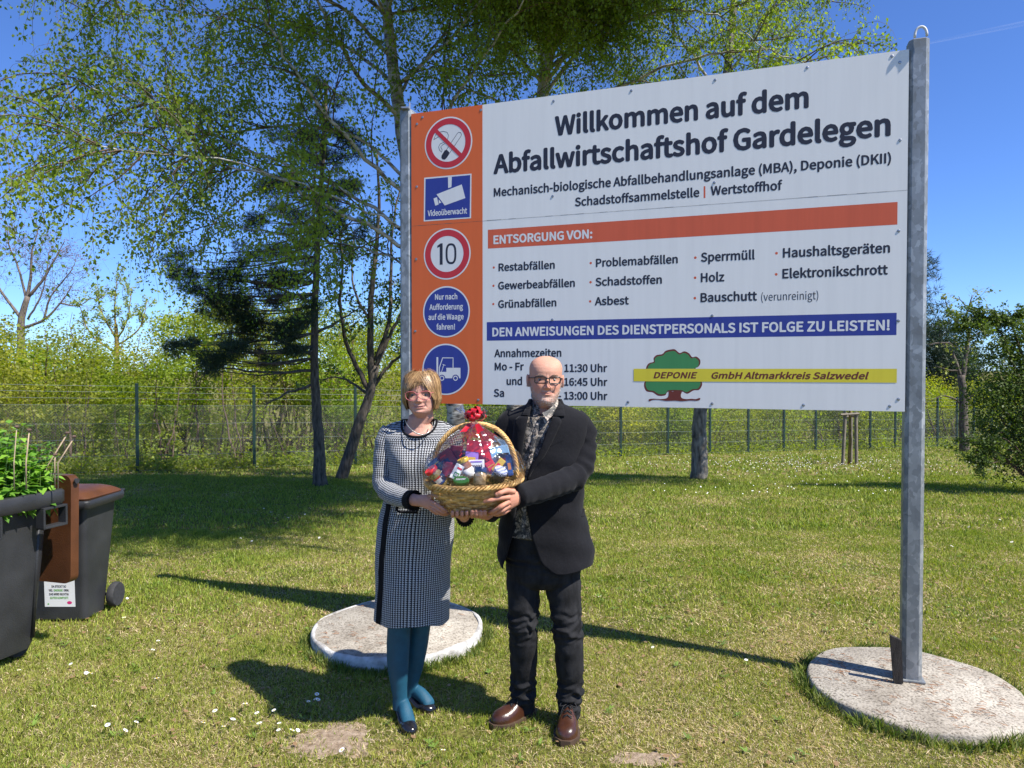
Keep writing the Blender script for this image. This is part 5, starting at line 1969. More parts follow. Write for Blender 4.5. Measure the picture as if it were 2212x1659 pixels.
G_RED = glossy('gift_red', (.68, .03, .035)); G_DRED = glossy('gift_dark_red', (.26, .02, .035)); G_NAVY = glossy('gift_navy', (.02, .028, .10)); G_YEL = glossy('gift_yellow', (.65, .42, .02))
G_WHITE = glossy('gift_white', (.84, .82, .80)); G_PURP = glossy('gift_purple', (.32, .18, .58)); G_LBLUE = glossy('gift_light_blue', (.30, .54, .82)); G_GREEN = glossy('gift_green', (.04, .22, .05))
G_BROWN = glossy('gift_brown', (.07, .03, .02)); G_CARAMEL = glossy('jar_caramel', (.42, .24, .10), .25, .4, 60, (.62, .45, .25)); G_NUT = glossy('jar_nuts', (.40, .24, .07), .25, .6, 90, (.60, .45, .18)); G_JAM = glossy('jar_jam', (.02, .008, .02), .15)
G_TEA = glossy('jar_amber', (.30, .12, .05), .2, .3, 40)
G_ORANGE = glossy('gift_orange', (.62, .22, .03)); G_BLUE = glossy('gift_blue', (.03, .08, .32))


def gingham():
    m, nt, b = newmat('gingham_lid')
    tc = nd(nt, 'TexCoord'); ck = nd(nt, 'TexChecker'); ck.inputs['Scale'].default_value = 190
    ck.inputs['Color1'].default_value = (.72, .74, .78, 1); ck.inputs['Color2'].default_value = (.03, .05, .22, 1)
    nt.links.new(tc.outputs['Object'], ck.inputs['Vector']); nt.links.new(ck.outputs[0], b.inputs['Base Color'])
    b.inputs['Roughness'].default_value = .35
    return m


G_GING = gingham()


def uv2p(u, v, Y):
    return P(896 + .1667 * u, 862.8 + .1667 * v, Y)


def axis_(tilt, lean=0.0):
    return Vector((math.sin(R(tilt)), -math.sin(R(lean)), math.cos(R(tilt)))).normalized()


def jar(label, u, v, Y, r, h, tilt, lean, body, lidm, band, cat='jar', lid_h=.016, badge=None):
    ax = axis_(tilt, lean)
    c = uv2p(u, v, Y) - ax * h / 2
    t = thing('preserve_jar', label, cat, tuple(c), 'goods in the gift basket')
    mb = MB(); mb.lathe(tuple(c), [(r * .8, 0), (r, .006), (r, h * .78), (r * .84, h * .9), (r * .82, h)], ax, 24)
    bo = mb.build('glass_body', body, t, smooth=True, sharp=50)
    if band:
        mb = MB(); mb.lathe(tuple(c), [(r * 1.012, h * .2), (r * 1.012, h * .66)], ax, 24); bn = mb.build('paper_band', band, bo, smooth=True)
        if badge:
            q = ax.cross(Vector((0, 1, 0))).normalized()
            f = q.cross(ax).normalized()
            if f.y > 0: f = -f
            for (dz, w_, h_, m_) in badge:
                o = c + ax * h * dz + f * r * 1.02
                mb = MB()
                n_ = 6
                row0, row1 = [], []
                for k in range(n_ + 1):
                    an = (k / n_ - .5) * w_ / r
                    d = (f * math.cos(an) + q * math.sin(an)) * r * 1.025
                    row0.append(tuple(c + ax * (h * dz - h_ / 2) + d)); row1.append(tuple(c + ax * (h * dz + h_ / 2) + d))
                mb.grid([row0, row1], False); mb.build('printed_patch', m_, bn)
    mb = MB(); mb.lathe(tuple(c + ax * (h - .002)), [(r * .97, 0), (r, .003), (r, lid_h - .003), (r * .93, lid_h), (r * .85, lid_h - .001)], ax, 28)
    mb.build('lid', lidm, t, smooth=True, sharp=50)
    return t


def carton(label, u, v, Y, w, h, d, roll, yaw, m, name='carton', pitch=0, patches=(), cat='box'):
    rot = (Matrix.Rotation(R(yaw), 3, 'Z') @ Matrix.Rotation(R(-roll), 3, 'Y') @ Matrix.Rotation(R(pitch), 3, 'X'))
    c = uv2p(u, v, Y)
    t = thing(name, label, cat, tuple(c), 'goods in the gift basket')
    w, h = w * 1.12, h * 1.10
    MB().box(tuple(c), (w, d, h), rot.to_4x4(), .0025).build('pack', m, t)
    for (x, z, pw, ph, pm) in patches:
        mb = MB()
        mb.add([c + rot @ Vector((x + sx * pw / 2, -d / 2 - .0012, z + sz * ph / 2)) for sx, sz in ((-1, -1), (1, -1), (1, 1), (-1, 1))], [range(4)])
        mb.build('printed_patch', pm, t)
    return t, (lambda x, z, n: c + rot @ Vector((x, -d / 2 - .0014 - n, z)))


jar('nut jar with a red lid lying tipped at the left rim of the basket', 300, 1020, 3.04, .029, .082, -38, 15, G_NUT, G_RED, G_NAVY, badge=[(.30, .04, .012, G_BLUE), (.45, .03, .02, G_WHITE), (.6, .036, .010, G_RED)])
jar('squat jar of caramel spread with a dark blue lid at the front of the basket', 842, 1030, 3.02, .0275, .060, 4, -18, G_CARAMEL, G_NAVY, None, lid_h=.020)
jar('dark jam jar with a blue and white chequered lid at the right of the basket', 1075, 1010, 3.05, .031, .060, 24, 28, G_JAM, G_GING, None, lid_h=.014)
jar('amber jar with a white paper band leaning in the middle of the basket', 690, 930, 3.09, .026, .095, -24, 5, G_TEA, G_YEL, G_WHITE)
t = thing('cheese_tin', 'oval green tin with white lettering at the front rim of the basket', 'tin', tuple(uv2p(600, 1068, 3.0)), 'goods in the gift basket')
ax = Vector((.02, -.75, .66)).normalized()
_c = uv2p(600, 1070, 3.01)
mb = MB(); mb.lathe(tuple(_c), [(.030, 0), (.031, .004), (.031, .016), (.028, .019)], ax, 28, 1.12, .62); mb.build('tin_box', G_GREEN, t, smooth=True, sharp=40)
_u = Vector((1, .03, 0)).normalized(); _v = ax.cross(_u).normalized()
if _v.z < 0: _v = -_v
text_sz('Harzer', -.022, .022, -.004, -.001, .011, G_WHITE, t, 0, .02, .25, place=lambda s, z, n: _c + ax * .0195 + _u * s + _v * z + ax * n)
carton('white and green packet propped slantwise left of centre in the basket', 545, 940, 3.03, .034, .062, .014, -28, 0, G_WHITE, 'food_packet', -8, [(.003, -.012, .022, .022, G_GREEN), (.003, -.012, .014, .012, G_WHITE), (.004, .018, .022, .008, G_RED)], 'packet')
_, pm = carton('white chocolate box with a rounded top lettered merci in the middle of the basket', 800, 890, 3.095, .062, .066, .02, 2, 0, G_WHITE, 'chocolate_box', -6, [(0, .028, .05, .006, G_PURP)])
text_sz('merci', -.020, .025, .004, .004, .013, G_BROWN, bpy.data.objects['chocolate_box'], .0006, .012, place=pm)
carton('purple chocolate bar standing behind the white chocolate box', 735, 800, 3.13, .052, .075, .012, -4, 0, G_PURP, 'chocolate_bar', -8, [(.002, .012, .03, .012, G_YEL), (.0, -.012, .04, .009, G_WHITE)])
carton('large bright red box standing tall at the back of the basket', 830, 735, 3.17, .102, .125, .03, -3, 0, G_RED, 'gift_box', -6)
carton('small yellow and red carton leaning right of the red box', 1085, 855, 3.08, .026, .060, .020, -38, 0, G_YEL, 'food_carton', -6, [(-.003, -.006, .014, .03, G_RED)])
carton('red packet with a gold ribbon print leaning left of the yellow carton', 1000, 880, 3.10, .034, .055, .012, 32, 0, G_RED, 'food_packet', -8, [(0, .008, .03, .004, G_YEL)], 'packet')
carton('dark brown biscuit box with a red panel at the right of the basket', 1150, 840, 3.13, .050, .090, .03, 5, 0, G_BROWN, 'biscuit_box', -4, [(-.002, .018, .034, .020, G_RED), (0, -.012, .034, .004, G_WHITE), (0, -.022, .026, .004, G_WHITE)])
carton('light blue carton with an open flap at the upper right of the basket', 1105, 700, 3.17, .075, .060, .03, 12, 0, G_LBLUE, 'open_carton', 0, [(-.018, -.022, .038, .030, G_WHITE)])
carton('slim blue and orange packet standing at the right rim of the basket', 1225, 850, 3.12, .022, .085, .02, 8, 0, G_BLUE, 'food_packet', 0, [(0, -.004, .014, .03, G_ORANGE)], 'packet')
carton('dark red round-cornered packet at the back left of the basket', 400, 770, 3.12, .070, .065, .02, 32, 0, G_DRED, 'coffee_pack', 0, [(-.004, -.012, .032, .026, G_NAVY), (-.004, .016, .03, .008, G_RED)], 'packet')
carton('black packet with a gold stripe at the far left of the basket', 275, 865, 3.10, .045, .055, .02, 40, 0, G_NAVY, 'food_packet', 0, [(.006, .01, .034, .004, G_YEL)], 'packet')
carton('dark plum packet standing left of the white packet', 420, 910, 3.07, .038, .060, .02, -8, 0, G_DRED, 'food_packet', 0, (), 'packet')
carton('dark maroon box half hidden behind the curled ribbon at the left', 530, 760, 3.17, .05, .10, .03, -6, 0, G_DRED, 'gift_box', 0)
carton('navy box with an orange edge peeping out behind the purple bar', 680, 770, 3.17, .05, .06, .02, -10, 0, G_NAVY, 'gift_box', 0, [(0, .022, .045, .008, G_ORANGE)])
# straw nest that carries the goods
mb = MB()
_g = np.random.default_rng(9)
for i in range(420):
    a, q = _g.uniform(0, 6.28), math.sqrt(_g.uniform(0, 1)) * .86
    p = bk(BA * q * math.cos(a), BB_ * q * math.sin(a), -.05 + .03 * q + _g.normal(0, .006))
    d = Vector(_g.normal(0, 1, 3)); d.z *= .3; d.normalize()
    mb.tube([p - d * .02, p + Vector((0, 0, .006)), p + d * .02], .0013, 3)
mb.add([bk(.88 * BA * math.cos(t), .88 * BB_ * math.sin(t), -.045) for t in np.linspace(0, 2 * math.pi, 32, endpoint=False)], [range(32)])
tag(mb.build('straw_nest', M('straw', (.42, .30, .14), .8, .3, 60), basket), kind='stuff')

# ---- cellophane wrap
def film():
    m, nt, b = newmat('cellophane')
    b.inputs['Base Color'].default_value = (.95, .95, 1, 1)
    b.inputs['Roughness'].default_value = .07
    b.inputs['Specular IOR Level'].default_value = .9
    tr = nd(nt, 'BsdfTransparent'); tr.inputs[0].default_value = (.965, .965, .975, 1)
    gl = nd(nt, 'BsdfGlossy'); gl.inputs['Roughness'].default_value = .06
    lw = nd(nt, 'LayerWeight'); lw.inputs[0].default_value = .28
    tc = nd(nt, 'TexCoord'); nz = nd(nt, 'TexNoise'); nz.inputs['Scale'].default_value = 22; nz.inputs['Detail'].default_value = 2
    nt.links.new(tc.outputs['Object'], nz.inputs['Vector'])
    bp = nd(nt, 'Bump'); bp.inputs['Distance'].default_value = .02; bp.inputs['Strength'].default_value = .5
    nt.links.new(nz.outputs[0], bp.inputs['Height'])
    nt.links.new(bp.outputs[0], gl.inputs['Normal']); nt.links.new(bp.outputs[0], lw.inputs['Normal'])
    mm = nd(nt, 'Math', operation='MULTIPLY_ADD'); mm.inputs[1].default_value = .60; mm.inputs[2].default_value = .075
    nt.links.new(lw.outputs['Fresnel'], mm.inputs[0])
    mx = nd(nt, 'MixShader')
    nt.links.new(mm.outputs[0], mx.inputs[0]); nt.links.new(tr.outputs[0], mx.inputs[1]); nt.links.new(gl.outputs[0], mx.inputs[2])
    nt.links.new(mx.outputs[0], nt.nodes['Material Output'].inputs[0])
    return m


M_FILM = film()
BOW = P(1024, 910, 3.04)
wrap = thing('cellophane_wrap', 'clear crinkled cellophane gathered over the goods and tied under the red bow', 'wrapping', tuple(BOW))
_g = np.random.default_rng(13)
NT, NR = 120, 26
ph = _g.uniform(0, 6.28, 12); am = _g.uniform(.4, 1, 12); fq = np.array([5, 7, 9, 11, 13, 16, 19, 23, 27, 31, 8, 6])
rows = []
for j in range(NR):
    t = j / (NR - 1)                                          # 0 under the rim .. 1 gathered at the bow
    row = []
    for i in range(NT):
        th = i / NT * 2 * math.pi
        fold = sum(am[k] * math.sin(fq[k] * th + ph[k] + t * .8) for k in range(12)) / 12
        prof = np.interp(t, [0, .08, .22, .38, .55, .72, .88, 1], [1.04, 1.07, 1.10, .96, .68, .38, .16, .045])
        k_ = prof * (1 + (.05 + .22 * t) * fold * (1 - .3 * t))
        base = bk(BA * k_ * math.cos(th), BB_ * k_ * math.sin(th), 0)
        top = Vector((BOW.x, BOW.y, 0)) + Vector((BA * k_ * math.cos(th), BB_ * k_ * math.sin(th), 0))
        hz = np.interp(t, [0, .08, .22, .38, .55, .72, .88, 1], [-.05, .0, .055, .115, .165, .205, .235, .252])
        w_ = t ** 1.5
        q = base * (1 - w_) + top * w_
        zz = (bk(0, 0, 0).z + hz) * 1.0
        q.z = (base.z + hz) * (1 - w_) + (BC.z + hz * (BOW.z - BC.z) / .252) * w_ + .012 * fold * t * (1 - t)
        row.append(tuple(q))
    rows.append(row)
mb = MB(); mb.grid(rows, True, False)
mb.build('film_skirt', M_FILM, wrap, smooth=True)
mb = MB(); rows = []
for j in range(8):
    t = j / 7
    row = []
    for i in range(90):
        th = i / 90 * 2 * math.pi
        fold = math.sin(9 * th + 1) * .5 + math.sin(14 * th + 2 * t) * .35 + math.sin(23 * th) * .25
        r_ = .010 + (.052 * t ** .8) * (1 + .45 * fold)
        row.append(tuple(BOW + Vector((r_ * math.cos(th) - .004 * t, r_ * math.sin(th) * .8 + .012, .004 + .062 * t * (1 - .12 * fold) - .02 * t * t * (1 + math.sin(3 * th + 1))))))
    rows.append(row)
mb.grid(rows, True, False)
mb.build('film_ruff', M_FILM, wrap, smooth=True)

# ---- bow and curled ribbons
M_RIB = M('red_ribbon', (.48, .012, .022), .28, .15, 30, spec=.6)
bow = thing('ribbon_bow', 'shiny red pull bow with two curled ribbon tails on top of the basket', 'bow', tuple(BOW))
_g = np.random.default_rng(17)
for k in range(17):
    a = k * 2.399
    el = 1.25 - 1.25 * (k / 16) ** .8
    d = Vector((math.cos(a) * math.cos(el), math.sin(a) * math.cos(el) * .8, math.sin(el)))
    s = d.cross(Vector((.2, .1, 1))).normalized()
    n_ = d.cross(s).normalized()
    L = .050 * _g.uniform(.85, 1.1)
    wd = .0125
    rows = []
    for u in np.linspace(0, 1, 13):
        ang = u * 2 * math.pi
        c_ = BOW + Vector((0, -.006, .014)) + d * (L * .5 * (1 - math.cos(ang))) + n_ * (.014 * math.sin(ang))
        w_ = wd * (.5 + .5 * math.sin(math.pi * u))
        rows.append([tuple(c_ - s * w_), tuple(c_ + s * w_)])
    mb = MB(); mb.grid(rows, False); mb.build('loop', M_RIB, bow, smooth=True)
for sg, p0, p1 in ((-1, (1014, 916), (1000, 934)), (1, (1030, 916), (1039, 934))):
    a, b = P(*p0, 3.02), P(*p1, 2.995)
    s = Vector((.014, 0, .004 * sg))
    mb = MB(); mb.add([a - s * .6, a + s * .6, b + s + Vector((0, 0, .006)), (b * .9 + a * .1), b - s - Vector((0, 0, .004))], [(0, 1, 2, 3, 4)]); mb.build('tail', M_RIB, bow)
for q0, q1, tn in (((1006, 925, 3.01), (994, 990, 3.0), 7), ((1036, 930, 3.01), (1050, 995, 3.0), 6)):
    a, b = P(*q0), P(*q1)
    rows = []
    for u in np.linspace(0, 1, 90):
        an = u * 2 * math.pi * tn
        c_ = a + (b - a) * u + Vector((.006 * math.cos(an), .006 * math.sin(an), 0)) * (.25 + .75 * u)
        rows.append([tuple(c_ + Vector((0, 0, -.0028))), tuple(c_ + Vector((0, 0, .0028)))])
    mb = MB(); mb.grid(rows, False); mb.build('curled_tail', M_RIB, bow, smooth=True)
# ------------------------------------------------------------------ people
def remesh(mb, name, voxel, smooth=2, fac=.5):
    """one continuous surface grown round all the shapes in mb; returns (vertices, faces)"""
    me = bpy.data.meshes.new(name)
    me.from_pydata(np.vstack(mb.v).tolist(), [], mb.f)
    o = bpy.data.objects.new(name, me)
    COL.objects.link(o)
    m = o.modifiers.new('r', 'REMESH'); m.mode = 'VOXEL'; m.voxel_size = voxel; m.adaptivity = 0
    if smooth:
        s = o.modifiers.new('s', 'SMOOTH'); s.factor = fac; s.iterations = smooth
    dg = bpy.context.evaluated_depsgraph_get()
    out = bpy.data.meshes.new_from_object(o.evaluated_get(dg))
    v = np.empty(len(out.vertices) * 3, np.float32); out.vertices.foreach_get('co', v)
    bpy.data.objects.remove(o); bpy.data.meshes.remove(me)
    return out, v.reshape(-1, 3)


def finish(me, v, name, mat, parent=None, loc=(0, 0, 0), tint=None):
    org = ORG[parent.name] if parent is not None else Vector(loc)
    me.name = name
    me.vertices.foreach_set('co', (v - np.array(org, np.float32)).astype(np.float32).ravel())
    me.materials.clear(); me.materials.append(mat)
    me.polygons.foreach_set('use_smooth', [True] * len(me.polygons))
    if tint is not None:
        at = me.color_attributes.new('tint', 'FLOAT_COLOR', 'POINT')
        c = np.ones((len(v), 4), np.float32); c[:, :3] = tint
        at.data.foreach_set('color', c.ravel())
    me.update()
    return link(bpy.data.objects.new(name, me), parent, loc)


def gauss(x, s):
    return np.exp(-(x / s) ** 2)


def head_shape(prof, H, feat, nt=110, na=150):
    """closed head: rows from under the chin to the crown. Returns points in head space (x right, f forward, z up from the chin)"""
    p = np.array(prof, float)
    t = np.concatenate([np.linspace(p[0, 0], .02, 6)[:-1], np.linspace(.02, .97, nt), np.linspace(.97, 1, 14)[1:]])
    # monotone smooth interpolation of the profile
    q = np.stack([np.interp(t, p[:, 0], p[:, i]) for i in range(1, 4)], 1)
    k = np.array([1, 2, 3, 2, 1], float); k /= k.sum()
    for i in range(3):
        e = np.concatenate([[q[0, i]] * 2, q[:, i], [q[-1, i]] * 2])
        q[:, i] = np.convolve(e, k, 'valid')
    a = np.linspace(0, 2 * math.pi, na, endpoint=False)
    ca, sa = np.cos(a), np.sin(a)
    n = 2.25
    X = np.sign(ca) * np.abs(ca) ** (2 / n)
    Fp = np.sign(sa) * np.abs(sa) ** (2 / n)
    x = q[:, 0:1] * X
    f = np.where(Fp > 0, q[:, 1:2] * Fp, q[:, 2:3] * Fp)
    z = np.repeat((t * H)[:, None], na, 1)
    T = np.repeat(t[:, None], na, 1)
    front = np.clip(Fp, 0, 1)[None, :] ** .6 * np.ones_like(x)
    f = f + feat(x, T) * (front > .15) * np.clip(front * 1.4, 0, 1)
    return x, f, z


def face_features(nose=1.0, cheek=1.0, brow=1.0, lips=1.0, chin=1.0, smile=1.0):
    def feat(x, t):
        ax = np.abs(x)
        A = np.interp(t, [.33, .355, .375, .395, .42, .47, .53, .575, .61], [0, .004, .016, .0225, .0235, .016, .0085, .004, 0]) * nose
        S = np.interp(t, [.35, .39, .43, .5, .58], [.0125, .0120, .0095, .0068, .0075])
        d = A * np.exp(-(x / S) ** 2)
        d += .0065 * gauss(ax - .0125, .0055) * gauss(t - .388, .022) * nose                 # wings of the nose
        d -= .0085 * gauss(ax - .032, .016) * gauss(t - .525, .045)                          # sockets
        d += .0045 * gauss(ax - .031, .013) * gauss(t - .520, .024)                          # closed-in lids
        d += .0015 * gauss(ax - .031, .015) * gauss(t - .487, .014)                          # bags
        d += .0050 * gauss(ax - .030, .022) * gauss(t - .592, .024) * brow
        d += .0016 * gauss(x, .006) * gauss(t - .60, .03) * brow
        d += .0060 * gauss(ax - .043, .018) * gauss(t - .415, .06) * cheek
        w = .0255 * smile
        up_ = lambda q: .030 * (q / .03) ** 2
        d += .0052 * gauss(ax, w * .85) * gauss(t - .288 - up_(ax), .016) * lips
        d += .0062 * gauss(ax, w * .75) * gauss(t - .240 - up_(ax), .020) * lips
        up = .034 * (ax / .03) ** 2
        d -= .0058 * np.clip(1.25 - ax / w, 0, 1) ** .5 * gauss(t - .264 - up, .0085)        # mouth line
        d -= .0030 * gauss(ax - w * 1.1, .006) * gauss(t - .272, .018)                       # corners
        xl = np.interp(t, [.22, .28, .38], [.036, .031, .018])
        d -= .0026 * gauss(ax - xl, .0052) * np.clip((t - .20) / .05, 0, 1) * np.clip((.40 - t) / .04, 0, 1)   # folds beside the mouth
        d -= .0034 * gauss(x, .024) * gauss(t - .175, .022)
        d += .0060 * gauss(x, .021) * gauss(t - .085, .05) * chin
        d -= .0010 * gauss(x, .004) * gauss(t - .325, .02)                                   # philtrum
        d -= .0009 * gauss(np.sin(t * 190), .35) * np.clip((t - .64) / .02, 0, 1) * np.clip((.74 - t) / .03, 0, 1) * gauss(x, .032)
        d -= .0016 * gauss(ax - .0055, .0022) * np.clip((t - .575) / .02, 0, 1) * np.clip((.655 - t) / .03, 0, 1)
        return d
    return feat


def warped(feat, ts, us):
    """the same features placed at this person's own heights"""
    return lambda x, t: feat(x, np.interp(t, ts, us))


class HeadFrame:
    def __init__(self, chin, H, yaw=0.0, roll=0.0, pitch=0.0):
        self.c = Vector(chin); self.H = H
        self.m = Matrix.Rotation(R(yaw), 3, 'Z') @ Matrix.Rotation(R(roll), 3, 'Y') @ Matrix.Rotation(R(pitch), 3, 'X')

    def w(self, x, f, z):
        return self.c + self.m @ Vector((x, -f, z))

    def arr(self, x, f, z):
        p = np.stack([x, -f, z], -1) @ np.array(self.m).T
        return p + np.array(self.c)

    def inv(self, v):
        q = (v - np.array(self.c)) @ np.array(self.m)
        return q[:, 0], -q[:, 1], q[:, 2]


def ear(mb, hf, side, x, f, t, s=1.0):
    z = t * hf.H
    rows = []
    for (u, k) in ((-.006, .55), (.0, .95), (.006, 1.0), (.011, .8)):
        row = []
        for a in np.linspace(0, 2 * math.pi, 20, endpoint=False):
            ex, ez = math.cos(a) * .0145 * k * s * (1.0 + .38 * math.sin(a)), math.sin(a) * .0275 * k * s
            row.append(tuple(hf.w(side * (x + u * s * .8 + .30 * max(0, -(ex)) * max(.25, .6 + .5 * math.sin(a))), f + ex - .18 * ez, z + ez)))
        rows.append(row)
    mb.grid(rows, True, True)
    rim = [hf.w(side * (x + .0095 * s + .004 * max(0, -math.cos(a)) * max(.2, .6 + .5 * math.sin(a))), f + math.cos(a) * .0140 * s * (1 + .38 * math.sin(a)) - .18 * math.sin(a) * .0275 * s, z + math.sin(a) * .027 * s) for a in np.linspace(-.9, math.pi + 1.2, 16)]
    mb.tube(rim, .0032 * s, 6)


def finger(mb, pts, r0, r1):
    """pts: joints as world points"""
    p = [Vector(q) for q in pts]
    m = crom([tuple(q) for q in p], 14)
    rr = r0 + (r1 - r0) * np.linspace(0, 1, 14)
    rr = rr * (1 + .07 * np.cos(np.linspace(0, 1, 14) * 2 * math.pi * 2.6))
    mb.tube(m, rr, 10)
    mb.sphere(tuple(m[-1]), r1 * .98, 8)


def nail(root, tip, dirn, nrm, s=.0055):
    d = Vector(dirn).normalized(); n = Vector(nrm); n = (n - d * n.dot(d)).normalized(); sd = d.cross(n)
    rows = []
    for u in np.linspace(-1, 1, 5):
        w = math.sqrt(max(.05, 1 - max(0, u) ** 2 * .9))
        rows.append([tuple(Vector(tip) + d * u * s * 1.1 + sd * v * s * .8 * w + n * (.0075 - .0022 * v * v - .001 * u * u)) for v in (-1, -.5, 0, .5, 1)])
    MB().grid(rows, False).build('fingernail', M_NAIL, root, smooth=True)


M_SKIN = tint_mat('skin', .58, .35, 330, .25, .10)
M_NAIL = M('fingernail', (.62, .36, .30), .3, .05, 60)
M_EYE = M('eye_white', (.36, .31, .28), .15, .03)
M_IRIS = M('eye_iris', (.03, .04, .04), .12, .3, 400)
M_LENS = None


def lens_mat():
    m, nt, b = newmat('spectacle_lens')
    tr = nd(nt, 'BsdfTransparent'); tr.inputs[0].default_value = (.93, .93, .92, 1)
    gl = nd(nt, 'BsdfGlossy'); gl.inputs['Roughness'].default_value = .03
    lw = nd(nt, 'LayerWeight'); lw.inputs[0].default_value = .05
    mx = nd(nt, 'MixShader')
    nt.links.new(lw.outputs['Fresnel'], mx.inputs[0]); nt.links.new(tr.outputs[0], mx.inputs[1]); nt.links.new(gl.outputs[0], mx.inputs[2])
    nt.links.new(mx.outputs[0], nt.nodes['Material Output'].inputs[0])
    return m


M_LENS = lens_mat()


def eyes(root, hf, ex, ef, t, r=.0118):
    for s in (-1, 1):
        z = t * hf.H
        c = hf.w(s * ex, ef - r, z)
        mb = MB(); mb.sphere(tuple(c), r, 14)
        e = mb.build('eye', M_EYE, root, smooth=True)
        ax = (hf.m @ Vector((0, -1, -.05))).normalized()
        mb = MB(); mb.lathe(tuple(c + ax * (r * .90)), [(.0054, 0), (.0050, .0009), (.003, .0016), (.0005, .0018)], ax, 18); mb.build('iris', M_IRIS, e, smooth=True)


def lids(mb, hf, ex, ef, t, r=.0132, open_=.20):
    """upper and lower eyelids as parts of the same skin surface"""
    for s in (-1, 1):
        for (lo, hi) in ((open_, 1.35), (-1.35, -open_ * .75)):
            rows = []
            for k, rr in enumerate((r, r - .0042)):
                grid = []
                for v in np.linspace(lo, hi, 9):
                    grid.append([tuple(hf.w(s * ex + rr * math.sin(u) * math.cos(v), (ef - r) + rr * math.cos(u) * math.cos(v), t * hf.H + rr * math.sin(v))) for u in np.linspace(-1.35, 1.35, 17)])
                rows.append(grid)
            a, b = np.array(rows[0]), np.array(rows[1])
            n0, n1 = a.shape[:2]
            ring_ = [(i, 0) for i in range(n0)] + [(n0 - 1, j) for j in range(1, n1)] + [(i, n1 - 1) for i in range(n0 - 2, -1, -1)] + [(0, j) for j in range(n1 - 2, 0, -1)]
            v = np.concatenate([a.reshape(-1, 3), b.reshape(-1, 3)])
            f = []
            N = n0 * n1
            for i in range(n0 - 1):
                for j in range(n1 - 1):
                    q = (i * n1 + j, i * n1 + j + 1, (i + 1) * n1 + j + 1, (i + 1) * n1 + j)
                    f.append(q); f.append(tuple(N + w_ for w_ in q[::-1]))
            for k in range(len(ring_)):
                (i0, j0), (i1, j1) = ring_[k], ring_[(k + 1) % len(ring_)]
                f.append((i0 * n1 + j0, N + i0 * n1 + j0, N + i1 * n1 + j1, i1 * n1 + j1))
            mb.add(v, f)


def brows(root, hf, feat_f, t, col, w=.024, th=.0032, ex=.032, n=90, seed=1):
    g = np.random.default_rng(seed)
    for s in (-1, 1):
        mb = MB()
        for i in range(n):
            u = g.uniform(-1, 1)
            x = s * (ex + u * w * .62)
            tt = t + .014 * (1 - u * u) * .6 - .003 * u + g.normal(0, .006)
            f = feat_f(x, tt)
            d = Vector((s * g.uniform(.4, 1), .25, g.uniform(-.1, .55))).normalized()
            p = hf.w(x, f + .0002, tt * hf.H)
            q = hf.w(x + d.x * .007, f + .0016, tt * hf.H + d.z * .006)
            mb.tube([p, q], [.0006, .0003], 3)
        mb.build('eyebrow', col, root)


def spectacles(root, hf, ex, ef, t, hw, hh, power, mat, r, ear_x, ear_f, tilt=0.0, label=None):
    """two rims, bridge, side arms and lenses"""
    H = hf.H
    sp_ = None
    mb = MB()
    for s in (-1, 1):
        pts = []
        for a in np.linspace(0, 2 * math.pi, 41):
            ca, sa = math.cos(a), math.sin(a)
            x = np.sign(ca) * abs(ca) ** (2 / power) * hw
            z = np.sign(sa) * abs(sa) ** (2 / power) * hh
            z += tilt * abs(x + hw * .2) * (1 if s * x > 0 else 0)
            pts.append(hf.w(s * ex + x, ef - .010 * (abs(s * ex + x) / .06) ** 2, t * H + z))
        mb.tube(pts, r, 6, cap=False)
    mb.tube([hf.w(-ex + hw, ef, t * H + hh * .35), hf.w(-.003, ef + .004, t * H + hh * .5), hf.w(.003, ef + .004, t * H + hh * .5), hf.w(ex - hw, ef, t * H + hh * .35)], r * 1.05, 6)
    for s in (-1, 1):
        xo = ex + hw
        mb.tube([hf.w(s * (xo - .001), ef - .010 * (xo / .06) ** 2, t * H + hh * .62), hf.w(s * (xo + .007), ef - .018, t * H + hh * .62), hf.w(s * (ear_x + .004), ear_f + .01, t * H + hh * .55), hf.w(s * (ear_x + .003), ear_f - .018, t * H - .004)], r * .95, 6)
    sp_ = mb.build('spectacles', mat, root, smooth=True)
    for s in (-1, 1):
        mb = MB(); v = [hf.w(s * ex, ef - .004, t * H)]
        for a in np.linspace(0, 2 * math.pi, 40, endpoint=False):
            ca, sa = math.cos(a), math.sin(a)
            x = np.sign(ca) * abs(ca) ** (2 / power) * hw * .98
            z = np.sign(sa) * abs(sa) ** (2 / power) * hh * .98
            z += tilt * abs(x + hw * .2) * (1 if s * x > 0 else 0)
            v.append(hf.w(s * ex + x, ef - .010 * (abs(s * ex + x) / .06) ** 2, t * H + z))
        mb.add(v, [(0, i, i % 40 + 1) for i in range(1, 41)])
        mb.build('lens', M_LENS, sp_, smooth=True)
    return sp_


# ================================================================== the woman
YW = 3.44
hw_chin = P(908, 897, YW - .10)
HFW = HeadFrame((hw_chin.x, YW - .015, hw_chin.z), .196, yaw=-4, roll=-2, pitch=0)
SKIN_W = np.array((.56, .30, .22))
prof_w = [(-.07, .030, .045, -.0), (0, .036, .068, .0), (.04, .045, .079, .03), (.10, .054, .084, .045), (.18, .0615, .0835, .062), (.27, .0665, .0825, .074), (.36, .0705, .081, .082), (.45, .0725, .080, .09), (.53, .073, .078, .094),
          (.60, .073, .081, .096), (.70, .073, .079, .097), (.80, .070, .070, .092), (.88, .062, .056, .08), (.94, .049, .04, .062), (.98, .031, .024, .038), (1.0, .011, .009, .013)]
TW = ([-.1, 0, .07, .19, .295, .476, .59, .68, 1], [-.1, 0, .085, .264, .355, .522, .61, .68, 1])
feat_w = warped(face_features(nose=.88, cheek=1.15, brow=.5, lips=.95, chin=.8, smile=1.05), *TW)


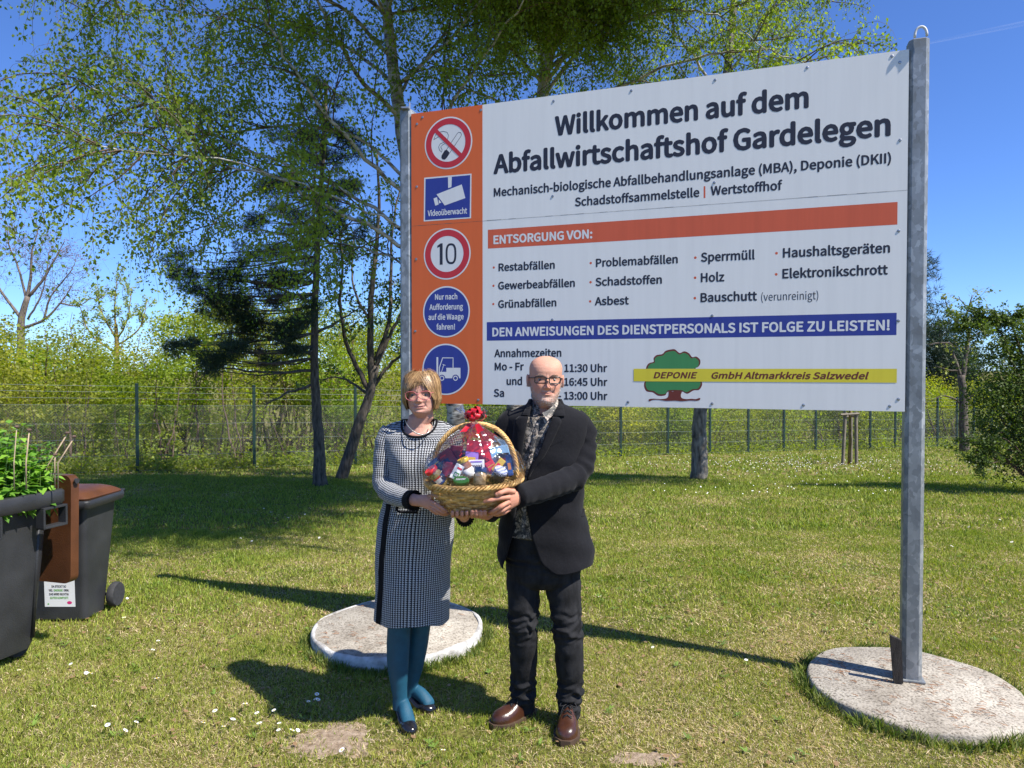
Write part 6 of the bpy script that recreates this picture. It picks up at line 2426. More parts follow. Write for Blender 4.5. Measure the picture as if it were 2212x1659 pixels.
def surf_fn(prof, H, feat):
    p = np.array(prof, float)

    def fn(x, t):
        w, f = np.interp(t, p[:, 0], p[:, 1]), np.interp(t, p[:, 0], p[:, 2])
        X = min(.98, abs(x) / w)
        return f * (1 - X ** 2.25) ** (1 / 2.25) + float(feat(np.array([x]), np.array([t]))[0])
    return fn


fw = surf_fn(prof_w, .196, feat_w)
mb = MB()
x, f, z = head_shape(prof_w, .196, feat_w)
mb.grid(HFW.arr(x, f, z), True, True)
for s in (-1, 1):
    ear(mb, HFW, s, .070, -.008, .47, .95)
lids(mb, HFW, .0305, fw(.0305, .478) + .0015, .478, .0125, .07)
nk = HFW.w(0, -.012, .02)
sh = P(905, 925, YW + .02)
mb.tube([HFW.w(0, -.018, .045), HFW.w(0, -.015, -.01), P(906, 906, YW + .0), P(905, 920, YW + .01), P(905, 950, YW + .01)], [.050, .050, .053, .064, .08], 24, ra=[.055, .052, .053, .060, .075], hint=(0, 1, 0))
# chest, body under the dress
body_w = [(920, 905, 34, .050), (934, 905, 56, .072), (955, 905, 66, .085), (990, 905, 62, .10), (1040, 905, 60, .11), (1090, 903, 68, .11), (1130, 899, 74, .115), (1200, 895, 74, .115), (1280, 892, 66, .11)]
rows = []
for (py, cx_, hw_, dp) in body_w:
    c = P(cx_, py, YW + .015)
    a = np.linspace(0, 2 * math.pi, 40, endpoint=False)
    rows.append(np.stack([c.x + hw_ / F * YW * np.cos(a), c.y + dp * np.sin(a), np.full(40, c.z)], -1))
mb.grid(rows, True, True)
# arms and hands
mb.tube([P(846, 950, YW + .02), P(832, 985, YW), P(826, 1048, YW - .03), P(862, 1072, YW - .16), P(896, 1080, 3.17), P(910, 1082, 3.14)], [.036, .040, .036, .034, .027, .025], 16, n=24, ra=[.036, .040, .036, .034, .022, .021])
mb.tube([P(964, 950, YW + .02), P(976, 985, YW), P(980, 1050, YW - .02), P(990, 1090, YW - .12), P(1000, 1112, 3.22), P(1003, 1117, 3.18)], [.036, .040, .036, .034, .026, .024], 14, n=22)
# right hand at the left flank of the basket
mb.tube([P(903, 1081, 3.155), P(918, 1083, 3.115), P(934, 1088, 3.085)], [.024, .031, .034], 16, n=10, ra=[.020, .020, .015], hint=(0, -1, 0))
FW = [([(926, 1072, 3.10), (938, 1070, 3.075), (946.5, 1073.5, 3.055)], .0105, .0078),
      ([(932, 1083, 3.07), (944, 1090, 3.045), (955, 1098, 3.04), (963.5, 1104, 3.06)], .0092, .0072),
      ([(931, 1089, 3.08), (943, 1098, 3.05), (955, 1106, 3.055), (968, 1109.5, 3.085)], .0092, .0072),
      ([(928, 1093, 3.10), (940, 1103, 3.07), (952, 1110, 3.075), (964, 1112, 3.11)], .0088, .0068),
      ([(924, 1095, 3.12), (934, 1104, 3.10), (944, 1110, 3.11)], .0080, .0062)]
for pts, a, b in FW:
    finger(mb, pxp(pts), a, b)
# left hand under the basket
mb.tube([P(1003, 1117, 3.17), P(1000, 1115, 3.12), P(998, 1112, 3.08)], [.022, .028, .030], 14, n=8, ra=[.018, .016, .013])
for k, xx in enumerate((978, 988, 998.5, 1009)):
    finger(mb, pxp([(xx + 2, 1113, 3.09), (xx, 1115, 3.05), (xx - .5, 1113 - (k in (0, 3)) * 1.5, 3.015), (xx - .5, 1106, 3.005)]), .0088, .0074)
# legs and feet
LEGS_W = [([(880, 1250, YW + .0), (868, 1310, YW - .01), (863, 1345, YW - .01), (860, 1395, YW + .01), (860, 1440, YW + .02), (862, 1480, YW + .03), (864, 1505, YW + .035), (865, 1530, YW + .035)], [.078, .066, .057, .056, .051, .041, .036, .038]),
          ([(912, 1250, YW + .05), (911, 1310, YW + .07), (908, 1345, YW + .09), (901, 1395, YW + .12), (894, 1440, YW + .15), (888, 1475, YW + .17), (886, 1498, YW + .18), (886, 1515, YW + .18)], [.075, .062, .053, .053, .047, .036, .032, .034])]
for pts, rr in LEGS_W:
    mb.tube(pxp(pts), [q - .004 for q in rr], 16, n=26)
SHOES_W = [[G(864, 1543), G(870, 1560), G(882, 1578), G(893, 1593)], [G(884, 1519), G(898, 1528), G(918, 1537), G(940, 1543)]]
FEET_W = []
for q in SHOES_W:
    d_ = (q[3] - q[0]).normalized()
    FEET_W.append([q[0] + d_ * .012 + Vector((0, 0, .075)), q[0] + d_ * .075 + Vector((0, 0, .072)), q[0] + d_ * .14 + Vector((0, 0, .042)), q[3] - d_ * .045 + Vector((0, 0, .024))])
for q in FEET_W:
    mb.tube(q, [.026, .029, .031, .026], 14, n=12, ra=[.030, .032, .022, .012], hint=(0, 0, 1))
me, v = remesh(mb, 'person', .0021, 2, .45)
x, f, z = HFW.inv(v)
t = np.interp(z / .196, *TW)
tint = np.tile(SKIN_W, (len(v), 1))
onface = (f > .03) & (t > -.05) & (t < 1)
red = np.clip(gauss(np.abs(x) - .040, .020) * gauss(t - .40, .10) * .8 + gauss(x, .013) * gauss(t - .40, .05) + gauss(x, .03) * gauss(t - .09, .06) * .4, 0, 1) * onface
tint = tint * (1 - red[:, None] * .24) + np.array((.55, .19, .15)) * red[:, None] * .24
lip = np.clip(np.clip(1.15 - np.abs(x) / .0255, 0, 1) * 3, 0, 1) * gauss(t - .264 - .030 * (x / .03) ** 2, .024) * onface
tint = tint * (1 - lip[:, None] * .75) + np.array((.42, .12, .11)) * lip[:, None] * .75
handm = (v[:, 2] < 1.2)
tint[handm] = tint[handm] * np.array((1.0, .92, .9))
nz_ = vnoise(v[:, 0], v[:, 2], .012, 3) * .12 + .94
tint *= nz_[:, None]
wloc = (float(P(880, 1560, YW).x), YW, 0)
woman = finish(me, v, 'person', M_SKIN, None, wloc, tint)
tag(woman, 'woman in black and white chequered dress and blue tights holding the gift basket', 'person')
eyes(woman, HFW, .0305, fw(.0305, .478) + .0020, .477)
M_BROWHAIR = M('fair_brow_hair', (.25, .14, .07), .7, .2, 60)
brows(woman, HFW, fw, .575, M_BROWHAIR, n=60, seed=2)
M_PINKFRAME = M('pink_spectacle_frame', (.66, .17, .18), .35, .1, 40)
spectacles(woman, HFW, .0325, fw(0, .48) + .0125, .468, .0275, .0205, 2.5, M_PINKFRAME, .0012, .070, .0, tilt=.10)
tip = P(946.5, 1073.5, 3.055); nail(woman, tip, tip - P(938, 1070, 3.075), (0, -1, .6), .0052)
tip = P(963, 1103.6, 3.058); nail(woman, tip, tip - P(955, 1098, 3.04), (0, -1, .3), .0048)


def hair_w():
    g = np.random.default_rng(91)
    H = .196
    p = np.array(prof_w, float)

    def rad(t):
        return [np.interp(t, p[:, 0], p[:, i]) for i in (1, 2, 3)]

    def surf(az, t, off):
        """az 0 = to the viewer, +-pi = nape"""
        w, fr, bk_ = rad(min(max(t, .12), 1))
        if t < .45:                                     # the bob hangs straight down, it does not follow the jaw
            w = max(w, rad(.45)[0] + .002) * (1 - .55 * max(0, .34 - t)); fr = rad(.45)[1] * .9; bk_ = rad(.5)[2] * (1 - .5 * (.45 - t))
        sa, ca = math.sin(az), math.cos(az)
        n = 2.2
        xx = np.sign(sa) * abs(sa) ** (2 / n) * (w + off)
        ff = np.sign(ca) * abs(ca) ** (2 / n) * ((fr if ca > 0 else bk_) + off)
        return HFW.w(xx, ff, t * H + (off * max(0, (t - .75) / .25)))
    # cap of hair under the strands
    rows = []
    for t in (.13, .2, .3, .4, .5, .6, .7, .78, .85, .9, .94, .97, .99, 1.0):
        row = []
        for az in np.linspace(-math.pi, math.pi, 64, endpoint=False):
            tt = t
            lim = 1.02 if t < .62 else (.9 if t < .72 else 0.0)
            a2 = az
            if abs(az) < lim: a2 = math.copysign(lim, az) if az != 0 else lim
            row.append(tuple(surf(a2, tt, .010 + .006 * math.sin(min(1, t) * math.pi))))
        rows.append(row)
    mb = MB()
    # leave the face open: build the cap as two flaps and a top
    arr = np.array(rows)
    az = np.linspace(-math.pi, math.pi, 64, endpoint=False)
    faces = []
    ts = (.13, .2, .3, .4, .5, .6, .7, .78, .85, .9, .94, .97, .99, 1.0)
    for i in range(13):
        for j in range(64):
            k = (j + 1) % 64
            am = az[j] + math.pi / 64
            if ts[i] < .70 and abs(am) < 1.05: continue
            faces.append((i * 64 + j, i * 64 + k, (i + 1) * 64 + k, (i + 1) * 64 + j))
    mb.add(arr.reshape(-1, 3), faces)
    V, C = [], []

    def strand(az0, az1, t0, t1, off, w, curl=.0):
        n = 9
        pts = []
        for i in range(n):
            u = i / (n - 1)
            a = az0 + (az1 - az0) * u ** .8
            t = t0 + (t1 - t0) * u
            pts.append(np.array(surf(a, t, off * (1 - curl * max(0, u - .75) * 4))))
        pts = np.array(pts)
        tg = np.gradient(pts, axis=0)
        c0 = np.array(HFW.w(0, -.01, .55 * H))
        out = pts - c0
        s = np.cross(tg, out); s /= np.linalg.norm(s, axis=1)[:, None] + 1e-9
        wd = (w * np.interp(np.linspace(0, 1, n), [0, .3, .8, 1], [.7, 1, .9, .15]))[:, None]
        k = g.uniform(0, 1)
        top = np.array((.47, .29, .125)); dk = np.array((.17, .088, .036))
        for i in range(n - 1):
            V.append([pts[i] - s[i] * wd[i], pts[i] + s[i] * wd[i], pts[i + 1] + s[i + 1] * wd[i + 1], pts[i + 1] - s[i + 1] * wd[i + 1]])
            C.append(dk * (1 - k) + top * k)
    part = .10
    for i in range(1500):
        a = g.uniform(-math.pi, math.pi)
        if abs(a) < 1.12: continue
        t1 = g.normal(.15, .04) if abs(a) < 2.2 else g.normal(.10, .04)
        a0 = a * .8 + part * g.uniform(-.5, 1.2)
        strand(a0, a + g.normal(0, .05), g.uniform(.90, .995), t1, g.uniform(.012, .021), g.uniform(.0012, .003), .55)
    for i in range(420):                                # side locks in front of the ears
        s = -1 if i % 2 else 1
        a = s * g.uniform(1.02, 1.4)
        strand(s * g.uniform(-.1, .9) + part, a, g.uniform(.93, .99), g.normal(.20, .04), g.uniform(.009, .017), g.uniform(.0013, .0026), .5)
    for i in range(190):                                # fringe swept from the parting
        u = g.uniform(-1, 1)
        a1 = u * .92
        a0 = a1 * g.uniform(.2, .6) + part * g.uniform(.2, 1.4)
        gap = .04 * gauss(a1 - .12, .16)
        t1 = .675 + gap * 2.6 + g.normal(0, .030) - .09 * abs(u) ** 2
        strand(a0, a1 + g.normal(0, .05), g.uniform(.955, .995), t1, g.uniform(.007, .014), g.uniform(.0011, .0022), .2)
    for i in range(60):                                 # flyaway hairs
        a = g.uniform(-math.pi, math.pi)
        strand(a, a + g.normal(0, .25), .99, g.uniform(.5, .8), g.uniform(.022, .030), .0005)
    V, C = np.array(V), np.array(C)
    ho = tri_mesh('hair', V.reshape(-1, 3), 4, tint_mat('blonde_hair', .42, 0, 1, .5), woman, tint=C)
    mb.build('hair_base', M('hair_base', (.22, .115, .04), .6, .2, 60), ho, smooth=True)


hair_w()


# --- the dress: houndstooth knit, UV-mapped in metres
def houndstooth():
    m, nt, b = newmat('houndstooth_knit')
    uv = nd(nt, 'UVMap')
    sc = nd(nt, 'VectorMath', operation='SCALE'); sc.inputs['Scale'].default_value = 1 / .0098
    nt.links.new(uv.outputs[0], sc.inputs[0])
    nz = nd(nt, 'TexNoise'); nz.inputs['Scale'].default_value = .9; nz.inputs['Detail'].default_value = 2
    nt.links.new(sc.outputs[0], nz.inputs['Vector'])
    mv = nd(nt, 'Mix', data_type='VECTOR'); mv.inputs[0].default_value = .06
    nt.links.new(sc.outputs[0], mv.inputs[4]); nt.links.new(nz.outputs[1], mv.inputs[5])
    sp_ = nd(nt, 'SeparateXYZ'); nt.links.new(mv.outputs[1], sp_.inputs[0])

    def mth(op, a, bb=None, c=None):
        n = nd(nt, 'Math', operation=op)
        for i, q in enumerate((a, bb, c)):
            if q is None: continue
            if isinstance(q, (int, float)): n.inputs[i].default_value = q
            else: nt.links.new(q, n.inputs[i])
        return n.outputs[0]
    u, v_ = mth('FRACT', sp_.outputs[0]), mth('FRACT', sp_.outputs[1])
    # a pointed tooth: wide lower block, narrowing finger to the upper right
    blk = mth('MULTIPLY', mth('LESS_THAN', mth('ABSOLUTE', mth('SUBTRACT', u, .48)), .34), mth('LESS_THAN', mth('ABSOLUTE', mth('SUBTRACT', v_, .60)), .24))
    fing = mth('MULTIPLY', mth('LESS_THAN', mth('ABSOLUTE', mth('SUBTRACT', u, mth('ADD', .48, mth('MULTIPLY', mth('SUBTRACT', v_, .5), .3)))), .13), mth('LESS_THAN', v_, .5))
    k = mth('MAXIMUM', blk, fing)
    mx = nd(nt, 'Mix', data_type='RGBA')
    mx.inputs[6].default_value = (.012, .012, .016, 1); mx.inputs[7].default_value = (.48, .49, .50, 1)
    nt.links.new(k, mx.inputs[0]); nt.links.new(mx.outputs[2], b.inputs['Base Color'])
    b.inputs['Roughness'].default_value = .9; b.inputs['Specular IOR Level'].default_value = .15
    b.inputs['Sheen Weight'].default_value = .25
    n2 = nd(nt, 'TexNoise'); n2.inputs['Scale'].default_value = 3
    nt.links.new(sc.outputs[0], n2.inputs['Vector'])
    bp = nd(nt, 'Bump'); bp.inputs['Distance'].default_value = .004; bp.inputs['Strength'].default_value = .6
    nt.links.new(mth('ADD', k, n2.outputs[0]), bp.inputs['Height']); nt.links.new(bp.outputs[0], b.inputs['Normal'])
    return m


M_HOUND = houndstooth()
M_BLACKKNIT = M('black_knit', (.010, .010, .012), .92, .3, 200, .6, 500, spec=.15)
M_TIGHTS = M('petrol_tights', (.012, .075, .125), .55, .12, 30, .2, 900, spec=.35)
M_PATENT = M('black_shoe_leather', (.010, .010, .012), .16, .2, 20, spec=.6)


def cloth_tube(mb, pts, rad, n=40, sides=40, ra=None, hint=(0, 1, 0), wr=0.0, seed=0, uvoff=0.0, wrf=(26, 9)):
    """sleeve or leg with soft creases and UVs in metres"""
    p = np.array([tuple(q) for q in pts]); rad = np.array(rad, float); rb = rad if ra is None else np.array(ra, float)
    m = crom(np.hstack([p, rad[:, None], rb[:, None]]), n)
    c, r1, r2 = m[:, :3], m[:, 3], m[:, 4]
    t = np.gradient(c, axis=0); t /= np.linalg.norm(t, axis=1)[:, None]
    h = np.array(hint, float)
    L = np.concatenate([[0], np.cumsum(np.linalg.norm(np.diff(c, axis=0), axis=1))])
    curv = np.linalg.norm(np.gradient(t, axis=0), axis=1); curv = np.convolve(curv, np.ones(7) / 7, 'same'); curv /= curv.max() + 1e-9
    g = np.random.default_rng(seed); ph = g.uniform(0, 6.28, 8)
    rows, uv = [], []
    ang = np.linspace(0, 2 * math.pi, sides, endpoint=False)
    for i in range(n):
        a = np.cross(t[i], h); a /= np.linalg.norm(a) + 1e-9
        b = np.cross(a, t[i]); h = b
        wv = np.zeros(sides)
        if wr:
            for q in range(4):
                wv += np.sin(L[i] * wrf[0] * (1 + .45 * q) * 2 + ph[q] + 1.6 * np.sin(ang + ph[q + 4])) * (.6 + .4 * np.sin(ang * (1 + q % 2) + ph[q + 2]))
            wv *= wr * (.35 + .9 * curv[i]) / 2
        rows.append(c[i] + np.outer(np.cos(ang) * (r1[i] + wv), a) + np.outer(np.sin(ang) * (r2[i] + wv), b))
        per = 2 * math.pi * float(np.mean(r1))
        uv.append([(uvoff + k / sides * per, L[i]) for k in range(sides + 1)])
    mb.grid(rows, True, True, uv=uv, flip=True)
    return np.array(rows)


def dress():
    prof = [  # py, cx, half width px, depth, centre dy
        (911, 906, 33, .048, .0), (915, 906, 54, .058, .005), (921, 905.5, 69, .070, .008), (930, 905.5, 78, .084, .008), (942, 905.5, 80, .096, .005), (960, 905.5, 75, .106, .0), (985, 905, 69, .118, -.008), (1010, 905, 67, .122, -.010), (1040, 906, 69, .120, -.004),
        (1085, 904, 76, .124, .0), (1127, 899, 82.5, .134, .006), (1165, 896, 83.5, .136, .008), (1203, 893, 81.5, .134, .01), (1263, 891.5, 80, .132, .012), (1310, 890, 80, .130, .014), (1336, 889.5, 80.5, .130, .015)]
    m = crom(prof, 70)
    N = 96
    ang = np.linspace(0, 2 * math.pi, N, endpoint=False)
    rows, uv = [], []
    for i in range(70):
        py, cx_, hw_, dp, dy = m[i]
        c = P(cx_, py, YW + dy + .01)
        n_ = 2.3
        ca, sa = np.cos(ang), np.sin(ang)
        X = np.sign(ca) * np.abs(ca) ** (2 / n_); Yy = np.sign(sa) * np.abs(sa) ** (2 / n_)
        hwm = hw_ / F * YW
        low = np.clip((py - 1110) / 220, 0, 1)
        fold = .007 * low * np.sin(ang * 4 + .6 + low) + .004 * low * np.sin(ang * 9 + 1.3) + .003 * np.sin(py * .05 + ang * 3) * np.clip((py - 940) / 60, 0, 1)
        xx = c.x + X * (hwm + fold * .5)
        yy = c.y + Yy * (dp + fold)
        bust = .020 * np.exp(-((py - 990) / 26) ** 2) * np.exp(-((np.abs(X) - .42) / .28) ** 2) * (Yy < 0)
        yy = yy - bust
        zz = np.full(N, c.z)
        # scooped neck: the front drops below the back
        drop = np.clip((968 - py) / 57, 0, 1) ** 1.15
        zz = zz - drop * np.where(Yy < 0, .064 * np.abs(Yy) ** 1.1, -.008)
        yy = yy - drop ** 2 * np.where(Yy < 0, .050 * np.abs(Yy), 0)
        zz = zz + low ** 4 * .006 * np.sin(ang * 4 + .6)
        rows.append(np.stack([xx, yy, zz], -1))
        uv.append([(k / N * .92, -float(zz[k % N])) for k in range(N + 1)])
    mb = MB()
    mb.grid(rows, True, False, uv=uv)
    # sleeves
    cloth_tube(mb, [P(848, 930, YW + .02), P(838, 948, YW + .015), P(831, 985, YW), P(829, 1045, YW - .03), P(852, 1069, YW - .13), P(889, 1080.5, 3.20)], [.052, .058, .053, .050, .047, .042], 44, 40, wr=.004, seed=4)
    cloth_tube(mb, [P(963, 930, YW + .02), P(972, 948, YW + .015), P(980, 985, YW), P(981, 1045, YW - .02), P(992, 1088, YW - .14), P(1002, 1113, 3.22)], [.052, .058, .053, .050, .046, .036], 40, 36, wr=.004, seed=5)
    d = mb.build('dress', M_HOUND, woman, smooth=True)
    # neck binding
    rows_ = np.array(rows)
    mb = MB(); ringp = [tuple(q) for q in rows_[1]]; mb.tube(ringp + [ringp[0], ringp[1]], .0055, 8, cap=False); mb.build('neck_binding', M_BLACKKNIT, d, smooth=True)
    # black side stripe on her right and hem band
    for (xa, xb, sg) in ((833, 843, 1),):
        rr = []
        for i in range(70):
            py = m[i][0]
            if py < 1080: continue
            u = (py - 1085) / 250
            # pick the surface points at the stripe's two edges
            xl = np.interp(py, [1085, 1127, 1203, 1263, 1336], [833, 825, 817, 815, 809.5]); xr = xl + 10.5
            row = rows_[i]
            fr = row[row[:, 1] < np.median(row[:, 1])]
            o = np.argsort(fr[:, 0]); fr = fr[o]
            line = []
            for px in np.linspace(xl, xr, 5):
                # iterate depth for the given photo column
                y = YW - .05
                for _ in range(6):
                    X_ = (px - CX) / F * y / _cp if False else (px - CX) / F * y
                    y = np.interp(X_, fr[:, 0], fr[:, 1])
                line.append((X_, y - .004, np.interp(X_, fr[:, 0], fr[:, 2])))
            rr.append(line)
        mb = MB(); mb.grid(rr, False, False); mb.build('side_stripe', M_BLACKKNIT, d, smooth=True)
    # cuffs and pocket trims
    a, b = P(885, 1079.5, 3.21), P(895, 1081.5, 3.185)
    mb = MB(); cloth_tube(mb, [a, (a + b) / 2, b], [.0445, .045, .0445], 8, 36); 
    dirc = (b - a).normalized(); s1 = dirc.cross(Vector((0, 1, 0))).normalized(); s2 = dirc.cross(s1)
    for k in range(22):
        an = k / 22 * 6.283
        mb.sphere(tuple(b + (s1 * math.cos(an) + s2 * math.sin(an)) * .0435), .0052, 6)
    mb.build('cuff', M_BLACKKNIT, d, smooth=True)
    a, b = P(1000, 1111, 3.235), P(1006, 1120, 3.19)
    mb = MB(); cloth_tube(mb, [a, (a + b) / 2, b], [.038, .039, .037], 8, 32)
    dirc = (b - a).normalized(); s1 = dirc.cross(Vector((0, 1, 0))).normalized(); s2 = dirc.cross(s1)
    for k in range(20):
        an = k / 20 * 6.283
        mb.sphere(tuple(b + (s1 * math.cos(an) + s2 * math.sin(an)) * .037), .005, 6)
    mb.build('cuff', M_BLACKKNIT, d, smooth=True)

    def front_y(px, py):
        i = int(np.argmin(np.abs(m[:, 0] - py)))
        row = rows_[i]; fr = row[row[:, 1] < np.median(row[:, 1])]; fr = fr[np.argsort(fr[:, 0])]
        y = YW - .1
        for _ in range(8):
            X_ = (px - CX) / F * y
            y = np.interp(X_, fr[:, 0], fr[:, 1])
        return y
    mb = MB()
    poly = [(858, 1084), (857, 1102), (862, 1106), (898, 1107), (903, 1102), (903, 1086)]
    pts = [P(px, py, front_y(px, py) - .006) for px, py in poly]
    mb.tube(pts, .0055, 8); mb.build('pocket_trim', M_BLACKKNIT, d, smooth=True)
    # inside of the skirt hem
    return d


dress()
mb = MB()
for pts, rr in LEGS_W:
    cloth_tube(mb, pxp(pts), rr, 40, 32, wr=.0006)
for q in FEET_W:
    mb.tube(q, [.029, .032, .034, .029], 16, n=14, ra=[.034, .036, .025, .014], hint=(0, 0, 1))
me, v = remesh(mb, 'tights', .004, 3, .5)
finish(me, v, 'tights', M_TIGHTS, woman)


def pump(pts, w, h, heel):
    q = crom([tuple(a) for a in pts], 18)
    mb = MB()
    rows = []
    t = np.gradient(q, axis=0); t[:, 2] = 0; t /= np.linalg.norm(t, axis=1)[:, None]
    for i in range(18):
        u = i / 17
        wd = w * np.interp(u, [0, .1, .35, .7, .9, 1], [.55, .78, .80, 1.0, .78, .25])
        ht = h * np.interp(u, [0, .08, .3, .55, .72, .85, 1], [1.0, 1.05, .72, .55, .85, .75, .35])
        s = np.array((t[i][1], -t[i][0], 0))
        gzv = fz(q[i][0], q[i][1])
        base = q[i].copy(); base[2] = gzv + .010 + heel * np.interp(u, [0, .25, .55, 1], [1, .75, .1, 0.05])
        row = []
        for a in np.linspace(0, math.pi, 13):
            row.append(base + s * math.cos(a) * wd + np.array((0, 0, 1)) * (math.sin(a) ** .7 * ht))
        for a in np.linspace(math.pi, 2 * math.pi, 8)[1:-1]:
            row.append(base + s * math.cos(a) * wd * .95 + np.array((0, 0, 1)) * (-.006))
        rows.append(row)
    mb.grid(rows, True, True)
    b = q[0] + t[0] * .012
    mb.lathe((b[0], b[1], fz(b[0], b[1])), [(.014, 0), (.016, .012), (.024, heel + .012)], (0, 0, 1), 14)
    o = mb.build('shoe', M_PATENT, woman, smooth=True, sharp=60)
    return o


def gp(px, py):
    return G(px, py)


for q in SHOES_W:
    pump(q, .041, .046, .028)
# necklace
mb = MB()
nl = [P(876, 908, YW - .035), P(880, 918, YW - .085), P(890, 929, YW - .115), P(901, 936.5, YW - .128), P(913, 939, YW - .13), P(925, 934, YW - .118), P(932, 924, YW - .09), P(934, 912, YW - .045)]
mb.tube(nl, .0022, 6, n=40)
for k in range(12):
    q = crom([tuple(a) for a in nl], 40)[12 + k]
    mb.sphere(tuple(q), (.0042, .003, .003), 6)
mb.build('necklace', M('pale_metal', (.75, .68, .55), .22, .1, 40, metal=.8), woman, smooth=True)
# ================================================================== the man
YM = 3.42
SKIN_M = np.array((.56, .29, .20))
HM = .231
_c = P(1178, 874, YM - .06)
HFM = HeadFrame((_c.x, YM - .01, _c.z), HM, yaw=3, roll=1.5, pitch=0)
prof_m = [(-.07, .034, .055, 0), (0, .040, .082, .0), (.04, .047, .090, .03), (.10, .0555, .092, .045), (.18, .063, .0905, .064), (.27, .068, .089, .078), (.36, .0715, .0875, .088), (.45, .0745, .0865, .096), (.53, .0765, .085, .101),
          (.60, .0775, .0885, .104), (.68, .0785, .089, .106), (.76, .0785, .084, .105), (.83, .0745, .0745, .099), (.89, .066, .0605, .086), (.94, .053, .045, .068), (.98, .0325, .026, .040), (1.0, .012, .010, .015)]
TM = ([-.1, 0, .075, .232, .305, .508, .592, .68, 1], [-.1, 0, .085, .264, .355, .522, .60, .68, 1])
feat_m = warped(face_features(nose=1.12, cheek=.95, brow=.45, lips=.85, chin=1.05, smile=1.12), *TM)
fm = surf_fn(prof_m, HM, feat_m)
mb = MB()
x, f, z = head_shape(prof_m, HM, feat_m)
mb.grid(HFM.arr(x, f, z), True, True)
for s in (-1, 1):
    ear(mb, HFM, s, .0755, -.006, .475, 1.08)
lids(mb, HFM, .0325, fm(.0325, .508) + .0012, .508, .0128, .05)
mb.tube([HFM.w(0, -.022, .055), HFM.w(0, -.02, -.01), P(1178, 890, YM + .01), P(1178, 910, YM + .015), P(1178, 945, YM + .015)], [.060, .060, .063, .078, .10], 24, ra=[.064, .060, .062, .072, .085], hint=(0, 1, 0))
rows = []
for (py, cx_, hw_, dp) in [(905, 1178, 60, .075), (920, 1178, 76, .09), (960, 1178, 72, .105), (1040, 1174, 68, .112), (1110, 1172, 68, .112), (1160, 1172, 70, .115), (1230, 1172, 66, .11)]:
    c = P(cx_, py, YM + .02)
    a = np.linspace(0, 2 * math.pi, 40, endpoint=False)
    rows.append(np.stack([c.x + hw_ / F * YM * np.cos(a), c.y + dp * np.sin(a), np.full(40, c.z)], -1))
mb.grid(rows, True, True)
ARM_L = [(1246, 912, YM + .02), (1258, 935, YM + .01), (1260, 970, YM - .01), (1246, 1024, YM - .08), (1192, 1050, 3.20), (1121, 1073, 3.065)]
ARM_R = [(1108, 912, YM + .02), (1098, 935, YM + .01), (1094, 970, YM), (1094, 1035, YM - .05), (1074, 1088, 3.26), (1050, 1113, 3.17)]
for A_ in (ARM_L, ARM_R):
    mb.tube(pxp(A_), [.045, .050, .046, .042, .036, .029], 16, n=26, ra=[.045, .05, .046, .042, .034, .024])
# left hand on the basket's right flank
mb.tube([P(1122, 1073, 3.07), P(1110, 1077, 3.04), P(1098, 1082, 3.02)], [.029, .036, .039], 16, n=10, ra=[.024, .022, .016], hint=(0, -1, 0))
FM_ = [([(1110, 1062, 3.03), (1095, 1060, 2.995), (1083, 1064, 2.975), (1073.5, 1068.5, 2.975)], .0125, .0098),
       ([(1101, 1074, 3.01), (1083, 1075.5, 2.985), (1064, 1080, 2.978), (1047, 1083.5, 2.985)], .0112, .0088),
       ([(1099, 1084, 3.01), (1084, 1093, 2.985), (1070, 1102, 2.995), (1058, 1107, 3.03)], .0112, .0088),
       ([(1099, 1093, 3.02), (1086, 1102, 3.0), (1073, 1108.5, 3.015), (1061, 1110.5, 3.055)], .0108, .0084),
       ([(1101, 1099, 3.035), (1090, 1107, 3.02), (1078, 1111.5, 3.04), (1068, 1112, 3.07)], .0098, .0076)]
for pts, a, b in FM_:
    finger(mb, pxp(pts), a, b)
# right hand under the basket
mb.tube([P(1050, 1113, 3.17), P(1042, 1113, 3.13), P(1036, 1112, 3.085)], [.026, .033, .034], 14, n=8, ra=[.022, .018, .015])
for k, xx in enumerate((1020, 1029.5, 1039, 1048)):
    finger(mb, pxp([(xx + 1, 1113, 3.09), (xx, 1115.5, 3.045), (xx - .5, 1113 - (k in (0, 3)) * 2, 3.01), (xx - .5, 1105, 3.0)]), .0098, .0082)
LEGS_M = [([(1138, 1165, YM + .02), (1133, 1215, YM + .01), (1131, 1255, YM), (1131, 1303, YM - .01), (1130, 1360, YM - .01), (1131, 1416, YM + .02), (1130, 1473, YM + .05), (1130, 1515, YM + .07), (1131, 1533, YM + .075)], [.092, .089, .083, .076, .069, .067, .060, .054, .053]),
          ([(1206, 1165, YM + .02), (1212, 1215, YM + .01), (1215, 1255, YM), (1221, 1303, YM - .02), (1226, 1360, YM - .04), (1230, 1416, YM - .03), (1231, 1473, YM - .01), (1230, 1525, YM - .01), (1229, 1547, YM - .01)], [.095, .093, .088, .078, .070, .068, .062, .055, .054])]
for pts, rr in LEGS_M:
    mb.tube(pxp(pts), [q - .016 for q in rr], 14, n=20)
SHOES_M = [[G(1150, 1540), G(1128, 1551), G(1098, 1563), G(1064, 1577)], [G(1230, 1553), G(1228, 1575), G(1225, 1596), G(1222, 1615)]]
for q in SHOES_M:
    d_ = (q[3] - q[0]).normalized()
    mb.tube([q[0] + d_ * .05 + Vector((0, 0, .08)), q[0] + d_ * .12 + Vector((0, 0, .06)), q[3] - d_ * .06 + Vector((0, 0, .04))], [.03, .034, .028], 10, n=8, ra=[.03, .03, .018], hint=(0, 0, 1))
me, v = remesh(mb, 'person', .0021, 2, .45)
x, f, z = HFM.inv(v)
t = np.interp(z / HM, *TM)
tint = np.tile(SKIN_M, (len(v), 1))
onface = (f > .02) & (t > -.05) & (t < 1)
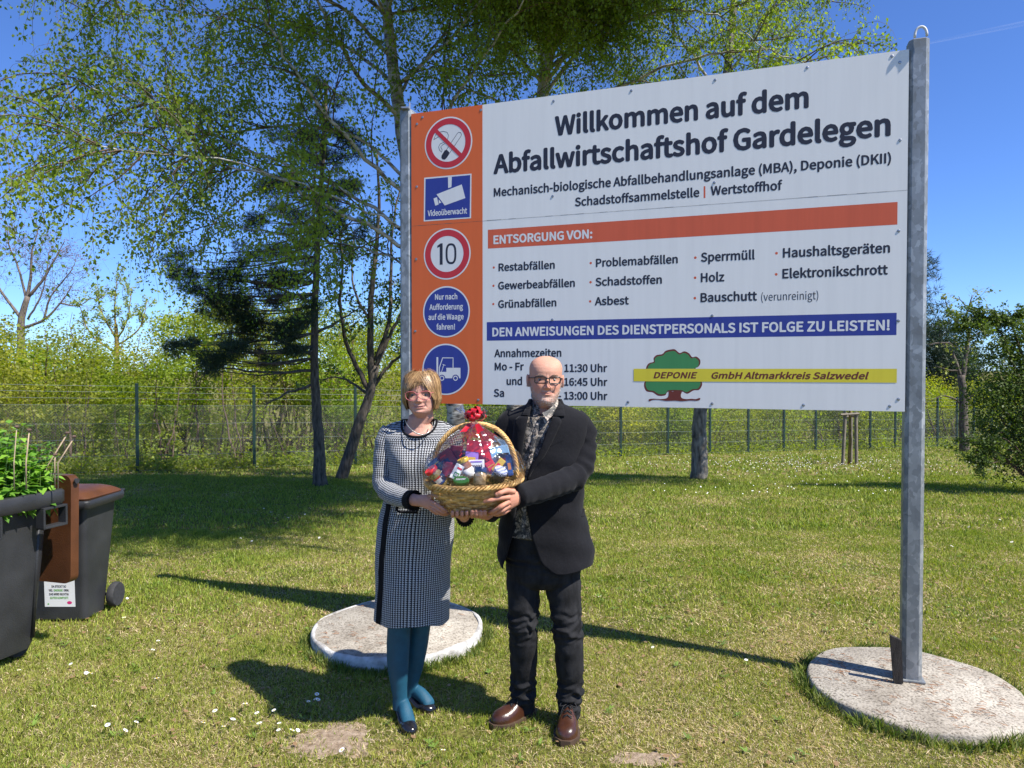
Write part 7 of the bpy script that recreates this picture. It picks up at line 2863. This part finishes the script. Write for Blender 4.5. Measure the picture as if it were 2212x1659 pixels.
red = np.clip(gauss(np.abs(x) - .042, .022) * gauss(t - .40, .09) * .8 + gauss(x, .015) * gauss(t - .41, .06) * 1.0 + gauss(np.abs(x) - .08, .012) * gauss(t - .47, .12), 0, 1) * (t > 0)
tint = tint * (1 - red[:, None] * .42) + np.array((.52, .17, .12)) * red[:, None] * .42
lip = np.clip(np.clip(1.15 - np.abs(x) / .028, 0, 1) * 3, 0, 1) * gauss(t - .262 - .030 * (x / .03) ** 2, .020) * onface
tint = tint * (1 - lip[:, None] * .75) + np.array((.40, .13, .11)) * lip[:, None] * .75
jawline = np.interp(np.abs(x), [0, .02, .035, .055, .065, .075], [.215, .225, .255, .32, .42, .52])
beardm = np.clip((jawline - t) / .05, 0, 1) * np.clip((t + .05) / .06, 0, 1) * (f > -.012)
must = np.clip(1.3 - np.abs(x) / .027, 0, 1) * gauss(t - .325, .026) * onface
beard = np.clip(np.maximum(beardm, must * .35), 0, 1) * (1 - np.clip(lip * 2.2, 0, 1))
beard *= (.55 + .6 * vnoise(v[:, 0] + v[:, 1], v[:, 2], .006, 6))
tint = tint * (1 - beard[:, None] * .42) + np.array((.42, .36, .32)) * beard[:, None] * .42
hnd = v[:, 2] < 1.22
tint[hnd] = tint[hnd] * np.array((.98, .86, .82))
tint *= (vnoise(v[:, 0], v[:, 2], .013, 8) * .12 + .94)[:, None]
man = finish(me, v, 'person', M_SKIN, None, (float(P(1178, 1560, YM).x), YM, 0), tint)
tag(man, 'bald man in a dark jacket and floral shirt holding the right side of the basket', 'person')
eyes(man, HFM, .0325, fm(.0325, .508) + .0018, .507, .0118)
M_GREYHAIR = M('grey_stubble', (.42, .39, .36), .7, .3, 60)
brows(man, HFM, fm, .592, M('grey_brow_hair', (.26, .18, .13), .7, .2, 60), n=60, seed=3)


def stubble():
    g = np.random.default_rng(19)
    nrm = np.empty(len(man.data.vertices) * 3, np.float32); man.data.vertices.foreach_get('normal', nrm); nrm = nrm.reshape(-1, 3)
    w = beard * (beard > .22)
    idx = g.choice(len(v), 2000, p=w / w.sum())
    p = v[idx]; n_ = nrm[idx]
    d = n_ * .6 + np.array((0, 0, -.7)) + g.normal(0, .35, p.shape); d /= np.linalg.norm(d, axis=1)[:, None]
    s = np.cross(d, g.normal(0, 1, p.shape)); s /= np.linalg.norm(s, axis=1)[:, None]
    L = g.uniform(.003, .006, (len(p), 1))
    V = np.stack([p - s * .0005, p + s * .0005, p + d * L + n_ * .001], 1)
    k = g.uniform(0, 1, (len(p), 1))
    C = np.array([[.22, .17, .13]]) * (1 - k) + np.array([[.62, .58, .55]]) * k
    tri_mesh('beard', V.reshape(-1, 3), 3, tint_mat('stubble_hair', .6), man, tint=C)


stubble()
M_BLACKFRAME = M('black_spectacle_frame', (.010, .009, .009), .25, .2, 40)
spectacles(man, HFM, .0335, fm(0, .52) + .0125, .505, .0262, .0150, 5.5, M_BLACKFRAME, .0028, .0765, .0)
for (tip, prev, up) in ((P(1073.5, 1068.5, 2.975), P(1083, 1064, 2.975), (-.1, -1, .45)), (P(1047, 1083.5, 2.985), P(1064, 1080, 2.978), (0, -1, .35))):
    nail(man, tip, tip - prev, up, .0065)

# ---- clothes
def jacket_cloth():
    m, nt, b = newmat('navy_wool_twill')
    tc = nd(nt, 'TexCoord'); wv = nd(nt, 'TexWave'); wv.inputs['Scale'].default_value = 130; wv.inputs['Distortion'].default_value = 1.5; wv.bands_direction = 'DIAGONAL'
    nt.links.new(tc.outputs['Object'], wv.inputs['Vector'])
    n1 = nd(nt, 'TexNoise'); n1.inputs['Scale'].default_value = 380; n1.inputs['Detail'].default_value = 2
    nt.links.new(tc.outputs['Object'], n1.inputs['Vector'])
    nt.links.new(ramp(nt, [(.35, (.0045, .0045, .006)), (.62, (.008, .008, .0105)), (.74, (.022, .022, .026))], n1.outputs[0]), b.inputs['Base Color'])
    b.inputs['Roughness'].default_value = .9; b.inputs['Specular IOR Level'].default_value = .2; b.inputs['Sheen Weight'].default_value = .05; b.inputs['Sheen Roughness'].default_value = .5
    n2 = nd(nt, 'TexNoise'); n2.inputs['Scale'].default_value = 13; n2.inputs['Detail'].default_value = 3
    nt.links.new(tc.outputs['Object'], n2.inputs['Vector'])
    bp = nd(nt, 'Bump'); bp.inputs['Distance'].default_value = .02; bp.inputs['Strength'].default_value = .35
    nt.links.new(n2.outputs[0], bp.inputs['Height']); nt.links.new(bp.outputs[0], b.inputs['Normal'])
    return m


M_JACKET = jacket_cloth()


def floral():
    m, nt, b = newmat('floral_shirt')
    tc = nd(nt, 'TexCoord')
    nz = nd(nt, 'TexNoise'); nz.inputs['Scale'].default_value = 30; nz.inputs['Detail'].default_value = 2
    nt.links.new(tc.outputs['Object'], nz.inputs['Vector'])
    ad = nd(nt, 'Mix', data_type='VECTOR'); ad.inputs[0].default_value = .045
    nt.links.new(tc.outputs['Object'], ad.inputs[4]); nt.links.new(nz.outputs[1], ad.inputs[5])
    vo = nd(nt, 'TexVoronoi', feature='DISTANCE_TO_EDGE'); vo.inputs['Scale'].default_value = 70
    nt.links.new(ad.outputs[1], vo.inputs['Vector'])
    v2 = nd(nt, 'TexVoronoi'); v2.inputs['Scale'].default_value = 62
    nt.links.new(ad.outputs[1], v2.inputs['Vector'])
    sp_ = nd(nt, 'SeparateColor'); nt.links.new(v2.outputs['Color'], sp_.inputs[0])
    c1 = ramp(nt, [(.0, (.02, .02, .022)), (.3, (.05, .05, .05)), (.45, (.24, .20, .16)), (.6, (.42, .37, .31)), (.8, (.12, .11, .09)), (.95, (.55, .44, .36))], sp_.outputs[0])
    c2 = ramp(nt, [(.04, (.03, .03, .032)), (.10, (1, 1, 1))], vo.outputs['Distance'])
    mx = nd(nt, 'Mix', data_type='RGBA', blend_type='MULTIPLY'); mx.inputs[0].default_value = .9
    nt.links.new(c1, mx.inputs[6]); nt.links.new(c2, mx.inputs[7]); nt.links.new(mx.outputs[2], b.inputs['Base Color'])
    b.inputs['Roughness'].default_value = .65; b.inputs['Sheen Weight'].default_value = .2
    return m


M_FLORAL = floral()
M_JEANS = M('black_jeans', (.011, .011, .012), .85, .35, 30, .25, 300, spec=.2, col2=(.026, .026, .028), stretch=(1, 1, .35))
M_SHOE = M('brown_shoe_leather', (.040, .014, .008), .3, .35, 14, .12, 120, spec=.6, col2=(.075, .027, .013))
M_SOLE = M('shoe_sole', (.06, .035, .02), .7, .2, 30)
M_LACE = M('black_lace', (.012, .012, .013), .8, .2, 60)
M_BUTTON = M('shirt_button', (.12, .10, .08), .3, .2, 60)

JP = [  # py, cx, half width, depth, opening left, opening right
    (866, 1178, 33, .062, 1150, 1207), (873, 1178, 37, .068, 1149, 1206), (879, 1178.5, 50, .080, 1148, 1204), (886, 1179, 66, .094, 1146, 1200), (893, 1180, 79, .106, 1144, 1197), (901, 1180.5, 88, .116, 1141, 1194), (915, 1181, 91, .126, 1138, 1188),
    (935, 1180, 90, .134, 1134, 1179), (960, 1178, 86, .140, 1130, 1170), (990, 1176, 85, .143, 1127, 1158), (1016, 1175, 86, .144, 1124, 1143), (1040, 1174, 86, .145, 1121, 1139), (1080, 1172, 88, .146, 1117, 1138),
    (1110, 1172, 91, .148, 1113, 1141), (1150, 1175, 96, .150, 1106, 1150), (1180, 1178, 101.5, .152, 1097, 1160), (1200, 1179, 104, .153, 1092, 1170), (1212, 1178.5, 104.5, .153, 1090, 1186), (1219, 1178, 104, .153, 1090, 1200)]
JM = crom(JP, 90)
JN = 2.35


def jcenter(i):
    return P(JM[i][1], JM[i][0], YM + .015)


def jfront(px, py, off=0.0):
    """point on the jacket's front at a photo position"""
    i = int(np.argmin(np.abs(JM[:, 0] - py)))
    cx_, hw_, dp = JM[i][1], JM[i][2], JM[i][3]
    y = YM - .1
    for _ in range(8):
        X = (px - CX) / F * y
        c = P(cx_, py, YM + .015)
        u = min(.985, abs((X - c.x) / (hw_ / F * YM)))
        y = c.y - dp * (1 - u ** JN) ** (1 / JN)
    return P(px, py, y - off)


def jacket():
    N = 110
    rows = []
    for i in range(90):
        py, cx_, hw_, dp, xl, xr = JM[i]
        c = jcenter(i)
        hwm = hw_ / F * YM

        def ang(px):
            q = jfront(px, py)
            u = float(np.clip((q.x - c.x) / hwm, -.98, .98))
            return 2 * math.pi - math.acos(math.copysign(abs(u) ** (JN / 2), u))
        a = np.linspace(ang(xr), ang(xl) + 2 * math.pi, N)
        ca, sa = np.cos(a), np.sin(a)
        X = np.sign(ca) * np.abs(ca) ** (2 / JN); Yy = np.sign(sa) * np.abs(sa) ** (2 / JN)
        low = np.clip((py - 1060) / 150, 0, 1)
        mid = np.clip((py - 930) / 60, 0, 1)
        fold = .006 * low * np.sin(a * 5 + .5) + .0035 * mid * np.sin(py * .045 + a * 4) + .003 * mid * np.sin(py * .11 - a * 2.5)
        xx = c.x + X * (hwm + fold); yy = c.y + Yy * (dp + fold)
        if py > 1120:                                        # the front panels fall a little open
            e = np.minimum(np.arange(N), np.arange(N)[::-1]) / 14.0
            yy -= .012 * low * np.clip(1 - e, 0, 1)
        zz = np.full(N, c.z)
        hem = np.clip((py - 1185) / 34, 0, 1)
        zz = zz + hem * (.016 * np.clip((X - .35) / .65, 0, 1) + .018 * np.clip((-X - .55) / .45, 0, 1) + .004 * np.sin(a * 6))
        rows.append(np.stack([xx, yy, zz], -1))
    mb = MB(); mb.grid(rows, False, False)
    cloth_tube(mb, pxp([(1238, 905, YM + .025), (1255, 922, YM + .015), (1261, 968, YM - .01), (1247, 1023, YM - .08), (1192, 1050, 3.20), (1117, 1073, 3.055)]), [.055, .065, .061, .060, .056, .050], 64, 48, wr=.0065, seed=12)
    cloth_tube(mb, pxp([(1118, 905, YM + .025), (1101, 922, YM + .015), (1093, 968, YM), (1093, 1035, YM - .05), (1074, 1086, 3.26), (1055, 1109, 3.19)]), [.056, .070, .065, .062, .056, .048], 56, 44, wr=.0075, seed=14)
    j = mb.build('jacket', M_JACKET, man, smooth=True)
    so = j.modifiers.new('thickness', 'SOLIDIFY'); so.thickness = .005; so.offset = -1
    # collar and lapels
    for sg in (1, -1):
        for part, (y0, y1), outer in (('collar', (866, 898), {1: [(866, 1210), (880, 1218), (898, 1221.5)], -1: [(866, 1146), (880, 1138), (898, 1128)]}),
                                      ('lapel', (900, 1034), {1: [(900, 1207), (909, 1214.5), (950, 1196), (985, 1177), (1016, 1152), (1034, 1141.5)], -1: [(900, 1122), (909, 1112), (950, 1108), (985, 1107), (1016, 1112), (1034, 1117)]})):
            rr = []
            for py in np.linspace(y0, y1, 26):
                i = int(np.argmin(np.abs(JM[:, 0] - py)))
                inner = JM[i][5] if sg > 0 else JM[i][4]
                o = np.interp(py, [q[0] for q in outer[sg]], [q[1] for q in outer[sg]])
                line = []
                for u in np.linspace(0, 1, 7):
                    line.append(tuple(jfront(inner + (o - inner) * u, py, .007 + .007 * math.sin(u * math.pi) * (1 - u * .3) + (.004 if part == 'lapel' else .007))))
                rr.append(line)
            mb = MB(); mb.grid(rr, False, False, flip=sg > 0)
            o = mb.build(part, M_JACKET, j, smooth=True)
            so = o.modifiers.new('thickness', 'SOLIDIFY'); so.thickness = .005; so.offset = 1 if sg < 0 else -1
    # back of the collar
    rr = []
    for k, (py, r, d) in enumerate(((863, 34, .066), (872, 38, .074), (884, 50, .086))):
        c = P(1178, py, YM + .015)
        rr.append([(c.x + r / F * YM * math.cos(a), c.y + d * math.sin(a), c.z) for a in np.linspace(-.5, math.pi + .5, 40)])
    mb = MB(); mb.grid(rr, False, False); o = mb.build('collar', M_JACKET, j, smooth=True)
    so = o.modifiers.new('thickness', 'SOLIDIFY'); so.thickness = .005
    # breast pocket welt, flap pocket
    for nm, poly, off in (('breast_pocket', [(1175, 961), (1217, 943), (1217.5, 951.5), (1176, 970)], .006), ('pocket_flap', [(1206.5, 1097), (1263, 1099), (1264.5, 1113), (1258, 1116), (1214, 1117), (1208, 1112)], .008)):
        ps = [jfront(px, py, off) for px, py in poly]
        mb = MB(); mb.prism(ps, (0, .006, 0)); mb.build(nm, M_JACKET, j)
    for k in range(4):                                       # sleeve buttons
        c = P(1135 + k * 7.5, 1096 - k * 2.2, 3.02 + .012 * k)
    mb = MB()
    return j


jacket()


def shirt():
    rows = []
    prof = [(880, 1178, 33, .062), (886, 1178, 44, .074), (893, 1178, 60, .090), (905, 1178, 70, .104), (930, 1177, 74, .118), (970, 1175, 73, .126), (1020, 1173, 73, .128), (1080, 1170, 75, .130), (1140, 1170, 78, .132), (1152, 1170, 78, .132)]
    m = crom(prof, 50)
    a = np.linspace(0, 2 * math.pi, 72, endpoint=False)
    for i in range(50):
        py, cx_, hw_, dp = m[i]
        c = P(cx_, py, YM + .012)
        fold = .003 * np.sin(a * 7 + py * .05) + .002 * np.sin(py * .16 + a * 3)
        ca, sa = np.cos(a), np.sin(a)
        X = np.sign(ca) * np.abs(ca) ** (2 / 2.3); Yy = np.sign(sa) * np.abs(sa) ** (2 / 2.3)
        zz = np.full(72, c.z) - np.clip((900 - py) / 20, 0, 1) * np.where(Yy < 0, .030 * np.abs(Yy), 0)
        rows.append(np.stack([c.x + X * (hw_ / F * YM + fold), c.y + Yy * (dp + fold), zz], -1))
    mb = MB(); mb.grid(rows, True, False)
    s = mb.build('shirt', M_FLORAL, man, smooth=True)
    # collar wings and stand
    for poly in ([(1205.5, 860, 3.40), (1207, 874, 3.37), (1198, 893, 3.325), (1182, 909, 3.29), (1171.5, 892, 3.305), (1184, 886, 3.325), (1197, 874, 3.36)],
                 [(1150, 866, 3.40), (1149.5, 882, 3.365), (1152, 900, 3.325), (1164.5, 894, 3.305), (1158, 886, 3.325), (1153, 876, 3.36)]):
        ps = pxp(poly)
        mb = MB(); mb.prism(ps, (0, .003, 0)); mb.build('shirt_collar', M_FLORAL, s)
    rr = []
    for (py, r, d) in ((866, 31.5, .063), (889, 33, .067)):
        c = P(1178, py, YM + .012)
        rr.append([(c.x + r / F * YM * math.cos(a_), c.y + d * math.sin(a_), c.z - (.022 * max(0, -math.sin(a_)) if True else 0)) for a_ in np.linspace(-1.15, math.pi + 1.15, 48)])
    mb = MB(); mb.grid(rr, False, False); mb.build('collar_stand', M_FLORAL, s, smooth=True)
    # button placket
    line = [(1168, 899), (1161, 920), (1154, 950), (1148, 980), (1142, 1010), (1136, 1050), (1131, 1100), (1129, 1145)]
    rr = []
    for px, py in line:
        i = int(np.argmin(np.abs(m[:, 0] - py)))
        y = YM + .012 - m[i][3] * .985
        rr.append([tuple(P(px - 5, py, y - .003)), tuple(P(px, py, y - .008)), tuple(P(px + 5, py, y - .004))])
    mb = MB(); mb.grid(rr, False, False); pk = mb.build('placket', M_FLORAL, s, smooth=True)
    for px, py in ((1166, 905), (1157, 937), (1149.5, 974), (1142, 1012), (1135, 1060), (1131, 1105)):
        i = int(np.argmin(np.abs(m[:, 0] - py)))
        c = P(px, py, YM + .012 - m[i][3] * .985 - .008)
        mb = MB(); mb.lathe(tuple(c), [(.0055, 0), (.0055, .002), (.004, .0028)], (0, -1, 0), 14); mb.build('button', M_BUTTON, pk, smooth=True, sharp=40)


shirt()


def trousers():
    mb = MB()
    rows = []
    for (py, cx_, hw_, dp) in ((1140, 1171, 77, .128), (1160, 1172, 80, .132), (1190, 1173, 82, .136), (1225, 1174, 82, .136), (1245, 1174, 79, .13), (1258, 1173, 70, .11), (1264, 1172, 50, .08)):
        c = P(cx_, py, YM + .012)
        a = np.linspace(0, 2 * math.pi, 48, endpoint=False)
        rows.append(np.stack([c.x + hw_ / F * YM * np.cos(a), c.y + dp * np.sin(a), np.full(48, c.z)], -1))
    mb.grid(rows, True, True)
    for k, (pts, rr) in enumerate(LEGS_M):
        cloth_tube(mb, pxp(pts), rr, 90, 48, wr=.0055, seed=20 + k, wrf=(17, 6), ra=[q * 1.05 for q in rr])
    me, v = remesh(mb, 'trousers', .0042, 3, .5)
    # creases at knee and ankle
    g = np.random.default_rng(4)
    w = np.exp(-((v[:, 2] - .50) / .07) ** 2) + 1.3 * np.exp(-((v[:, 2] - .14) / .07) ** 2) + .5 * np.exp(-((v[:, 2] - .80) / .06) ** 2)
    n = np.empty(len(v) * 3, np.float32); me.vertices.foreach_get('normal', n); n = n.reshape(-1, 3)
    ph = v[:, 0] * 26 + np.sin(v[:, 1] * 30) * 1.2
    irr = vnoise(v[:, 0] * 1.0 + v[:, 1], v[:, 2], .05, 4)
    d = w * (irr * .0105 * np.sin(v[:, 2] * 118 + ph + 5 * irr) + .0025 * np.sin(v[:, 2] * 205 - ph * 2.3 + 4 * irr))
    d += .004 * (vnoise(v[:, 0] * .5, v[:, 2] + v[:, 1], .09, 7) - .5)
    v = v + n * d[:, None]
    t_ = finish(me, v, 'trousers', M_JEANS, man)
    c = P(1172, 1146, YM + .012)
    rr = [[(c.x + .176 * math.cos(a), c.y + .134 * math.sin(a), c.z + dz) for a in np.linspace(0, 2 * math.pi, 60, endpoint=False)] for dz in (-.018, .018)]
    mb = MB(); mb.grid(rr, True, False); mb.build('belt', M_PATENT, t_, smooth=True)


trousers()


def derby(q, w=.052, h=.082):
    pts = crom([tuple(a) for a in q], 24)
    t = np.gradient(pts, axis=0); t[:, 2] = 0; t /= np.linalg.norm(t, axis=1)[:, None]
    rows, srow = [], []
    tops = []
    for i in range(24):
        u = i / 23
        wd = w * np.interp(u, [0, .04, .15, .35, .6, .8, .93, 1], [.35, .55, .70, .72, .96, 1.0, .74, .30])
        ht = h * np.interp(u, [0, .05, .2, .42, .55, .72, .88, .97, 1], [.75, 1.0, 1.18, 1.22, .98, .72, .62, .45, .25])
        s = np.array((t[i][1], -t[i][0], 0))
        b = pts[i].copy(); b[2] = fz(b[0], b[1]) + .024
        row = []
        for a in np.linspace(0, math.pi, 17):
            row.append(b + s * (math.copysign(abs(math.cos(a)) ** .8, math.cos(a)) * wd * (1 - .22 * max(0, math.sin(a)) * (u < .5))) + np.array((0, 0, 1)) * max(0, math.sin(a)) ** .72 * ht)
        rows.append(row)
        tops.append((b + np.array((0, 0, ht)), s, wd, t[i]))
        so = []
        for (k, z) in ((1.10, -.026), (1.14, -.006), (1.12, .004), (.9, .005), (-.9, .005), (-1.12, .004), (-1.14, -.006), (-1.10, -.026)):
            so.append(b + s * (wd + .004) * k + np.array((0, 0, z)) + t[i] * (.010 if i == 23 else (-.006 if i == 0 else 0)))
        srow.append(so)
    mb = MB(); mb.grid(rows, True, True)
    # tongue and facing
    o = mb.build('shoe', M_SHOE, man, smooth=True, sharp=70)
    mb = MB(); mb.grid(srow, True, True); mb.build('sole', M_SOLE, o, smooth=True, sharp=45)
    mb = MB()
    for i in (10, 12, 14):
        c, s, wd, tt = tops[i]
        c2 = tops[i + 1][0]
        up = np.array((0, 0, .004))
        mb.tube([c - s * wd * .42 - np.array((0, 0, .004)), c + up, c2 + s * wd * .42 - np.array((0, 0, .002))], .0028, 6)
        mb.tube([c + s * wd * .42 - np.array((0, 0, .004)), c + up * 1.4, c2 - s * wd * .42 - np.array((0, 0, .002))], .0028, 6)
    c, s, wd, tt = tops[9]
    for sg in (-1, 1):
        c1 = c + np.array((0, 0, .007))
        mb.tube([c1, c1 + s * sg * .022 + np.array((0, 0, .012)), c1 + s * sg * .040 - np.array((0, 0, .008)) + tt * .01, c1 + s * sg * .024 - np.array((0, 0, .006)) + tt * .012, c1], .0022, 6, n=18)
        mb.tube([c1, c1 + s * sg * .02 + tt * .03, c1 + s * sg * .034 + tt * .05 - np.array((0, 0, .03))], .0020, 6, n=10)
    mb.build('laces', M_LACE, o, smooth=True)
    return o


for q in SHOES_M:
    derby(q)
